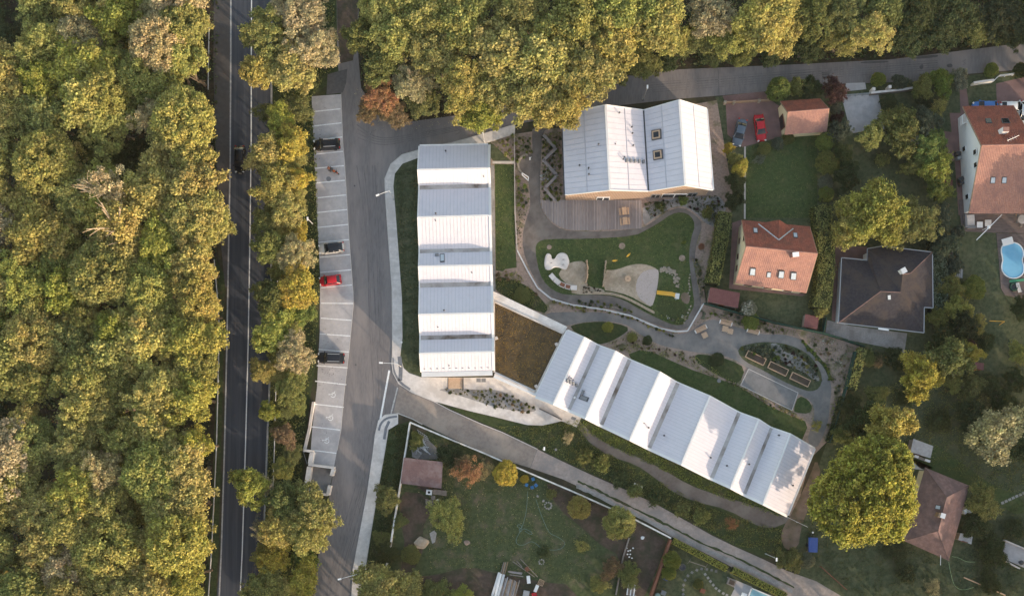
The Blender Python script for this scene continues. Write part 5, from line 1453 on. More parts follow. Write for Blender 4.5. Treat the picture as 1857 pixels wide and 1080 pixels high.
t = tag(MB().slab([P(1831, 507.5, .3), P(1858, 505, .3), P(1858, 509, .3), P(1831, 512, .3)], .12).build('pool_float', M['plastic_green']), 'pale green float lying below the pool', 'float')
g = P(1837, 520); sp = thing('rubber_ring', 'dark green round paddling ring on the pool terrace', 'ring', (g.x, g.y, .12))
for i in range(20):
    a0, a1 = 6.2832 * i / 20, 6.2832 * (i + 1) / 20
    if i % 5 == 0: mb = MB()
    mb.tube([(g.x + .62 * math.cos(a0), g.y + .62 * math.sin(a0), .3), (g.x + .62 * math.cos(a1), g.y + .62 * math.sin(a1), .3)], .2, 8)
    if i % 5 == 4: mb.build('ring_segment', M['fence_green'], sp)
MB().lathe((g.x, g.y, .14), [(.45, 0), (.45, .05), (.15, .1)], 14).build('floor', M['metal_dark'], sp)
ln = thing('sun_lounger', 'grey sun lounger beside the paddling ring', 'sun lounger', tuple(P(1848, 521)))
MB().slab([P(1842, 513, .5), P(1848, 512, .5), P(1853, 529, .45), P(1847, 530.5, .45)], .1).build('mattress', M['concrete'], ln)
for x, y in ((1844, 514), (1850, 528)):
    g = P(x, y); MB().box((g.x, g.y, .24), (.5, .08, .25)).build('leg', M['metal_grey'], ln)
um = thing('awning_arm', 'white folding arm standing out over the terrace edge', 'awning', tuple(P(1793.5, 411)))
MB().bar(P(1771, 435, 2.5), P(1817, 389, 2.5), .12, .1).build('boom', M['plastic_white'], um)
g = P(1793.5, 411.5, 2.5); MB().lathe((g.x, g.y, 2.38), [(.28, 0), (.3, .1), (.12, .2)], 12).build('hub', M['plastic_white'], um)
MB().tube([(g.x, g.y, .15), (g.x, g.y, 2.45)], .05, 8).build('pole', M['plastic_white'], um)
gr = thing('garden_sofa', 'grey outdoor sofa at terrace corner', 'sofa', tuple(P(1762, 402)))
for q, z, nm in ((((1753, 390), (1767, 389), (1768, 408), (1754, 409)), .45, 'seat'), (((1750, 388), (1753.5, 388), (1755, 412), (1751, 412)), .8, 'backrest'), (((1754, 409.5), (1770, 409), (1770, 413), (1755, 414)), .65, 'armrest')):
    MB().prism([P(x, y, z) for x, y in q], .15, z).build(nm, M['vent_grey' if nm != 'seat' else 'concrete'], gr)
for x, y, w_, lab in ((1776.5, 407.5, 1.0, 'square white-topped table beside the grey sofa'), (1791.5, 404.5, 1.1, 'square grey table below white house eave')):
    g = P(x, y, .6); t = thing('patio_table', lab, 'table', (g.x, g.y, .15))
    MB().box((g.x, g.y, .68), (w_, w_, .06)).build('top', M['plastic_white' if x < 1780 else 'concrete'], t)
    for a in (-1, 1):
        for b in (-1, 1): MB().box((g.x + a * (w_ / 2 - .08), g.y + b * (w_ / 2 - .08), .4), (.08, .08, .5)).build('leg', M['metal_dark'], t)
g = P(1853, 398, .7); t = thing('round_patio_table', 'round pale table at the picture border', 'table', (g.x, g.y, .15))
MB().lathe((g.x, g.y, .85), [(.75, 0), (.78, .03), (.75, .06)], 20).build('top', M['concrete_warm'], t)
MB().lathe((g.x, g.y, .15), [(.3, 0), (.06, .1), (.06, .7)], 10).build('leg', M['metal_grey'], t)
for i, (x, y) in enumerate(((1845, 391), (1844, 402), (1851, 409))):
    g = P(x, y, .5); t = thing('patio_chair', ['wooden chair upper left of the round table', 'wooden chair left of the round table', 'wooden chair below the round table'][i], 'chair', (g.x, g.y, .15))
    MB().box((g.x, g.y, .58), (.5, .5, .06), .4 * i).build('seat', M['wood_old'], t)
    MB().box((g.x - .26, g.y, .85), (.06, .5, .5), .0).build('backrest', M['wood_old'], t)
    for a in (-1, 1):
        for b in (-1, 1): MB().box((g.x + a * .2, g.y + b * .2, .35), (.05, .05, .4)).build('leg', M['wood_old'], t)
cp = thing('garden_coop', 'grey slatted garden coop under the hedge', 'coop', tuple(P(1730, 493)))
MB().prism([P(x, y, 1.1) for x, y in ((1724, 482), (1747, 485), (1746, 504), (1722, 503))], 0, 1.05).build('box', M['vent_grey'], cp)
for k in range(7): MB().bar(P(1724 + k * 3.4, 482.5 + k * .4, 1.16), P(1722.5 + k * 3.4, 503, 1.16), .2, .08).build('slat', M['sheet_metal'], cp)
MB().prism([P(x, y, .9) for x, y in ((1712, 489), (1724, 489), (1723, 500), (1712, 501))], .1, .9).build('lid', M['plastic_white'], cp)
for i, (x, y) in enumerate(((1721, 455), (1720, 446))):
    t = thing('planting_frame', ['square wooden planting frame beside the blue-green hedge', 'wooden planting frame half hidden by the hedge'][i], 'planter', tuple(P(x, y)))
    q = [(x - 6, y - 5), (x + 6, y - 5), (x + 6, y + 6), (x - 6, y + 6)]
    for k in range(4): MB().bar(P(*q[k], .3), P(*q[(k + 1) % 4], .3), .1, .3).build('board', M['wood_old'], t)
    MB().prism([P(*k) for k in q], .02, .16).build('soil', M['dark_earth'], t)
gl = thing('goal_frame', 'yellow goal frame on shaded lawn', 'goal', tuple(P(1808, 583)))
a, b, c_ = P(1795, 581.5, 1.0), P(1822, 582.5, 1.0), P(1812, 589, .05)
MB().tube([a, b], .05, 6).build('crossbar', M['plastic_yellow'], gl); MB().tube([a, P(1795, 581.5, 0)], .05, 6).build('post', M['plastic_yellow'], gl); MB().tube([b, P(1822, 582.5, 0)], .05, 6).build('post', M['plastic_yellow'], gl); MB().tube([b, c_], .04, 6).build('stay', M['plastic_yellow'], gl)
for x, y, m, lab in ((1738, 240, 'wood_old', 'a'), ): pass
cl = thing('barbecue', 'dark barbecue and bins beside white house wall', 'barbecue', tuple(P(1738, 285)))
for i, (x, y, s_) in enumerate(((1737, 279, .8), (1738, 287, .7), (1742, 325, .9), (1743, 333, .7))):
    g = P(x, y, .6); MB().box((g.x, g.y, .5), (s_, s_ * .8, 1.0), .2 * i).build('bin', M['metal_dark' if i != 1 else 'metal_grey'], cl)
# patio at the lower right border
pt = thing('concrete_patio', 'raised concrete patio with a black grill at the picture border', 'patio', tuple(P(1840, 1005)))
MB().prism([P(x, y) for x, y in ((1823, 980), (1860, 995), (1860, 1030), (1815, 1010))], 0, .25).build('slab', M['paving'], pt)
for a, b in (((1823, 979), (1861, 995)), ((1814, 1011), (1850, 1030))): MB().bar(P(*a, .8), P(*b, .8), .2, .75).build('low_wall', M['concrete'], pt)
g = P(1847, 1018); MB().lathe((g.x, g.y, .25), [(.2, 0), (.3, .5), (.42, .7), (.36, .95), (.1, 1.05)], 14).build('grill', M['metal_dark'], pt)
t = thing('crate', 'small dark slatted crate left of the concrete patio', 'crate', tuple(P(1807, 992)))
MB().prism([P(x, y, .4) for x, y in ((1804, 985), (1814, 987), (1811, 1001), (1802, 998))], 0, .38).build('box', M['wood_back'], t)
for k in range(4): MB().bar(P(1804.5 + k * 2.6, 986, .44), P(1803 + k * 2.6, 998, .44), .1, .05).build('slat', M['wood_old'], t)
tag(MB().tube([P(1748, 1046, .1), P(1823, 1078, .1)], .12, 8).build('timber_beam', M['wood_light']), 'long brown beam lying on lower lawn', 'beam')
def cable(label, name, line, r, m, cat='hose', z=.07):
    tag(MB().tube([P(x, y) + Vector((0, 0, z)) for x, y in smooth_line(line, 3)], r, 5).build(name, M[m]), label, cat)
cable('thin garden hose curling from the cottage corner', 'garden_hose', [(1720, 1018), (1724, 1040), (1730, 1062), (1745, 1070), (1765, 1064)], .035, 'hose_green')
cable('thin garden hose lying east of the cottage', 'garden_hose', [(1726, 1008), (1738, 1010), (1752, 1018), (1768, 1018)], .035, 'hose_green')
for i in range(9):
    x, y = 1818 + i * 6.4, 911 - i * 3.0
    tag(MB().box(P(x, y) + Vector((0, 0, .03)), (.5, .45, .06), .4).build('stepping_stone', M['stone_pale']), 'stepping stone of the path right of the brown cottage', 'stepping stone', 'stepping stones by the cottage')
tb = thing('junk_table', 'white tray and boxes under lean-to edge', 'table', tuple(P(1672, 834)))
MB().slab([P(1656, 823, .8), P(1688, 834, .8), P(1686, 839, .8), P(1655, 828, .8)], .06).build('top', M['wood_old'], tb)
for x, y in ((1658, 826), (1684, 836)):
    g = P(x, y); MB().box((g.x, g.y, .37), (.08, .4, .72)).build('leg', M['wood_old'], tb)
MB().box(P(1682, 834.5, .9), (.9, .4, .2), -.35).build('tray', M['plastic_white'], tb)
MB().box(P(1662, 827, .9), (.7, .4, .25), -.35).build('box', M['plastic_white'], tb)

# ------------------------------------------------------------------ the yard
r = random.Random(55)
for i in range(22):
    x, y = r.uniform(752, 776), r.uniform(796, 816); a = r.uniform(0, 3.14); L = r.uniform(8, 15)
    z = .1 + i * .05
    tag(MB().tube([P(x - L * math.cos(a), y - L * math.sin(a)) + Vector((0, 0, z)), P(x + L * math.cos(a), y + L * math.sin(a)) + Vector((0, 0, z + r.uniform(-.1, .3)))], .045, 6).build('metal_tube', M['metal_light']), 'pale metal tube in the heap behind the maroon shed', 'metal tube', 'heap of metal tubes')
mf = thing('drying_lattice', 'white lattice frame leaning at top of the tube heap', 'frame', tuple(P(765, 786)))
for k in range(5): MB().tube([P(757 + k * 4, 778 + k * 3, .6), P(762 + k * 3.6, 796 - (4 - k) * 1.5, .3)], .03, 5).build('bar', M['metal_light'], mf)
for k in range(3): MB().tube([P(757 + k * 2, 779 + k * 6, .6 - k * .1), P(775 + k * 2, 791 + k * 4, .5 - k * .1)], .03, 5).build('bar', M['metal_light'], mf)
tag(MB().prism([P(x, y) for x, y in ((745, 806), (752, 803), (764, 824), (758, 832), (748, 828))], 0, .25).build('gravel_heap', M['gravel']), 'pale gravel heap beside the maroon shed', 'gravel heap')
wm = thing('washing_machine', 'white washing machine outside the maroon shed', 'washing machine', tuple(P(778, 892)))
g = P(778, 892, .85); MB().box((g.x, g.y, .45), (1.0, .85, .86), -.12).build('body', M['plastic_white'], wm)
MB().lathe((g.x, g.y, .88), [(.22, 0), (.22, .03), (.05, .04)], 14).build('lid', M['glass'], wm)
tb = thing('work_table', 'grey plank work table beside white washing machine', 'table', tuple(P(797, 892)))
for k in range(4): MB().bar(P(785, 887.5 + k * 2.3, .8), P(810, 890.5 + k * 2.3, .8), .18, .05).build('plank', M['wood_old'], tb)
for x, y in ((787, 891), (808, 894)):
    g = P(x, y); MB().box((g.x, g.y, .37), (.08, .6, .74)).build('leg', M['wood_old'], tb)
t = thing('pallet', 'slatted pallet lying below the work table', 'pallet', tuple(P(779, 911)))
for k in range(5): MB().bar(P(771 + k * .3, 904.5 + k * 2.6, .3), P(786 + k * .3, 908.5 + k * 2.6, .3), .16, .06).build('board', M['wood_old'], t)
for x in (773, 785): MB().bar(P(x, 904, .23), P(x + 1, 917, .23), .1, .2).build('runner', M['wood_old'], t)
g = P(794, 907.5); tag(MB().lathe((g.x, g.y, .0), [(.25, 0), (.3, .5), (.32, .55), (.24, .5)], 14).build('bucket', M['plastic_white']), 'white bucket near the work table', 'bucket')
t = thing('garden_chair', 'wooden stool between work table and pallet', 'stool', tuple(P(786, 902)))
g = P(786, 901.5); MB().box((g.x, g.y, .5), (.7, .7, .06), .1).build('seat', M['wood_old'], t)
for a in (-1, 1):
    for b in (-1, 1): MB().box((g.x + a * .28, g.y + b * .28, .24), (.06, .06, .47)).build('leg', M['wood_old'], t)
def pchair(px, py, ang, lab):
    t = thing('plastic_chair', lab, 'chair', (0, 0, 0), 'blue plastic chairs in the yard')
    MB().box((0, 0, .43), (.5, .5, .05)).build('seat', M['plastic_blue'], t)
    MB().box((-.25, 0, .68), (.05, .5, .5)).build('backrest', M['plastic_blue'], t)
    for a in (-1, 1):
        for b in (-1, 1): MB().box((a * .2, b * .2, .2), (.05, .05, .42)).build('leg', M['plastic_blue'], t)
        MB().box((0, a * .26, .62), (.45, .05, .04)).build('armrest', M['plastic_blue'], t)
    g = P(px, py, .4); t.location = (g.x, g.y, .02); t.rotation_euler = (0, 0, math.radians(ang))
pchair(966.5, 868, 200, 'blue chair nearest the lane wall'); pchair(972, 879, 40, 'blue chair on right of the yard group'); pchair(965, 883, 110, 'lowest blue chair of the yard group'); pchair(955, 878.5, -20, 'blue chair half behind the clipped ball')
cable('pale blue hose looping over yard lawn', 'garden_hose', [(957, 890), (955, 925), (950, 945), (945, 960), (942, 965), (935, 978), (938, 987), (950, 988), (962, 980), (972, 984), (980, 993), (1000, 997), (1018, 995), (1026, 985), (1020, 978), (1010, 972), (998, 967), (993, 960), (982, 935), (972, 905)], .028, 'hose_blue')
cable('tangled blue hose end on the yard lawn', 'garden_hose', [(945, 958), (940, 955), (937, 951), (944, 950), (947, 955), (940, 960), (945, 964), (948, 957), (958, 960), (966, 966), (963, 969), (952, 962)], .028, 'hose_blue', z=.12)
stones('stone of the fire ring in the yard', 'stones of the fire ring', [(994 + 6 * math.cos(i * .7), 916 + 6 * math.sin(i * .7)) for i in range(9)], (.16, .26), 'stone_pale', 7)
stones('pale boulder in the yard flower bed', 'boulders in the yard bed', [(975, 899), (985.5, 907.5), (1008, 815)], (.25, .34), 'stone_pale', 8)
stones('stone of the round well ring on yard lawn', 'stones of the lawn ring', [(982 + 4.5 * math.cos(i * .8), 1018 + 4.5 * math.sin(i * .8)) for i in range(8)], (.1, .18), 'stone_pale', 9)
tag(MB().stone((0, 0, 0), 1.3, 5, .35).build('gravel_heap', M['sand']), 'pale heap of rubble on the yard earth', 'rubble heap').location = tuple(P(765, 983) + Vector((0, 0, .1)))
tag(MB().prism([P(x, y) for x, y in ((779, 966), (787, 961), (792, 966), (789, 982), (784, 985))], .02, .12).build('stone_slab', M['stone_pale']), 'broken pale slab on edge of the yard lawn', 'slab')
tag(MB().stone((0, 0, 0), .6, 8, .2).build('flat_stone', M['mulch']), 'flat pinkish stone alone on the yard lawn', 'stone').location = tuple(P(847, 983) + Vector((0, 0, .05)))
r = random.Random(70)
def boards(label, group, n, x0, y0, dx, dy, L, ang, m, z=.15, wd=.16, cat='plank', name='timber_plank'):
    for i in range(n):
        a = math.radians(ang + r.uniform(-2.5, 2.5)); x = x0 + dx * i + r.uniform(-.4, .4); y = y0 + dy * i + r.uniform(-1.5, 1.5)
        l = L * r.uniform(.88, 1.05)
        p = P(x - l * math.cos(a), y + l * math.sin(a)) + Vector((0, 0, z + r.uniform(0, .12))); q = P(x + l * math.cos(a), y - l * math.sin(a)) + Vector((0, 0, z + r.uniform(0, .12)))
        tag(MB().bar(p, q, wd, .1).build(name, M[m if isinstance(m, str) else m[i % len(m)]]), label if isinstance(label, str) else label[i], cat, group)
boards('weathered plank in big stack at yard bottom', 'planks in the big timber stack', 13, 910, 1068, 2.1, .5, 24, 76, ('wood_old', 'deck', 'sheet_metal', 'wood_back'), .4, .2)
boards('weathered plank lying across the top of timber stack', 'cross planks on the timber stack', 5, 934, 1035, .6, 2.1, 13, -8, ('deck', 'wood_old'), .35)
boards('thin plank leaning beside the pale boards', 'thin planks beside the pale boards', 4, 910, 1032, 2.2, .6, 16, 75, ('wood_old', 'wood_back'), .3, .14)
boards(['outermost pale roof sheet on left edge of the timber stack', 'middle one of three pale roof sheets on the timber stack', 'pale roof sheet nearest the weathered planks'], 'pale roof sheets', 3, 899, 1058, 4.6, .4, 22, 75, ('metal_light', 'plastic_white'), .6, .42, 'sheet', 'roof_sheet')
for a, b, lab in (((930, 1017), (969.5, 1045), 'long grey pole lying nearest the timber stack'), ((943.5, 1012), (975, 1045), 'long grey pole lying right of its twin'), ((937, 1016), (947, 1027), 'short grey pole between the two long poles')):
    tag(MB().tube([P(*a) + Vector((0, 0, .2)), P(*b) + Vector((0, 0, .25))], .07, 6).build('wooden_pole', M['wood_old']), lab, 'pole')
for x, y, w_, l, a, m, lab in ((958.5, 1050, .55, 1.25, .1, 'plastic_white', 'upright white box beside the timber stack'), (972.5, 1066, .5, 1.2, -.4, 'plastic_white', 'tilted white box in the junk'), (969, 1077, .8, .6, .2, 'car_red', 'red tub at the bottom border'), (956, 1031, .6, .7, .5, 'wood_red', 'reddish crate between the long poles'), (954, 1076, 1.0, 1.1, -.2, 'metal_grey', 'grey metal box at the bottom border')):
    g = P(x, y, .4); t = thing('storage_box', lab, 'box', (g.x, g.y, 0)); MB().box((g.x, g.y, .25), (w_, l, .5), a).build('body', M[m], t); MB().box((g.x, g.y, .53), (w_ + .05, l + .05, .06), a).build('lid', M[m], t)
rk = thing('wooden_rack', 'light wooden rack lying among the junk', 'rack', tuple(P(981, 1056)))
q = [(979, 1049), (987, 1053), (983.5, 1062), (975, 1058)]
for k in range(4): MB().bar(P(*q[k], .2), P(*q[(k + 1) % 4], .2), .08, .1).build('frame_bar', M['wood_light'], rk)
for f in (.25, .5, .75): MB().bar(P(979 + 8 * f, 1049 + 4 * f, .2), P(975 + 8.5 * f, 1058 + 4 * f, .2), .06, .08).build('rung', M['wood_light'], rk)
for i, (x, y) in enumerate(((1136, 993), (1139, 998), (1143, 997), (1138, 1004), (1143, 1004), (1165, 974), (1148, 993), (1141, 1009), (1146, 1011))):
    g = P(x, y); tag(MB().stone((g.x, g.y, .05), .16 if i != 5 else .35, 300 + i, .5).build('litter_piece', M['plastic_white']), 'white scrap lying on the bare plot' if i != 5 else 'large white scrap on the bare plot', 'scrap', 'white scraps on the bare plot' if i != 5 else None)
t = thing('pallet_stack', 'pallets and pale frames at the bottom of bare plot', 'pallet', tuple(P(1146, 1065)))
for k in range(5): MB().bar(P(1140 + k * 3, 1055 + k * .5, .5), P(1137 + k * 3, 1078 + k * .5, .5), .2, .1).build('board', M['wood_old' if k % 2 else 'plastic_white'], t)
for y in (1058, 1068, 1077): MB().bar(P(1138, y, .38), P(1154, y + 2, .38), .14, .3).build('runner', M['wood_old'], t)
# small garden at the bottom border
def stepping(pts, lab, grp, m):
    for i, (x, y) in enumerate(pts):
        g = P(x, y); tag(MB().box((g.x, g.y, .03), (.42, .42, .06), .5 + i * .1).build('stepping_stone', M[m]), lab, 'stepping stone', grp)
Q = lambda zx, zy: (1180 + zx / 6.878, 960 + zy / 6.878)
stepping([Q(*k) for k in ((680, 553), (715, 597), (745, 640), (780, 685), (815, 727), (855, 757), (905, 790), (950, 812))], 'pale stepping stone leading to the small patio', 'pale stepping stones', 'stone_pale')
stepping([Q(*k) for k in ((405, 800), (405, 745), (410, 685), (430, 625), (465, 570), (515, 530), (575, 500), (635, 485), (700, 490), (760, 500), (815, 515))], 'grey stepping stone in the curved row of small garden', 'grey stepping stones', 'court')
g = P(1237.4, 1027.6); t = thing('fire_bowl', 'black round fire bowl on the small garden lawn', 'fire bowl', (g.x, g.y, 0)); MB().lathe((g.x, g.y, 0), [(.3, 0), (.5, .3), (.55, .4), (.4, .38), (.1, .25)], 16).build('bowl', M['metal_dark'], t)
MB().lathe((g.x, g.y, 0), [(.62, 0), (.62, .06), (.5, .08)], 16).build('stone_ring', M['court'], t)
pl = thing('rectangular_pool', 'pale rectangular pool at the bottom border', 'pool', tuple(P(1375, 1075)))
MB().prism([P(x, y) for x, y in ((1364, 1067), (1400, 1082), (1392, 1100), (1356, 1085))], .05, .25).build('water', M['water_pale'], pl)
MB().bar(P(1364, 1066, .32), P(1400, 1081, .32), .2, .3).build('rim', M['plastic_white'], pl); MB().bar(P(1363, 1067, .32), P(1355, 1086, .32), .2, .3).build('rim', M['plastic_white'], pl)
sw_ = thing('garden_swing', 'thin wooden swing frame on the small garden lawn', 'swing', tuple(P(1260, 1025)))
MB().tube([P(1250, 1017, 2), P(1280, 1027, 2)], .05, 6).build('crossbar', M['wood_old'], sw_)
for a, b in (((1250, 1017), (1247, 1021)), ((1250, 1017), (1253, 1012)), ((1280, 1027), (1277, 1032)), ((1280, 1027), (1283, 1022))): MB().tube([P(*a, 2), P(*b)], .04, 5).build('leg', M['wood_old'], sw_)
t = thing('planter_box', 'square slate planter at the small patio corner', 'planter', tuple(P(1328, 1054)))
MB().prism([P(x, y, .5) for x, y in ((1322, 1047), (1336, 1053), (1331, 1064), (1318, 1058))], 0, .5).build('box', M['wood_old'], t)
MB().prism([P(x, y, .5) for x, y in ((1324, 1049.5), (1333, 1053.5), (1330, 1061), (1321, 1057))], .5, .53).build('soil', M['dark_earth'], t)
for x, y, m, lab in ((1207, 1047, 'tarp_blue', 'dark blue box beside the brown fence'), (1203, 1074, 'vent_grey', 'grey bin at the bottom of brown fence'), (1274, 1070, 'wood_red', 'brown toy house on the small lawn'), (1349, 1078, 'plastic_white', 'white lounger beside the rectangular pool')):
    g = P(x, y, .4); t = thing('garden_box', lab, 'box', (g.x, g.y, 0)); MB().box((g.x, g.y, .3), (.8, .7, .58), -.4).build('body', M[m], t); MB().box((g.x, g.y, .62), (.86, .76, .06), -.4).build('lid', M[m], t)
g = P(1192, 1078); tag(MB().lathe((g.x, g.y, 0), [(.45, 0), (.45, .5), (.4, .55)], 16).build('water_barrel', M['hose_blue']), 'round pale blue tub at bottom border', 'tub')
# ------------------------------------------------------------------ trees, hedges, shrubs
def leaf_mesh(name, cen, nrm, size, tint, rng, aspect=.75):
    """one bent four-sided leaf spray per centre"""
    n = len(cen)
    r = rng.normal(size=(n, 3))
    t = np.cross(nrm, r); t /= np.linalg.norm(t, axis=1)[:, None] + 1e-9
    b = np.cross(nrm, t)
    s = size[:, None]
    v = np.stack([cen - t * s, cen - b * s * aspect + nrm * s * .18, cen + t * s, cen + b * s * aspect + nrm * s * .18], 1).reshape(-1, 3)
    me = bpy.data.meshes.new(name)
    me.vertices.add(4 * n); me.loops.add(4 * n); me.polygons.add(n)
    me.vertices.foreach_set('co', v.astype(np.float32).ravel())
    me.loops.foreach_set('vertex_index', np.arange(4 * n, dtype=np.int32))
    me.polygons.foreach_set('loop_start', np.arange(0, 4 * n, 4, dtype=np.int32))
    me.polygons.foreach_set('loop_total', np.full(n, 4, dtype=np.int32))
    at = me.attributes.new('tint', 'FLOAT', 'POINT')
    at.data.foreach_set('value', np.repeat(tint, 4).astype(np.float32))
    me.materials.append(M['foliage'])
    me.update()
    return me

def crown_points(seed, R, Hh, nclump, per, leaf, cr=(.17, .32), zmin=-.35, lobes=.2, fmin=.62):
    """clumps of sprays spread through an uneven dome of radius R and half height Hh"""
    g = np.random.default_rng(seed)
    ph = g.uniform(0, 6.28, 4)
    C = []; Rr = []
    for i in range(nclump):
        z = g.uniform(zmin, 1) if i % 4 else g.uniform(.2, 1)
        th = g.uniform(0, 6.28)
        q = math.sqrt(max(0, 1 - z * z))
        lob = 1 + lobes * (math.sin(2 * th + ph[0]) * .6 + math.sin(3 * th + ph[1]) * .6 + math.sin(5 * th + ph[2]) * .45)
        f = g.uniform(fmin, .95) if g.random() < .8 else g.uniform(.3, .65)
        c = g.uniform(*cr)
        C.append((q * math.cos(th) * R * lob * (f - c * .35), q * math.sin(th) * R * lob * (f - c * .35), z * Hh * (f - c * .2) * g.uniform(.82, 1.1)))
        Rr.append(c * R)
    C = np.array(C); Rr = np.array(Rr)
    cnt = np.maximum(12, (per * (Rr / Rr.mean()) ** 2)).astype(int)
    idx = np.repeat(np.arange(nclump), cnt)
    n = len(idx)
    d = g.normal(size=(n, 3)); d /= np.linalg.norm(d, axis=1)[:, None]
    d[:, 2] = np.where(d[:, 2] < -.25, -d[:, 2] * .6, d[:, 2])
    far = np.where(g.random(n) < .2, g.uniform(1.1, 1.5, n), g.uniform(.35, 1.1, n))
    cen = C[idx] + d * (Rr[idx] * far)[:, None] * np.array([1, 1, .6])
    nr = d * .4 + np.array([.42, -.42, .3]) + g.normal(size=(n, 3)) * .5     # leaves turn to the light
    nr /= np.linalg.norm(nr, axis=1)[:, None]
    ct = g.uniform(0, 1, nclump)
    tint = np.clip(ct[idx] * .65 + g.uniform(0, .35, n), 0, 1)
    size = leaf * g.uniform(.5, 1.5, n)
    return cen, nr, size, tint, g

CROWN = {}
def crown(kind, i):
    key = (kind, i)
    if key in CROWN: return CROWN[key]
    if kind == 'big':      a = crown_points(100 + i, 4.2, 3.9, 210, 86, .155, (.06, .2), -.25, .34, .52)
    elif kind == 'round':  a = crown_points(200 + i, 4.2, 3.7, 300, 75, .13, (.07, .15), -.2, .07, .82)
    elif kind == 'fine':   a = crown_points(300 + i, 4.2, 4.2, 280, 66, .125, (.045, .15), -.25, .34, .5)
    elif kind == 'huge':   a = crown_points(250 + i, 9.2, 6.0, 820, 66, .19, (.045, .1), -.25, .1, .74)
    elif kind == 'wide':   a = crown_points(270 + i, 6.6, 4.4, 360, 84, .18, (.06, .16), -.25, .26, .62)
    elif kind == 'bush':   a = crown_points(400 + i, 1.5, 1.1, 34, 60, .13, (.2, .36), -.1, .2)
    elif kind == 'tuft':   a = crown_points(500 + i, .5, .38, 9, 26, .1, (.3, .5), .0, .2)
    elif kind == 'sparse': a = crown_points(600 + i, 4.2, 3.4, 95, 42, .13, (.1, .2), -.2, .3)
    elif kind == 'conifer':
        g = np.random.default_rng(700 + i)
        n = 5200
        h = g.uniform(0, 1, n) ** 1.4; th = g.uniform(0, 6.28, n)
        arm = np.abs(np.sin(th * 4.5 + h * 9)) * .35 + .65
        rad = (1 - h) * 2.6 * arm * g.uniform(.55, 1, n) + .1
        cen = np.stack([rad * np.cos(th), rad * np.sin(th), h * 6.2 - 2.2 - rad * .12], 1)
        nr = np.stack([np.cos(th) * .5, np.sin(th) * .5, np.full(n, .7)], 1) + g.normal(size=(n, 3)) * .35
        nr /= np.linalg.norm(nr, axis=1)[:, None]
        a = (cen, nr, .17 * g.uniform(.6, 1.2, n), g.uniform(0, 1, n), g)
    CROWN[key] = leaf_mesh(f'{kind}_crown', *a)
    return CROWN[key]

TRUNK = {}
def trunk(i, pale=False):
    if (i, pale) in TRUNK: return TRUNK[(i, pale)]
    r = random.Random(40 + i)
    mb = MB()
    p = [Vector((0, 0, 0))]
    for k in range(4): p.append(p[-1] + Vector((r.uniform(-.1, .1), r.uniform(-.1, .1), .17)))
    mb.tube(p, [.04, .03, .026, .022, .014], 7)
    for k in range(9 if not pale else 16):
        b = p[2 + k % 3]; a = r.uniform(0, 6.28); l = r.uniform(.14, .27)
        m_ = b + Vector((math.cos(a) * l * .5, math.sin(a) * l * .5, .1)); e = m_ + Vector((math.cos(a + r.uniform(-.4, .4)) * l * .6, math.sin(a) * l * .6, r.uniform(.04, .14)))
        mb.tube([b, m_, e], [.014, .009, .004], 5)
        for s_ in range(2):
            mb.tube([m_.lerp(e, .4 * s_ + .2), e + Vector((r.uniform(-.1, .1), r.uniform(-.1, .1), r.uniform(-.02, .1)))], [.005, .002], 4)
    o = mb.build('trunk', M['bark_pale' if pale else 'bark'])
    me = o.data
    bpy.data.objects.remove(o)
    TRUNK[(i, pale)] = me
    return me

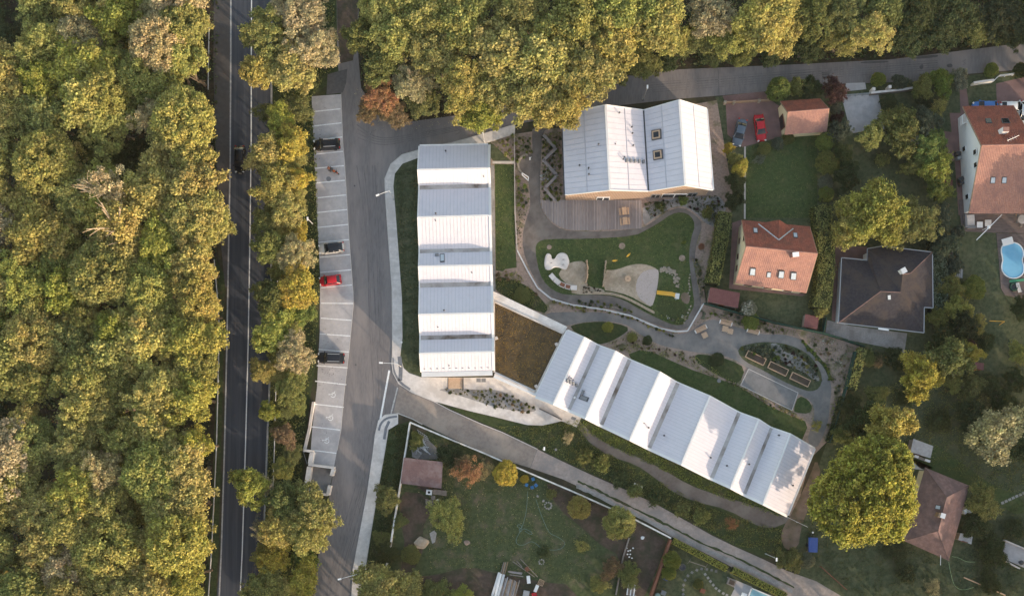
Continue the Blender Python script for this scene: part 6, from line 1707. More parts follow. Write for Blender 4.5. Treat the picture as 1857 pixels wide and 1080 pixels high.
# foliage colours
FC = dict(olive=(.322, .325, .108), gold=(.405, .370, .128), yellow=(0.450, 0.390, 0.085), lime=(0.367, 0.373, 0.092), green=(0.200, 0.216, 0.076), deep=(0.079, 0.103, 0.042), tan=(0.459, 0.402, 0.229), copper=(0.370, 0.205, 0.120), rust=(0.271, 0.201, 0.118), plum=(0.095, 0.053, 0.048), grey=(0.224, 0.248, 0.183), blue=(0.105, 0.137, 0.095), spring=(0.212, 0.260, 0.071), dark=(0.053, 0.069, 0.034))
FW = dict(olive='olive green', gold='golden olive', yellow='bright yellow', lime='lime green', green='mid green', deep='deep green', tan='pale tan', copper='copper red', rust='rusty brown', plum='purple leaved', grey='silvery green', blue='blue green', spring='fresh green', dark='dark green')
TREE_N = [0]
def tree(px, py, rpx, h, col, label, kind='big', group=None, cat='tree', name='broadleaf_tree', pale=False, zf=.68, rs=None):
    i = TREE_N[0]; TREE_N[0] += 1
    r = random.Random(900 + i * 7)
    base_r = {'big': 4.2, 'round': 4.2, 'fine': 4.2, 'sparse': 4.2, 'huge': 9.2, 'wide': 6.6, 'conifer': 2.6, 'bush': 1.5, 'tuft': .5}[kind]
    base_h = {'big': 3.9, 'round': 3.7, 'fine': 4.2, 'sparse': 3.4, 'huge': 6.0, 'wide': 4.4, 'conifer': 4.0, 'bush': 1.1, 'tuft': .38}[kind]
    zc = h * zf
    c = P(px, py, zc)
    R = rpx / S * (1 - zc / HC)
    t = thing(name, label, cat, (c.x, c.y, 0), group)
    nv = {'big': 12, 'round': 4, 'fine': 8, 'sparse': 3, 'huge': 1, 'wide': 3, 'conifer': 2, 'bush': 5, 'tuft': 4}[kind]
    k = R / base_r
    hz = (h - zc) / base_h
    o = bpy.data.objects.new('crown', crown(kind, i % nv))
    COL.objects.link(o); o.parent = t
    o.location = (0, 0, zc)
    o.scale = (k * r.uniform(.94, 1.06), k * r.uniform(.94, 1.06), hz)
    o.rotation_euler = (0, 0, r.uniform(-.6, .6))
    f = FC[col]; j = r.uniform(.88, 1.14)
    o.color = (f[0] * j * r.uniform(.94, 1.06), f[1] * j, f[2] * j * r.uniform(.9, 1.1), 1)
    b = bpy.data.objects.new('trunk', trunk(i % 4, pale))
    COL.objects.link(b); b.parent = t
    wdt = R * (1.75 if not pale else 2.3)
    b.scale = (wdt, wdt, h * (.92 if not pale else 1.08))
    b.rotation_euler = (0, 0, r.uniform(0, 6.28))
    return t

ORD = ['topmost', 'second', 'third', 'fourth', 'fifth', 'sixth', 'seventh', 'eighth', 'ninth', 'tenth', 'eleventh', 'twelfth', 'thirteenth', 'fourteenth', 'fifteenth', 'sixteenth', 'seventeenth', 'eighteenth']
# the wood west of the main road ------------------------------------------------
rr = random.Random(77)
cols = [(350, 'nearest the main road'), (282, 'second in from the main road'), (210, 'in mid-wood'), (138, 'fourth in from the main road'), (64, 'next to the picture border'), (-8, 'cut by the picture border')]
edge = lambda y: np.interp(y, [0, 130, 150, 190, 215, 330, 380, 410, 450, 520, 600, 700, 1080], [372, 372, 345, 345, 386, 386, 405, 412, 392, 386, 397, 388, 376])
special = {}
for ci, (cx, cw) in enumerate(cols):
    y = -15 + (ci % 2) * 34
    k = 0
    while y < 1110:
        x = cx + rr.uniform(-24, 24); yy = y + rr.uniform(-14, 14)
        r_ = rr.choice([rr.uniform(36, 48), rr.uniform(46, 60), rr.uniform(54, 70)])
        h = rr.uniform(12, 14.5) + r_ * .06
        gap = any(math.hypot(x - gx, (yy - gy)) < gr for gx, gy, gr in ((212, 296, 68), (12, 45, 78), (-8, 755, 58), (255, 640, 22), (40, 262, 34), (115, 905, 24), (330, 175, 30), (180, 560, 22)))
        if ci == 0: x = edge(yy) - r_ * .82
        col = rr.choice(['olive', 'gold', 'gold', 'olive', 'gold', 'olive', 'gold', 'olive', 'lime', 'tan'])
        kind = rr.choice(['big', 'big', 'fine', 'fine', 'round'])
        if 560 < yy < 650 and ci == 0: col, kind = 'lime', 'big'
        if yy < 120 and ci == 1: col = 'tan'
        if 640 < yy and ci in (0, 1): col = rr.choice(['gold', 'olive', 'gold', 'lime'])
        if gap: h, r_, col = rr.uniform(4, 6), r_ * .7, 'deep'
        n_ = ORD[k] if k < len(ORD) else 'lowest'
        lab = f'{FW[col]} {"low gap tree" if gap else "forest tree"}, {n_} from top in row {cw}'
        tree(x, yy, r_, h, col, lab, kind, 'trees in the wood west of the main road', name='forest_tree', zf=.76)
        y += r_ * rr.uniform(1.05, 1.32); k += 1
rf = random.Random(5)
fill = sorted(((rf.uniform(-10, 350), rf.uniform(0, 1085)) for k in range(34)), key=lambda q: q[1])
fk = {}
for x, yy in fill:
    if any(math.hypot(x - gx, yy - gy) < gr for gx, gy, gr in ((212, 296, 84), (12, 45, 90), (-8, 755, 66))): continue
    c_ = rf.choice(['olive', 'gold', 'green', 'olive'])
    half = 'near the road' if x > 170 else 'near the border'
    k = fk.get(half, 0); fk[half] = k + 1
    tree(x, yy, rf.uniform(34, 48), rf.uniform(10, 12.5), c_, f'{FW[c_]} lower tree under the west wood crowns {half}, {ORD[min(k, 17)]} from top', 'fine', 'trees in the wood west of the main road', name='forest_tree', zf=.72)
tree(205, 345, 48, 19, 'tan', 'half-bare pale tan tree with white branches above mid-wood gap', 'sparse', name='withered_tree', pale=True)
tree(228, 412, 55, 19.5, 'gold', 'thin golden tree with bare twigs rising over the wood', 'sparse', name='withered_tree', pale=True)
tree(318, 262, 52, 16, 'gold', 'feathery golden tree leaning toward road opposite the dark car', 'fine', name='forest_tree')
tree(392, 405, 34, 13, 'olive', 'olive tree whose branch reaches over the road edge line', 'big', name='forest_tree')

# strip between main road and parking -----------------------------------------
STRIP = [(545, 22, 62, 12, 'tan', 'fine', 'big pale tan tree at top of roadside strip'), (486, 62, 52, 11, 'olive', 'fine', 'olive tree overhanging main road at top of strip'), (575, 92, 46, 11, 'tan', 'fine', 'pale tan tree beside the dirt drive'), (530, 122, 52, 10, 'gold', 'big', 'golden tree above the top parking bay'), (470, 128, 34, 9.5, 'gold', 'big', 'golden tree with crown over the main road centre line'),
 (540, 196, 30, 4.5, 'green', 'big', 'low green tree beside first parking bays'), (508, 218, 30, 7, 'lime', 'big', 'lime tree standing left of the top parking bays'), (480, 205, 22, 5, 'green', 'sparse', 'small sparse green tree at road edge line'), (480, 283, 36, 8.5, 'gold', 'big', 'golden tree level with the driving dark car'), (530, 262, 34, 8, 'yellow', 'big', 'yellow tree left of parked black car'), (500, 335, 40, 9, 'gold', 'big', 'golden tree left of the motorcycle bay'), (543, 325, 24, 7, 'yellow', 'big', 'small yellow tree beside the motorcycle bay'), (520, 382, 36, 8.5, 'gold', 'fine', 'orange-gold tree halfway down the roadside strip'), (478, 408, 26, 7, 'olive', 'big', 'dull olive tree leaning over main road mid-strip'), (488, 450, 32, 8.5, 'olive', 'big', 'olive tree level with the silver car'), (537, 462, 38, 8.5, 'tan', 'fine', 'tan tree beside the silver car'), (540, 522, 42, 8.5, 'yellow', 'big', 'bright yellow tree left of red car'), (492, 540, 36, 8, 'green', 'big', 'green tree leaning over main road by red car'), (496, 602, 40, 8, 'lime', 'big', 'lime green tree in the strip below the red car'), (548, 570, 24, 5, 'spring', 'big', 'small fresh green tree at edge of parking paving'), (534, 640, 42, 8, 'tan', 'fine', 'pale tan tree touching parked dark grey car'), (478, 672, 26, 7, 'gold', 'fine', 'thin golden tree over main road edge by grey car'), (530, 706, 34, 6.5, 'olive', 'fine', 'olive tree left of the first wheelchair bay'), (488, 746, 20, 5.5, 'lime', 'big', 'small lime tree at guardrail by wheelchair bays'), (517, 790, 24, 5, 'rust', 'fine', 'brownish tree left of the last wheelchair bay'), (455, 882, 36, 10, 'lime', 'big', 'lime tree whose crown hangs over the main road'), (515, 905, 34, 9.5, 'green', 'big', 'green tree below the concrete bin enclosure'), (570, 918, 42, 10.5, 'olive', 'big', 'olive tree hiding corner of the bin enclosure'), (505, 955, 40, 9, 'gold', 'big', 'golden tree beside lower main road edge'), (560, 965, 46, 10, 'gold', 'fine', 'golden tree overhanging the lower access road'), (497, 1010, 32, 7, 'yellow', 'big', 'yellow tree in lower roadside strip'), (550, 1010, 26, 3.5, 'spring', 'bush', 'low fresh green bush at lower access road edge'), (552, 1048, 34, 6.5, 'yellow', 'big', 'yellow tree at bottom border by access road'), (478, 1062, 40, 7, 'olive', 'big', 'olive tree at bottom border by main road'), (520, 1078, 34, 6, 'gold', 'big', 'golden tree cut by bottom border in the strip'),
 (690, 1062, 50, 7, 'gold', 'big', 'golden tree at bottom border beside lower street lamp'), (738, 1068, 34, 5, 'olive', 'big', 'olive tree at bottom border in the yard corner'), (701, 904, 25, 4.5, 'green', 'big', 'green tree overhanging lower pavement beside white yard wall')]
for x, y, r_, h, col, kind, lab in STRIP:
    tree(x, y, r_, h, col, lab, kind, 'trees along the roadside strip' if x < 640 else None, name='bush' if kind == 'bush' else 'roadside_tree')
tree(478, 878, 24, 7.5, 'tan', 'bare twiggy tree with pinkish branches over the main road', 'sparse', name='withered_tree', pale=True)
tree(474, 955, 22, 8, 'tan', 'bare forked dead branches reaching over main road edge', 'sparse', name='withered_tree', pale=True)


for k, (x, y, r_, h, c_) in enumerate(((508, 250, 24, 6, 'lime'), (535, 298, 22, 5.5, 'gold'), (512, 305, 24, 6, 'olive'), (540, 358, 22, 5.5, 'gold'), (498, 372, 24, 6, 'olive'), (510, 420, 24, 6, 'gold'), (545, 420, 18, 5, 'yellow'), (512, 490, 26, 6, 'olive'), (522, 562, 26, 6, 'lime'), (528, 608, 24, 5.5, 'gold'), (505, 645, 24, 5.5, 'olive'), (512, 685, 24, 5, 'gold'), (545, 675, 18, 4, 'olive'), (515, 742, 22, 4, 'green'), (540, 735, 18, 3.6, 'olive'), (505, 775, 16, 3.4, 'green'), (530, 822, 22, 3.4, 'green'), (512, 850, 22, 3.6, 'olive'), (480, 1000, 22, 5, 'gold'))):
    tree(x, y, r_, h, c_, f'{FW[c_]} low tree filling the roadside strip, {(ORD + ["lowest"])[k]} from top of its kind', 'fine', 'trees along the roadside strip', name='roadside_tree')
for x, y, r_, h, c_, kd, lab in ((1700, 575, 24, 4, 'green', 'fine', 'green shrub right of bungalow corner, upper'), (1712, 612, 26, 4.5, 'deep', 'fine', 'deep green shrub right of bungalow, lower'), (1690, 640, 20, 3, 'green', 'bush', 'green bush between bungalow and yellow spray tree'), (1770, 590, 20, 4, 'gold', 'fine', 'golden branching shrub pointing at the goal frame'), (1752, 625, 16, 4.4, 'plum', 'fine', 'purple shrub in the trees behind the bungalow'), (1785, 620, 22, 3, 'deep', 'fine', 'dark shrub below the goal frame'), (1730, 690, 22, 3, 'olive', 'fine', 'olive shrub left below tiny red shed'), (1815, 730, 26, 3.2, 'deep', 'fine', 'dark shrub above the pale meadow tree'), (1850, 560, 22, 3, 'deep', 'fine', 'dark shrub below the pool terrace'), (1545, 735, 24, 3.6, 'deep', 'fine', 'dark shrub inside the lower green screen fence'), (1590, 715, 22, 3, 'green', 'fine', 'green shrub in middle of the fenced lawn'), (1640, 720, 18, 2.6, 'deep', 'fine', 'dark low shrub under the yellow spray tree'), (1530, 790, 22, 4, 'green', 'fine', 'green shrub between slanting wing end and great tree'), (1700, 765, 22, 1.6, 'deep', 'bush', 'low dark bush on the meadow above lean-to'), (1600, 290, 14, 1.6, 'green', 'bush', 'low green bush on the lawn below gravel driveway'), (1660, 300, 26, 4, 'green', 'fine', 'green shrub left of the bamboo row'), (1610, 190, 18, 2.6, 'deep', 'fine', 'dark shrub right of gravel driveway, upper'), (1628, 210, 20, 3, 'green', 'fine', 'green shrub right of gravel driveway, lower'), (1735, 420, 14, 1.8, 'blue', 'bush', 'blue-green bush beside pool lawn'), (1795, 1055, 22, 2, 'deep', 'fine', 'dark shrub at the lower right corner'), (1840, 960, 22, 2.4, 'deep', 'fine', 'dark shrub above the concrete patio'), (1645, 1040, 18, 1.4, 'deep', 'bush', 'low dark bush on lower lawn'), (880, 850, 18, 2.2, 'tan', 'sparse', 'dry shrub between copper tree and yellow bush'), (725, 945, 16, 1.8, 'green', 'fine', 'green shrub along inner side of west yard wall'), (1000, 895, 11, 1.2, 'green', 'bush', 'small green shrub right of the blue chairs'), (985, 1000, 12, .8, 'deep', 'bush', 'low weeds by the hose loop'), (1085, 1060, 18, 1.6, 'olive', 'fine', 'olive shrub at the yard bottom border')):
    tree(x, y, r_, h, c_, lab, kd, name='shrub' if h < 3.6 else 'garden_tree', cat='shrub' if h < 3.6 else 'tree', zf=.5)

# the wood north of the lane ----------------------------------------------------
NW = [(690, 18, 50, 13, 'gold'), (655, 68, 34, 11, 'green'), (722, 66, 50, 13, 'olive'), (692, 118, 40, 11, 'green'), (690, 172, 34, 8, 'copper'), (672, 200, 26, 6, 'rust'), (716, 208, 28, 6, 'rust'), (748, 150, 44, 10, 'tan'), (775, 20, 55, 14, 'olive'), (792, 100, 52, 13, 'gold'), (838, 40, 60, 15, 'olive'), (770, 190, 30, 7, 'green'), (840, 150, 56, 13.5, 'gold'), (905, 92, 62, 15, 'gold'), (872, 205, 40, 11, 'lime'), (900, 160, 50, 13, 'gold'), (945, 25, 60, 15, 'olive'), (985, 100, 64, 15, 'gold'), (965, 178, 50, 13.5, 'gold'), (1018, 192, 52, 13, 'gold'), (1045, 40, 64, 16, 'olive'), (1062, 130, 60, 14.5, 'gold'), (1112, 78, 56, 14, 'gold'), (1130, 20, 58, 15, 'olive'), (1190, 35, 62, 14, 'gold'), (1222, 85, 34, 9, 'olive'), (1168, 112, 34, 5.5, 'green'), (1262, 80, 38, 7, 'green'), (1288, 25, 48, 11, 'tan'), (1325, 82, 40, 8, 'olive'), (1390, 35, 60, 13, 'gold'), (1418, 75, 42, 10, 'gold'), (1462, 92, 34, 6, 'deep'), (1345, 110, 26, 4, 'green'), (1215, 115, 24, 4, 'deep'), (1470, 30, 48, 10, 'green'), (1530, 20, 48, 9.5, 'green'), (1525, 80, 40, 6.5, 'olive'), (1578, 70, 46, 9.5, 'gold'), (1600, 20, 46, 8, 'green'), (1640, 70, 42, 7, 'deep'), (1665, 22, 50, 8, 'deep'), (1700, 70, 44, 7, 'deep'), (1735, 25, 50, 8, 'deep'), (1770, 60, 44, 7, 'green'), (1815, 30, 50, 8, 'dark'), (1850, 55, 40, 6, 'deep'), (1400, 105, 26, 4, 'deep'), (1120, 128, 24, 4.5, 'green'), (1290, 108, 28, 4.5, 'deep')]
NW = [(x, y - (7 if x > 1200 and y > 55 else 0), r_ * (.9 if x > 1200 and y > 55 else 1), h, c_) for x, y, r_, h, c_ in NW]
NW.sort(key=lambda q: q[0])
wn = ['first', 'second', 'third', 'fourth', 'fifth', 'sixth', 'seventh', 'eighth', 'ninth', 'tenth', 'eleventh', 'twelfth', 'thirteenth', 'fourteenth', 'fifteenth', 'sixteenth', 'seventeenth', 'eighteenth', 'nineteenth', 'twentieth']
seqs = {}
for x, y, r_, h, col in NW:
    row = 'the lane row' if y > 105 else ('the middle row' if y > 50 else 'the top row')
    k = seqs.setdefault(row, 0); seqs[row] += 1
    kind = 'fine' if col in ('tan', 'deep', 'rust', 'copper') or int(x) % 3 == 0 else 'big'
    tree(x, y, r_, h, col, f'{FW[col]} tree north of the lane, {wn[k]} from left in {row}', kind, 'trees in the wood north of the lane', name='forest_tree', zf=.74)
tree(757, 150, 20, 10.5, 'tan', 'bare pale branches among the trees north of the junction', 'sparse', name='withered_tree', pale=True)

# garden trees --------------------------------------------------------------------
GT = [(1562, 900, 98, 16, 'lime', 'huge', 'great round yellow-green tree between slanting wing and brown cottage'), (1592, 835, 52, 14, 'lime', 'round', 'lime tree merging into top of the great round tree'), (1608, 770, 42, 11, 'gold', 'big', 'golden tree north of the great round tree'), (1568, 765, 40, 6.5, 'deep', 'big', 'shaded deep green tree beside the green screen fence'), (1665, 683, 40, 7, 'yellow', 'big', 'yellow tree with long sprays south of the dark bungalow'), (1722, 650, 42, 6.5, 'green', 'big', 'green tree with yellow top behind the bungalow'), (1755, 640, 24, 5.5, 'yellow', 'big', 'small yellow tree beside a purple shrub'), (1805, 785, 52, 8, 'tan', 'big', 'pale tan tree alone on the east meadow'), (1765, 760, 34, 5, 'deep', 'big', 'dark tree left of the pale tan meadow tree'), (1848, 795, 40, 6, 'deep', 'big', 'dark tree at picture border by pale meadow tree'), (1780, 910, 34, 5.5, 'olive', 'fine', 'loose olive tree at east side of the brown cottage'), (1770, 950, 30, 4, 'deep', 'fine', 'dark shrubby tree below the loose olive tree by the cottage'),
 (1585, 390, 66, 8.5, 'lime', 'wide', 'large yellow-green walnut tree north of dark bungalow'), (1545, 405, 45, 7.5, 'olive', 'big', 'olive lower crown on left of the yellow walnut'), (1652, 405, 48, 7, 'green', 'fine', 'green tree right of the yellow walnut'), (1580, 245, 26, 4.5, 'olive', 'big', 'small olive tree below the pale driveway'), (1635, 240, 42, 5.5, 'green', 'big', 'broad green tree right of the pale driveway'), (1672, 228, 36, 5.5, 'blue', 'fine', 'blue-green tree at north end of bamboo row'), (1682, 265, 34, 5.5, 'spring', 'fine', 'fresh green bamboo clump in row, topmost'), (1698, 305, 34, 5.5, 'lime', 'fine', 'lime bamboo clump in row, middle'), (1700, 345, 26, 5, 'spring', 'fine', 'fresh green bamboo clump in row, lowest'), (1706, 395, 24, 4.5, 'blue', 'fine', 'blue-green shrub right of the bungalow roof, upper'), (1712, 445, 26, 4.5, 'blue', 'fine', 'blue-green shrub beside garden frames, lower'), (1765, 522, 24, 2.6, 'spring', 'round', 'round clipped fresh green tree on lawn by the pool'), (1722, 520, 26, 4, 'green', 'big', 'green tree below the grey garden coop'), (1728, 480, 20, 3.5, 'blue', 'big', 'blue-green shrub beside the grey garden coop'), (1735, 560, 26, 5, 'olive', 'big', 'olive shrub east of bungalow corner'), (1745, 590, 30, 6, 'dark', 'fine', 'very dark conifer-like tree southeast of the bungalow'),
 (1497, 258, 18, 4, 'spring', 'round', 'round fresh green shrub below the garage, upper'), (1500, 296, 22, 4.2, 'green', 'round', 'round green shrub beside house lawn, lower'), (1520, 240, 24, 5, 'blue', 'fine', 'blue-green conifer beside garage end'), (1527, 282, 24, 5, 'deep', 'fine', 'dark conifer along gravel driveway hedge, middle'), (1535, 318, 26, 5, 'deep', 'fine', 'dark conifer along the driveway hedge, lower'), (1497, 331, 15, 2.5, 'grey', 'round', 'silvery round shrub beside the house lawn'), (1497, 352, 16, 2.5, 'spring', 'round', 'fresh green low shrub below the silvery one'), (1513, 165, 26, 5, 'plum', 'fine', 'purple-leaved tree at corner of garage by the lane'), (1411, 163, 22, 4.2, 'spring', 'round', 'round green tree at lane edge above the garage'), (1442, 160, 20, 3, 'green', 'big', 'green shrub between round tree and purple tree, left'), (1470, 158, 20, 3, 'deep', 'big', 'dark shrub beside the purple tree, left of it'), (1515, 200, 12, 3, 'grey', 'round', 'silvery bush at the garage gable end'), (1517, 216, 14, 3, 'plum', 'fine', 'purple bush below the silvery bush'), (1321, 270, 11, 2.6, 'yellow', 'big', 'yellow shrub beside the blue-grey car'), (1331, 288, 12, 2.8, 'olive', 'big', 'olive shrub below the yellow shrub at hall corner'), (1342, 305, 16, 3.2, 'yellow', 'big', 'bright yellow shrub at the edge of house lawn'), (1335, 332, 18, 3, 'deep', 'big', 'dark shrub between hall and house lawn'), (1330, 365, 18, 3.2, 'deep', 'big', 'dark shrub at top of the tall hedge'), (1385, 270, 13, 2, 'green', 'round', 'green shrub below driveway paving'), (1377, 290, 12, 1.6, 'grey', 'sparse', 'white-flowering bush below the driveway'), (1413, 258, 13, 2.8, 'blue', 'conifer', 'blue-green cypress at the garage corner'), (1428, 252, 12, 2, 'green', 'round', 'green bush under the garage eave'), (1357, 559, 16, 2.6, 'grey', 'round', 'white-blossomed round bush beside flat red shed'), (1362, 582, 16, 1.8, 'spring', 'round', 'fresh green bush behind wooden bench'), (1488, 562, 15, 3, 'gold', 'big', 'golden bush beside the red playhouse'),
 (1592, 145, 14, 2.4, 'spring', 'round', 'fresh green roadside bush right of the driveway apron'), (1632, 150, 16, 2.6, 'blue', 'big', 'blue-green bush at lane wall'), (1672, 160, 24, 3.6, 'green', 'big', 'green shrub mass at lane wall, left'), (1706, 150, 24, 3.4, 'spring', 'big', 'fresh green shrub mass at lane wall, middle'), (1737, 145, 20, 3, 'grey', 'big', 'grey-green shrub at lane wall, right'), (1700, 195, 20, 3, 'gold', 'sparse', 'loose yellowish shrub on the neighbour lawn'), (1680, 175, 22, 3, 'dark', 'fine', 'very dark shrub under the lane wall shrubs'), (1797, 128, 14, 2, 'spring', 'round', 'fresh green bush at the lane by pink forecourt'), (1850, 128, 14, 2.2, 'deep', 'round', 'dark bush at picture border by the lane'),
 (1590, 655, 15, 2.2, 'rust', 'sparse', 'withered brown shrub in front of the bungalow gravel'), (1575, 650, 15, 2.5, 'green', 'big', 'green shrub beside the withered brown one'), (1625, 650, 20, 2.4, 'deep', 'big', 'dark shrub at bungalow gravel edge'), (1760, 700, 28, 3.6, 'green', 'fine', 'green shrub below tiny red shed'), (1795, 700, 24, 3, 'deep', 'fine', 'dark shrub right of tiny red shed'), (1840, 690, 26, 3.2, 'deep', 'fine', 'dark shrub by the picture border above meadow'), (1848, 640, 24, 3.6, 'olive', 'fine', 'olive shrub by the picture border, upper'), (1800, 1000, 30, 3, 'deep', 'fine', 'dark loose shrub by the patio corner'), (1690, 1062, 18, 1.4, 'tan', 'sparse', 'small pale shrub on the lower cottage lawn'), (1625, 1000, 24, 1.8, 'deep', 'fine', 'low dark shrub at cottage south corner'),
 (850, 852, 30, 4.6, 'copper', 'sparse', 'copper-red tree below the lane wall'), (838, 838, 20, 4, 'rust', 'sparse', 'rusty shrub left of the copper tree'), (815, 825, 24, 3.2, 'deep', 'big', 'deep green bush between shed and copper tree'), (917, 858, 24, 3.4, 'yellow', 'round', 'round yellow bush at the lane wall'), (951, 868, 8, 1.6, 'yellow', 'round', 'little yellow-green clipped ball beside blue chairs'), (1050, 920, 22, 3.2, 'gold', 'round', 'golden-green yard bush nearest lane wall'), (1122, 948, 32, 5, 'olive', 'round', 'dark round yard tree touching lane wall'), (812, 938, 38, 4, 'olive', 'fine', 'loose olive tree on the yard lawn'), (1055, 990, 14, 1.8, 'gold', 'sparse', 'small yellowish shrub on the yard lawn'), (1110, 1030, 22, 2.4, 'rust', 'fine', 'brownish shrub at yard bottom'), (1140, 1042, 24, 2.6, 'green', 'fine', 'green shrub beside garden furniture pile'), (700, 1000, 24, 2.4, 'deep', 'fine', 'deep green bush between pavement and yard wall'), (692, 975, 18, 2, 'green', 'fine', 'green bush between pavement and yard wall, upper'), (745, 1005, 18, 2, 'green', 'round', 'round green bush inside yard wall'), (790, 1075, 30, 2.2, 'green', 'fine', 'low green bush at bottom border of yard'), (840, 1082, 24, 2.2, 'lime', 'fine', 'lime bush at bottom border of yard'), (755, 800, 16, 2.2, 'green', 'big', 'green bush beside heap of metal tubes'), (1218, 1015, 18, 3, 'spring', 'round', 'fresh green shrub inside brown fence, upper'), (1212, 1038, 14, 2.6, 'spring', 'round', 'fresh green shrub inside brown fence, lower'), (1266, 1058, 10, 1.5, 'green', 'round', 'small round shrub among stepping stones'),
 (1060, 828, 17, 1.7, 'green', 'bush', 'green shrub beside the brown back path, first from entrance'), (1092, 840, 18, 1.8, 'green', 'bush', 'green shrub beside the brown back path, second from entrance'), (1122, 868, 17, 1.6, 'deep', 'bush', 'dark shrub beside dirt track, third from entrance'), (1150, 890, 15, 1.5, 'green', 'bush', 'green shrub below the white bench'), (1192, 902, 19, 1.8, 'deep', 'bush', 'dark shrub beside dirt track, fourth from entrance'), (1236, 922, 17, 1.7, 'green', 'bush', 'green shrub beside dirt track, fifth from entrance'), (1272, 936, 18, 1.8, 'green', 'bush', 'green shrub beside dirt track, sixth from entrance'), (1327, 948, 14, 2.4, 'copper', 'sparse', 'lone pinkish sapling on meadow before slanting wing'), (1030, 792, 12, 2.2, 'tan', 'sparse', 'pale yellow sapling on meadow near entrance'), (1432, 1015, 26, 3, 'green', 'big', 'green bush beside the dirt track and blue trailer'), (1462, 1015, 16, 2.2, 'grey', 'round', 'silvery bush below blue trailer'),
 (1480, 770, 12, 1.8, 'lime', 'sparse', 'lime sapling at end of long lawn'), (1102, 593, 10, 1.4, 'lime', 'round', 'lime shrub on island lawn beside slanting wing'), (1146, 612, 9, 1.2, 'olive', 'round', 'olive shrub at tip of island lawn'), (1174, 617, 9, 1.0, 'deep', 'round', 'dark shrub beside lower path bend'), (947, 535, 16, 1.2, 'green', 'round', 'low green shrub in corner bed by planted roof'), (1300, 652, 14, .9, 'deep', 'round', 'dark ground shrub on triangular lawn'), (1238, 364, 10, 1.1, 'spring', 'bush', 'green shrub in bed below the hall, right'), (1196, 373, 10, 1.1, 'deep', 'bush', 'dark shrub in bed below the hall, left'), (1283, 386, 13, 1.4, 'green', 'bush', 'green shrub at path corner by the pale gravel bed'), (1272, 447, 6, .8, 'copper', 'round', 'small red flowering shrub beside the garden path'), (1240, 440, 5, 2, 'spring', 'sparse', 'thin sapling on the play lawn')]
for x, y, r_, h, col, kind, lab in GT:
    nm = 'shrub' if h < 3.6 else ('conifer' if kind == 'conifer' else 'garden_tree')
    tree(x, y, r_, h, col, lab, kind, name=nm, cat='tree' if h >= 3.6 else 'shrub', zf=.55 if h >= 3.6 else .48)
mb = MB()
rr = random.Random(6)
for i in range(70):                                                     # blossoms on the white bush
    a = rr.uniform(0, 6.28); q = rr.uniform(.05, 1) ** .5 * 12
    w_ = P(1357 + q * math.cos(a), 559 + q * math.sin(a), 2.7 - (q / 16) ** 2 * 1.1)
    mb.stone((w_.x, w_.y, w_.z), .075, i)
tag(mb.build('white_blossoms', M['flower_white']), kind='stuff')

# hedges ------------------------------------------------------------------------------
def hedge(name, label, line, wpx, h, col, leaf=.13, dens=62, jit=.12, seed=0, cat='hedge'):
    """clipped hedge along a px line: a solid core with sprays all over it"""
    g = np.random.default_rng(seed + 50)
    pts = [P(x, y, h) for x, y in line]
    c = sum(pts, Vector()) / len(pts)
    t = thing(name, label, cat, (c.x, c.y, 0))
    core = MB()
    wd = wpx / S
    C = []; N = []
    for a, b in zip(pts[:-1], pts[1:]):
        d = (b - a); L = d.length; d.normalize(); s_ = Vector((-d.y, d.x, 0))
        hw = wd / 2 - .1
        core.prism([(a - d * .1 + s_ * hw), (b + d * .1 + s_ * hw), (b + d * .1 - s_ * hw), (a - d * .1 - s_ * hw)], 0, h - .12)
        for face, area in (('t', L * wd), ('l', L * h), ('r', L * h)):
            n = int(area * dens * (1 if face == 't' else .45))
            u = g.uniform(-.12, L + .12, n); e = g.normal(0, jit, n)
            if face == 't':
                v = g.uniform(-wd / 2, wd / 2, n)
                lump = .12 * np.sin(u * 1.7 + seed) * np.cos(v * 2.1)
                q = np.array([[a.x, a.y, 0]]) + u[:, None] * np.array(d) + v[:, None] * np.array(s_); q[:, 2] = h + e * .6 + lump * (jit / .12)
                nn = np.tile([0, 0, 1.0], (n, 1))
            else:
                sg = 1 if face == 'l' else -1
                q = np.array([[a.x, a.y, 0]]) + u[:, None] * np.array(d) + (sg * wd / 2 + e * .6)[:, None] * np.array(s_); q[:, 2] = g.uniform(.1, h, n)
                nn = np.tile(np.array(s_) * sg, (n, 1))
            C.append(q); N.append(nn + g.normal(0, .55, (n, 3)))
    C = np.concatenate(C); N = np.concatenate(N); N /= np.linalg.norm(N, axis=1)[:, None]
    C[:, 0] -= c.x; C[:, 1] -= c.y
    me = leaf_mesh('hedge_leaves', C, N, leaf * g.uniform(.6, 1.25, len(C)), g.uniform(0, 1, len(C)), g)
    o = bpy.data.objects.new('leaves', me); COL.objects.link(o); o.parent = t
    o.color = (*FC[col], 1)
    core.build('core', M['hedge_core'], t)
    return t
mat('hedge_core', (.018, .026, .01), (.03, .04, .014), 4)
hedge('hedge', 'tall dark hedge between school garden and cream house', [(1315, 385), (1310, 430), (1302, 470), (1293, 512)], 23, 2.8, 'green', jit=.2, seed=1)
hedge('hedge', 'tall dark hedge between cream house and bungalow', [(1492, 372), (1497, 430), (1500, 480), (1496, 520), (1491, 556)], 29, 3.0, 'green', jit=.22, seed=2)
hedge('hedge', 'long clipped lime box hedge beside the dirt track', [(1221, 980), (1270, 1006), (1318, 1031)], 11, 1.3, 'lime', leaf=.08, dens=120, jit=.04, seed=3)
hedge('hedge', 'clipped lime box hedge beside the pale pool at bottom border', [(1330, 1033), (1375, 1056), (1425, 1080)], 12, 1.3, 'lime', leaf=.08, dens=120, jit=.04, seed=4)
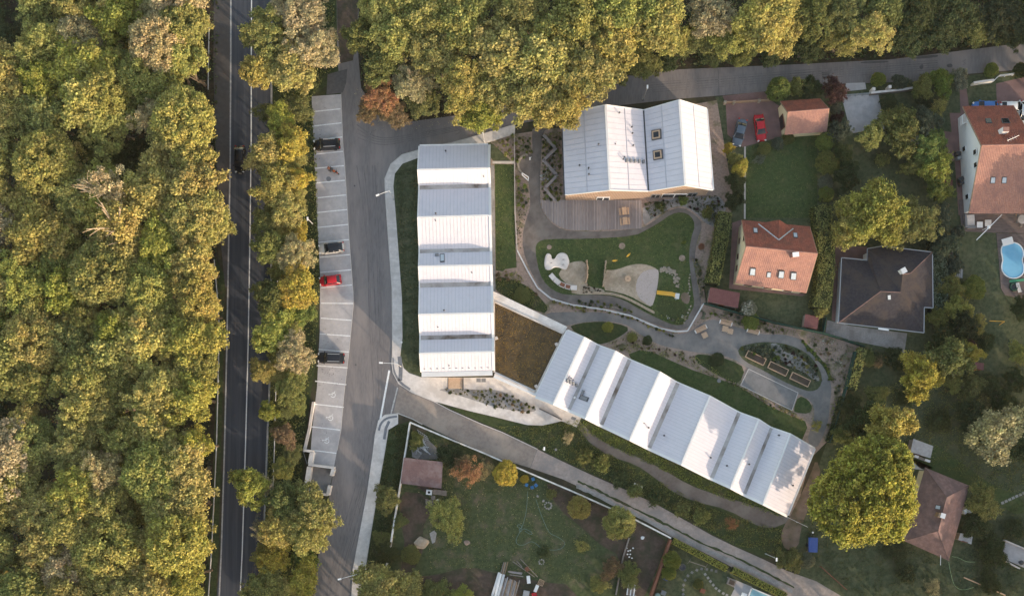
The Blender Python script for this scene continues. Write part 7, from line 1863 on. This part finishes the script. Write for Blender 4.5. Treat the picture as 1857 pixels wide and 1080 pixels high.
hedge('hedge', 'narrow yellowish hedge inside green screen fence', [(1566, 632), (1556, 668), (1545, 705)], 15, 1.9, 'olive', jit=.2, seed=5)
hedge('hedge', 'loose dark hedge along the green screen fence, lower part', [(1530, 720), (1518, 765), (1506, 800)], 11, 1.4, 'deep', jit=.22, seed=6)
hedge('hedge', 'blue-green hedge between bungalow and pool garden', [(1704, 415), (1705, 470), (1707, 560)], 26, 2.8, 'blue', jit=.26, seed=7)
hedge('hedge', 'low dark hedge along bottom of the fenced gravel', [(1560, 636), (1600, 648), (1645, 664)], 13, 1.3, 'deep', jit=.22, seed=8)

# shrubs in the beds: each one its own object ------------------------------------------
def inside(x, y, poly):
    c = False
    for i in range(len(poly)):
        (x1, y1), (x2, y2) = poly[i], poly[i - 1]
        if (y1 > y) != (y2 > y) and x < (x2 - x1) * (y - y1) / (y2 - y1) + x1: c = not c
    return c
BEDS = []
def tufts(poly, n, rpx, h, cols_, label, group, seed, name='bed_plant', gap=1.2):
    r = random.Random(seed); put = []
    xs = [p[0] for p in poly]; ys = [p[1] for p in poly]
    tries = 0
    while len(put) < n and tries < n * 60:
        tries += 1
        x, y = r.uniform(min(xs), max(xs)), r.uniform(min(ys), max(ys))
        q = r.uniform(*rpx)
        if not inside(x, y, poly) or any(math.hypot(x - a, y - b) < (q + c) * gap * .8 for a, b, c in put): continue
        put.append((x, y, q))
        f = FC[r.choice(cols_)]; j = r.uniform(.8, 1.25)
        BEDS.append((q, x, y, r.uniform(*h), tuple(k * j for k in f), label, group, r.uniform(0, 6), r.randrange(4)))
def plant_beds(limit=285):
    """the largest plants one by one, the small rest of each bed as one mass"""
    BEDS.sort(key=lambda k: -k[0])
    rest = {}
    for i, (q, x, y, hh, f, label, group, rz, v) in enumerate(BEDS):
        p = P(x, y, hh * .5); k = q / S / .5
        if i < limit:
            o = bpy.data.objects.new('bed_plant', crown('tuft', v))
            COL.objects.link(o)
            o.location = (p.x, p.y, hh * .35); o.scale = (k, k, hh * .65 / .38); o.rotation_euler = (0, 0, rz)
            o.color = (*f, 1)
            tag(o, label, 'plant', group)
        else: rest.setdefault(group, []).append((p, k, hh, f))
    for group, L in rest.items():
        Cs, Ns, Ss, Ts = [], [], [], []
        for j, (p, k, hh, f) in enumerate(L):
            c, n_, s_, t_, g = crown_points(800 + j % 7, .5, .38, 7, 18, .1, (.3, .5), .0, .2)
            Cs.append(c * np.array([k, k, hh * .65 / .38]) + np.array([p.x, p.y, hh * .35])); Ns.append(n_); Ss.append(s_ * k); Ts.append(t_)
        me = leaf_mesh('small_plants', np.concatenate(Cs), np.concatenate(Ns), np.concatenate(Ss), np.concatenate(Ts), g)
        o = bpy.data.objects.new('small_plants', me); COL.objects.link(o)
        o.color = (*(np.mean([q[3] for q in L], axis=0)), 1)
        tag(o, 'smallest ' + group, kind='stuff')
OVAL = [(790, 705), (830, 704), (865, 706), (903, 706), (931, 719), (959, 734), (974, 741), (967, 747), (937, 745), (898, 738), (853, 723), (820, 713)]
sheet('oval_bed', OVAL, 'gravel', .118, 1)
tufts(OVAL, 62, (1.6, 4.2), (.3, .9), ['deep', 'green', 'deep', 'rust'], 'small round shrub in the oval gravel bed before the entrance', 'shrubs in the oval entrance bed', 1)
tufts([(1168, 368), (1296, 354), (1314, 372), (1310, 398), (1296, 408), (1278, 400), (1262, 384), (1237, 371), (1212, 376), (1180, 396)], 75, (1.4, 3.4), (.2, .6), ['blue', 'deep', 'plum', 'green'], 'low lavender-like plant in the pale gravel bed below the hall', 'plants in the pale gravel bed', 2)
tufts([(940, 380), (960, 378), (950, 400), (945, 425), (946, 452), (938, 450), (936, 400)], 26, (1.0, 1.8), (.2, .4), ['deep', 'dark'], 'tiny dark plant in mulch strip beside inner lawn', 'plants in the mulch strip by inner lawn', 3)
tufts([(936, 250), (962, 246), (963, 276), (938, 296), (936, 280)], 16, (2, 5), (.3, .8), ['green', 'spring', 'deep'], 'leafy plant in the bed left of garden path top', 'plants left of garden path top', 4)
tufts([(895, 262), (930, 246), (931, 290), (910, 276)], 14, (2, 5), (.3, .7), ['green', 'spring', 'olive'], 'leafy plant in the bed behind the lane pavement', 'plants behind the lane pavement', 5)
tufts([(938, 320), (956, 335), (959, 372), (945, 378), (937, 376)], 16, (2, 5), (.3, .8), ['green', 'blue', 'spring'], 'leafy plant beside the wooden frame bench', 'plants beside frame bench', 6)
tufts([(984, 246), (996, 262), (1004, 268), (984, 288), (1006, 318), (986, 340), (1002, 362), (984, 362)], 30, (2, 4.6), (.3, .8), ['green', 'spring', 'deep', 'blue'], 'leafy plant left of the zigzag timber wall', 'plants left of the zigzag wall', 7)
tufts([(992, 242), (1016, 240), (1018, 360), (1008, 362), (992, 340), (1013, 318), (990, 292), (1012, 270)], 30, (2, 4.6), (.3, .8), ['green', 'spring', 'deep'], 'leafy plant between zigzag timber wall and hall', 'plants between zigzag wall and hall', 8)
tufts([(900, 496), (912, 492), (936, 492), (962, 518), (975, 535), (940, 520), (905, 508)], 14, (2, 5), (.3, .7), ['olive', 'green', 'rust'], 'scrubby plant in bed between planted roof and fence', 'plants between planted roof and fence', 9)
tufts([(1000, 545), (1040, 554), (1100, 562), (1150, 577), (1200, 597), (1226, 603), (1222, 612), (1190, 598), (1140, 577), (1096, 567), (1036, 564)], 34, (1.6, 4.2), (.3, .7), ['green', 'deep', 'olive', 'gold'], 'low plant along the white rail between the two paths', 'plants between the two paths', 10)
tufts([(1040, 545), (1100, 547), (1140, 558), (1150, 568), (1110, 560), (1060, 556)], 16, (2, 4), (.3, .7), ['deep', 'green'], 'dark plant in the strip above the white rail', 'plants above the white rail', 11)
tufts([(1095, 626), (1146, 598), (1170, 616), (1200, 630), (1256, 641), (1262, 662), (1200, 642), (1160, 632), (1140, 640)], 46, (1.4, 3.2), (.2, .6), ['deep', 'plum', 'rust', 'green'], 'small dark plant in mulch between long lawn and lower path', 'plants between long lawn and lower path', 12)
tufts([(1262, 664), (1340, 698), (1436, 746), (1462, 760), (1460, 764), (1394, 736), (1339, 700), (1280, 678)], 44, (1.2, 2.8), (.2, .5), ['deep', 'green', 'rust'], 'small plant in mulch edge of the court', 'plants along the court edge', 13)
tufts([(1272, 558), (1340, 572), (1420, 594), (1440, 606), (1380, 602), (1340, 590), (1310, 580), (1292, 574), (1270, 584), (1262, 592)], 46, (1.4, 4), (.2, .8), ['green', 'deep', 'spring', 'grey'], 'garden plant between benches and green screen fence', 'plants behind the benches', 14)
tufts([(1345, 632), (1366, 625), (1394, 624), (1410, 640), (1420, 658), (1408, 658), (1380, 646)], 42, (2.2, 5.4), (.4, 1.0), ['grey', 'blue', 'spring', 'green'], 'leafy herb clump behind the wooden raised beds', 'herbs behind the raised beds', 15)
tufts([(1400, 624), (1430, 627), (1460, 642), (1480, 664), (1489, 690), (1476, 690), (1452, 672), (1428, 662), (1416, 646)], 52, (1.8, 4.4), (.3, .9), ['blue', 'grey', 'deep', 'plum', 'gold'], 'rockery plant among pale stones behind raised beds', 'rockery plants among pale stones', 16)
tufts([(1452, 612), (1466, 626), (1484, 645), (1500, 664), (1511, 690), (1504, 690), (1496, 668), (1478, 648), (1462, 632)], 36, (2.4, 4.6), (.3, .7), ['spring', 'green'], 'bright green cover plant along outer bend of lower path', 'cover plants at the path bend', 17)
tufts([(1462, 606), (1500, 612), (1548, 630), (1530, 690), (1512, 740), (1510, 690), (1500, 660), (1484, 640)], 50, (1.2, 3.4), (.2, .7), ['green', 'deep', 'rust', 'grey'], 'garden plant in the mulch by the eastern screen fence', 'plants by the eastern screen fence', 18)
tufts([(1508, 712), (1524, 738), (1500, 800), (1486, 812), (1498, 786), (1506, 750)], 24, (1.4, 3.4), (.2, .6), ['green', 'olive'], 'plant along the lower end of lower path', 'plants along lower end of lower path', 19)
tufts([(1256, 470), (1264, 470), (1276, 500), (1278, 520), (1272, 545), (1266, 520), (1262, 488)], 22, (1.4, 3.4), (.2, .6), ['deep', 'green', 'grey'], 'plant between garden path and hedge', 'plants between path and hedge', 20)
tufts([(1196, 570), (1222, 585), (1240, 587), (1252, 570), (1236, 575), (1215, 578)], 18, (1.6, 3.6), (.2, .6), ['green', 'grey', 'spring'], 'flowering plant at foot of the slide mound', 'plants at the slide mound', 21)
tufts([(1060, 518), (1072, 516), (1092, 528), (1080, 533), (1050, 532)], 14, (1.0, 2.6), (.15, .4), ['dark', 'plum'], 'dark little plant beside the log bench', 'plants beside log bench', 22)
plant_beds()
# scruffy growth that nobody could count
def scatter(name, poly, n, leaf, h, col, seed, label=None):
    g = np.random.default_rng(seed)
    xs = [p[0] for p in poly]; ys = [p[1] for p in poly]
    pts = []
    while len(pts) < n:
        x, y = g.uniform(min(xs), max(xs)), g.uniform(min(ys), max(ys))
        if inside(x, y, poly) and math.sin(x * .21) + math.sin(y * .27 + x * .05) + g.normal() * .9 > -.4: pts.append((x, y))
    C = np.array([tuple(P(x, y)) for x, y in pts]); C[:, 2] = g.uniform(.02, h, n)
    N = np.array([0, 0, .6]) + g.normal(0, .6, (n, 3)); N /= np.linalg.norm(N, axis=1)[:, None]
    me = leaf_mesh(name, C, N, leaf * g.uniform(.5, 1.3, n), g.uniform(0, 1, n), g)
    o = bpy.data.objects.new(name, me); COL.objects.link(o); o.color = (*FC[col], 1)
    tag(o, label, kind='stuff')
scatter('undergrowth', [(-40, -40), (396, -40), (394, 500), (386, 800), (372, 1120), (-40, 1120)], 26000, .22, .9, 'deep', 1, 'dark undergrowth on the floor of the west wood')
scatter('undergrowth', [(486, -40), (612, -40), (600, 130), (566, 175), (575, 300), (580, 520), (572, 640), (556, 740), (545, 880), (575, 1000), (562, 1120), (474, 1120), (488, 800), (496, 500), (497, 167)], 14000, .16, .6, 'green', 2, 'weeds and scrub along the roadside strip')
scatter('undergrowth', [(655, -40), (1900, -40), (1900, 72), (1615, 104), (1441, 113), (1232, 122), (1128, 135), (930, 176), (831, 204), (726, 218), (690, 210), (655, 150)], 24000, .2, .9, 'deep', 3, 'scrub on the floor of the north wood')
scatter('grass', [(975, 772), (1018, 764), (1050, 760), (1075, 806), (1186, 866), (1300, 925), (1420, 960), (1415, 1005), (1330, 986), (1236, 936), (1136, 884), (1080, 860), (980, 812), (900, 772)], 9000, .1, .3, 'green', 4, 'rough meadow grass between dirt track and back path')
scatter('grass', [(706, 782), (722, 772), (742, 768), (733, 829), (720, 900), (700, 1025), (668, 1025), (680, 938)], 5000, .1, .4, 'deep', 5, 'rough grass between pavement and white wall')
scatter('grass', [(745, 775), (880, 830), (1000, 880), (1010, 925), (1060, 965), (1085, 990), (1050, 1055), (900, 1030), (780, 1030), (775, 985), (785, 925)], 7000, .07, .1, 'green', 6, 'patchy grass of the yard lawn')
scatter('grass', [(1045, 775), (1070, 787), (1104, 808), (1200, 852), (1300, 899), (1410, 935), (1425, 938), (1060, 762)], 5000, .08, .15, 'spring', 7, 'grass strip between slanting wing and back path')
scatter('grass', [(718, 315), (730, 300), (760, 290), (760, 676), (742, 674), (730, 645), (732, 610), (730, 540), (720, 393)], 6000, .07, .12, 'deep', 8, 'short grass of the lawn west of the long wing')
scatter('grass', [(1450, 940), (1640, 985), (1720, 1020), (1857, 900), (1857, 1080), (1560, 1080), (1460, 1000)], 9000, .09, .15, 'deep', 9, 'shaded grass below the great round tree')
scatter('grass', [(1600, 690), (1857, 720), (1857, 900), (1760, 870), (1690, 840), (1640, 800)], 9000, .09, .18, 'green', 10, 'shaded grass of the eastern meadow')

for i, (poly, n_, col) in enumerate(((LAWN, 3500, 'green'), ([(897, 297), (932, 298), (935, 450), (916, 488), (899, 490)], 1200, 'green'), ([(1140, 642), (1185, 638), (1255, 670), (1339, 699), (1436, 754), (1460, 765), (1455, 794), (1150, 655)], 2200, 'deep'), ([(1352, 268), (1482, 245), (1482, 395), (1352, 395)], 1800, 'green'), ([(1545, 300), (1660, 260), (1690, 340), (1640, 370), (1545, 330)], 1200, 'deep'))):
    scatter('grass', poly, n_, .06, .07, col, 30 + i, ['uneven grass of the play lawn', 'uneven grass of the narrow inner lawn', 'uneven grass of the long lawn', 'uneven grass of the cream house lawn', 'uneven grass below the gravel driveway'][i])
for i, poly in enumerate(([(1272, 556), (1340, 570), (1425, 594), (1500, 610), (1552, 632), (1535, 690), (1515, 745), (1510, 690), (1490, 645), (1455, 610), (1380, 602), (1310, 580)], [(1095, 626), (1146, 598), (1200, 630), (1262, 645), (1345, 700), (1462, 758), (1455, 764), (1340, 702), (1255, 668), (1190, 640), (1140, 640)], [(985, 244), (1016, 240), (1018, 362), (984, 362)], [(936, 248), (963, 246), (962, 276), (938, 300), (955, 335), (959, 374), (940, 420), (936, 380)], [(1168, 368), (1298, 354), (1314, 374), (1308, 400), (1290, 410), (1262, 384), (1237, 371), (1180, 398)], [(898, 496), (936, 492), (975, 535), (992, 562), (980, 566), (898, 526)], [(1256, 470), (1264, 470), (1278, 505), (1276, 545), (1266, 520)], [(1345, 630), (1392, 622), (1432, 627), (1478, 660), (1488, 690), (1450, 676), (1405, 655), (1370, 640)])):
    scatter('ground_cover', poly, [1500, 1400, 900, 700, 1300, 900, 350, 1100][i], .09, .22, ['green', 'olive', 'spring', 'green', 'blue', 'olive', 'green', 'grey'][i], 50 + i, ['low cover plants behind the benches', 'low cover plants beside the long lawn', 'low cover plants round the zigzag wall', 'low cover plants left of the garden path', 'low cover plants in the pale gravel bed', 'low cover plants beside the planted roof', 'low cover plants beside the hedge', 'low cover plants behind the raised beds'][i])
g_ = np.random.default_rng(9)
scatter('fallen_leaves', [(566, 176), (617, 172), (640, 540), (612, 815), (566, 780), (580, 600), (573, 350)], 420, .07, .045, 'gold', 71, 'fallen leaves on the parking bays')
scatter('fallen_leaves', [(740, 800), (1000, 880), (1080, 990), (900, 1030), (780, 1030)], 500, .09, .06, 'tan', 72, 'fallen leaves on the yard lawn')
scatter('fallen_leaves', [(645, 150), (690, 216), (830, 206), (930, 182), (930, 200), (830, 226), (690, 240), (640, 190)], 350, .08, .03, 'tan', 73, 'fallen leaves at the edge of the lane')
# woodland outside the picture to the south and east, which shades the gardens
def woodland(name, spots, seed, label):
    Cs, Ns, Ss, Ts = [], [], [], []
    tr = MB()
    g = np.random.default_rng(seed)
    for i, (x, y, r_, h) in enumerate(spots):
        c, n_, s_, t_, _ = crown_points(seed * 100 + i, r_, h * .36, 46, 34, .42, (.2, .34), -.5, .2)
        c = c + np.array([x, y, h * .64])
        Cs.append(c); Ns.append(n_); Ss.append(s_); Ts.append(t_)
        tr.tube([(x, y, 0), (x, y, h * .7)], [.3, .12], 6)
    me = leaf_mesh(name, np.concatenate(Cs), np.concatenate(Ns), np.concatenate(Ss), np.concatenate(Ts), g)
    o = bpy.data.objects.new(name, me); COL.objects.link(o); o.color = (*FC['olive'], 1)
    tag(o, label, kind='stuff')
    tr.build('trunks', M['bark'], o)
rr = random.Random(31)
spots = []
for x in range(-60, 150, 6):                                            # south of the frame
    spots.append((x + rr.uniform(-2, 2), -61 + rr.uniform(-3, 2), rr.uniform(3.4, 4.6), rr.uniform(9, 12)))
    spots.append((x + 3 + rr.uniform(-2, 2), -72 + rr.uniform(-4, 3), rr.uniform(4, 5.2), rr.uniform(12.5, 15)))
for y in range(-60, 66, 6):                                             # east of the frame
    spots.append((98 + rr.uniform(-3, 3), y + rr.uniform(-2, 2), rr.uniform(3.4, 4.6), rr.uniform(10.5, 13)))
    spots.append((110 + rr.uniform(-3, 3), y + rr.uniform(-2, 2), rr.uniform(4, 5.2), rr.uniform(14, 17)))
woodland('woodland', spots, 5, 'wood beyond the gardens south and east')

# ------------------------------------------------------------------ thin morning haze
hz = MB().box((0, -10, 83.5), (560, 560, 171)).build('haze', M['paint'])
hm = bpy.data.materials.new('haze')
hm.use_nodes = True
hm.node_tree.nodes.clear()
pv = hm.node_tree.nodes.new('ShaderNodeVolumePrincipled')
pv.inputs['Color'].default_value = (1.0, .97, .93, 1)
pv.inputs['Density'].default_value = HAZE
ho = hm.node_tree.nodes.new('ShaderNodeOutputMaterial')
hm.node_tree.links.new(pv.outputs[0], ho.inputs['Volume'])
hz.data.materials.clear(); hz.data.materials.append(hm)
tag(hz, 'thin morning haze over the whole place', kind='stuff')
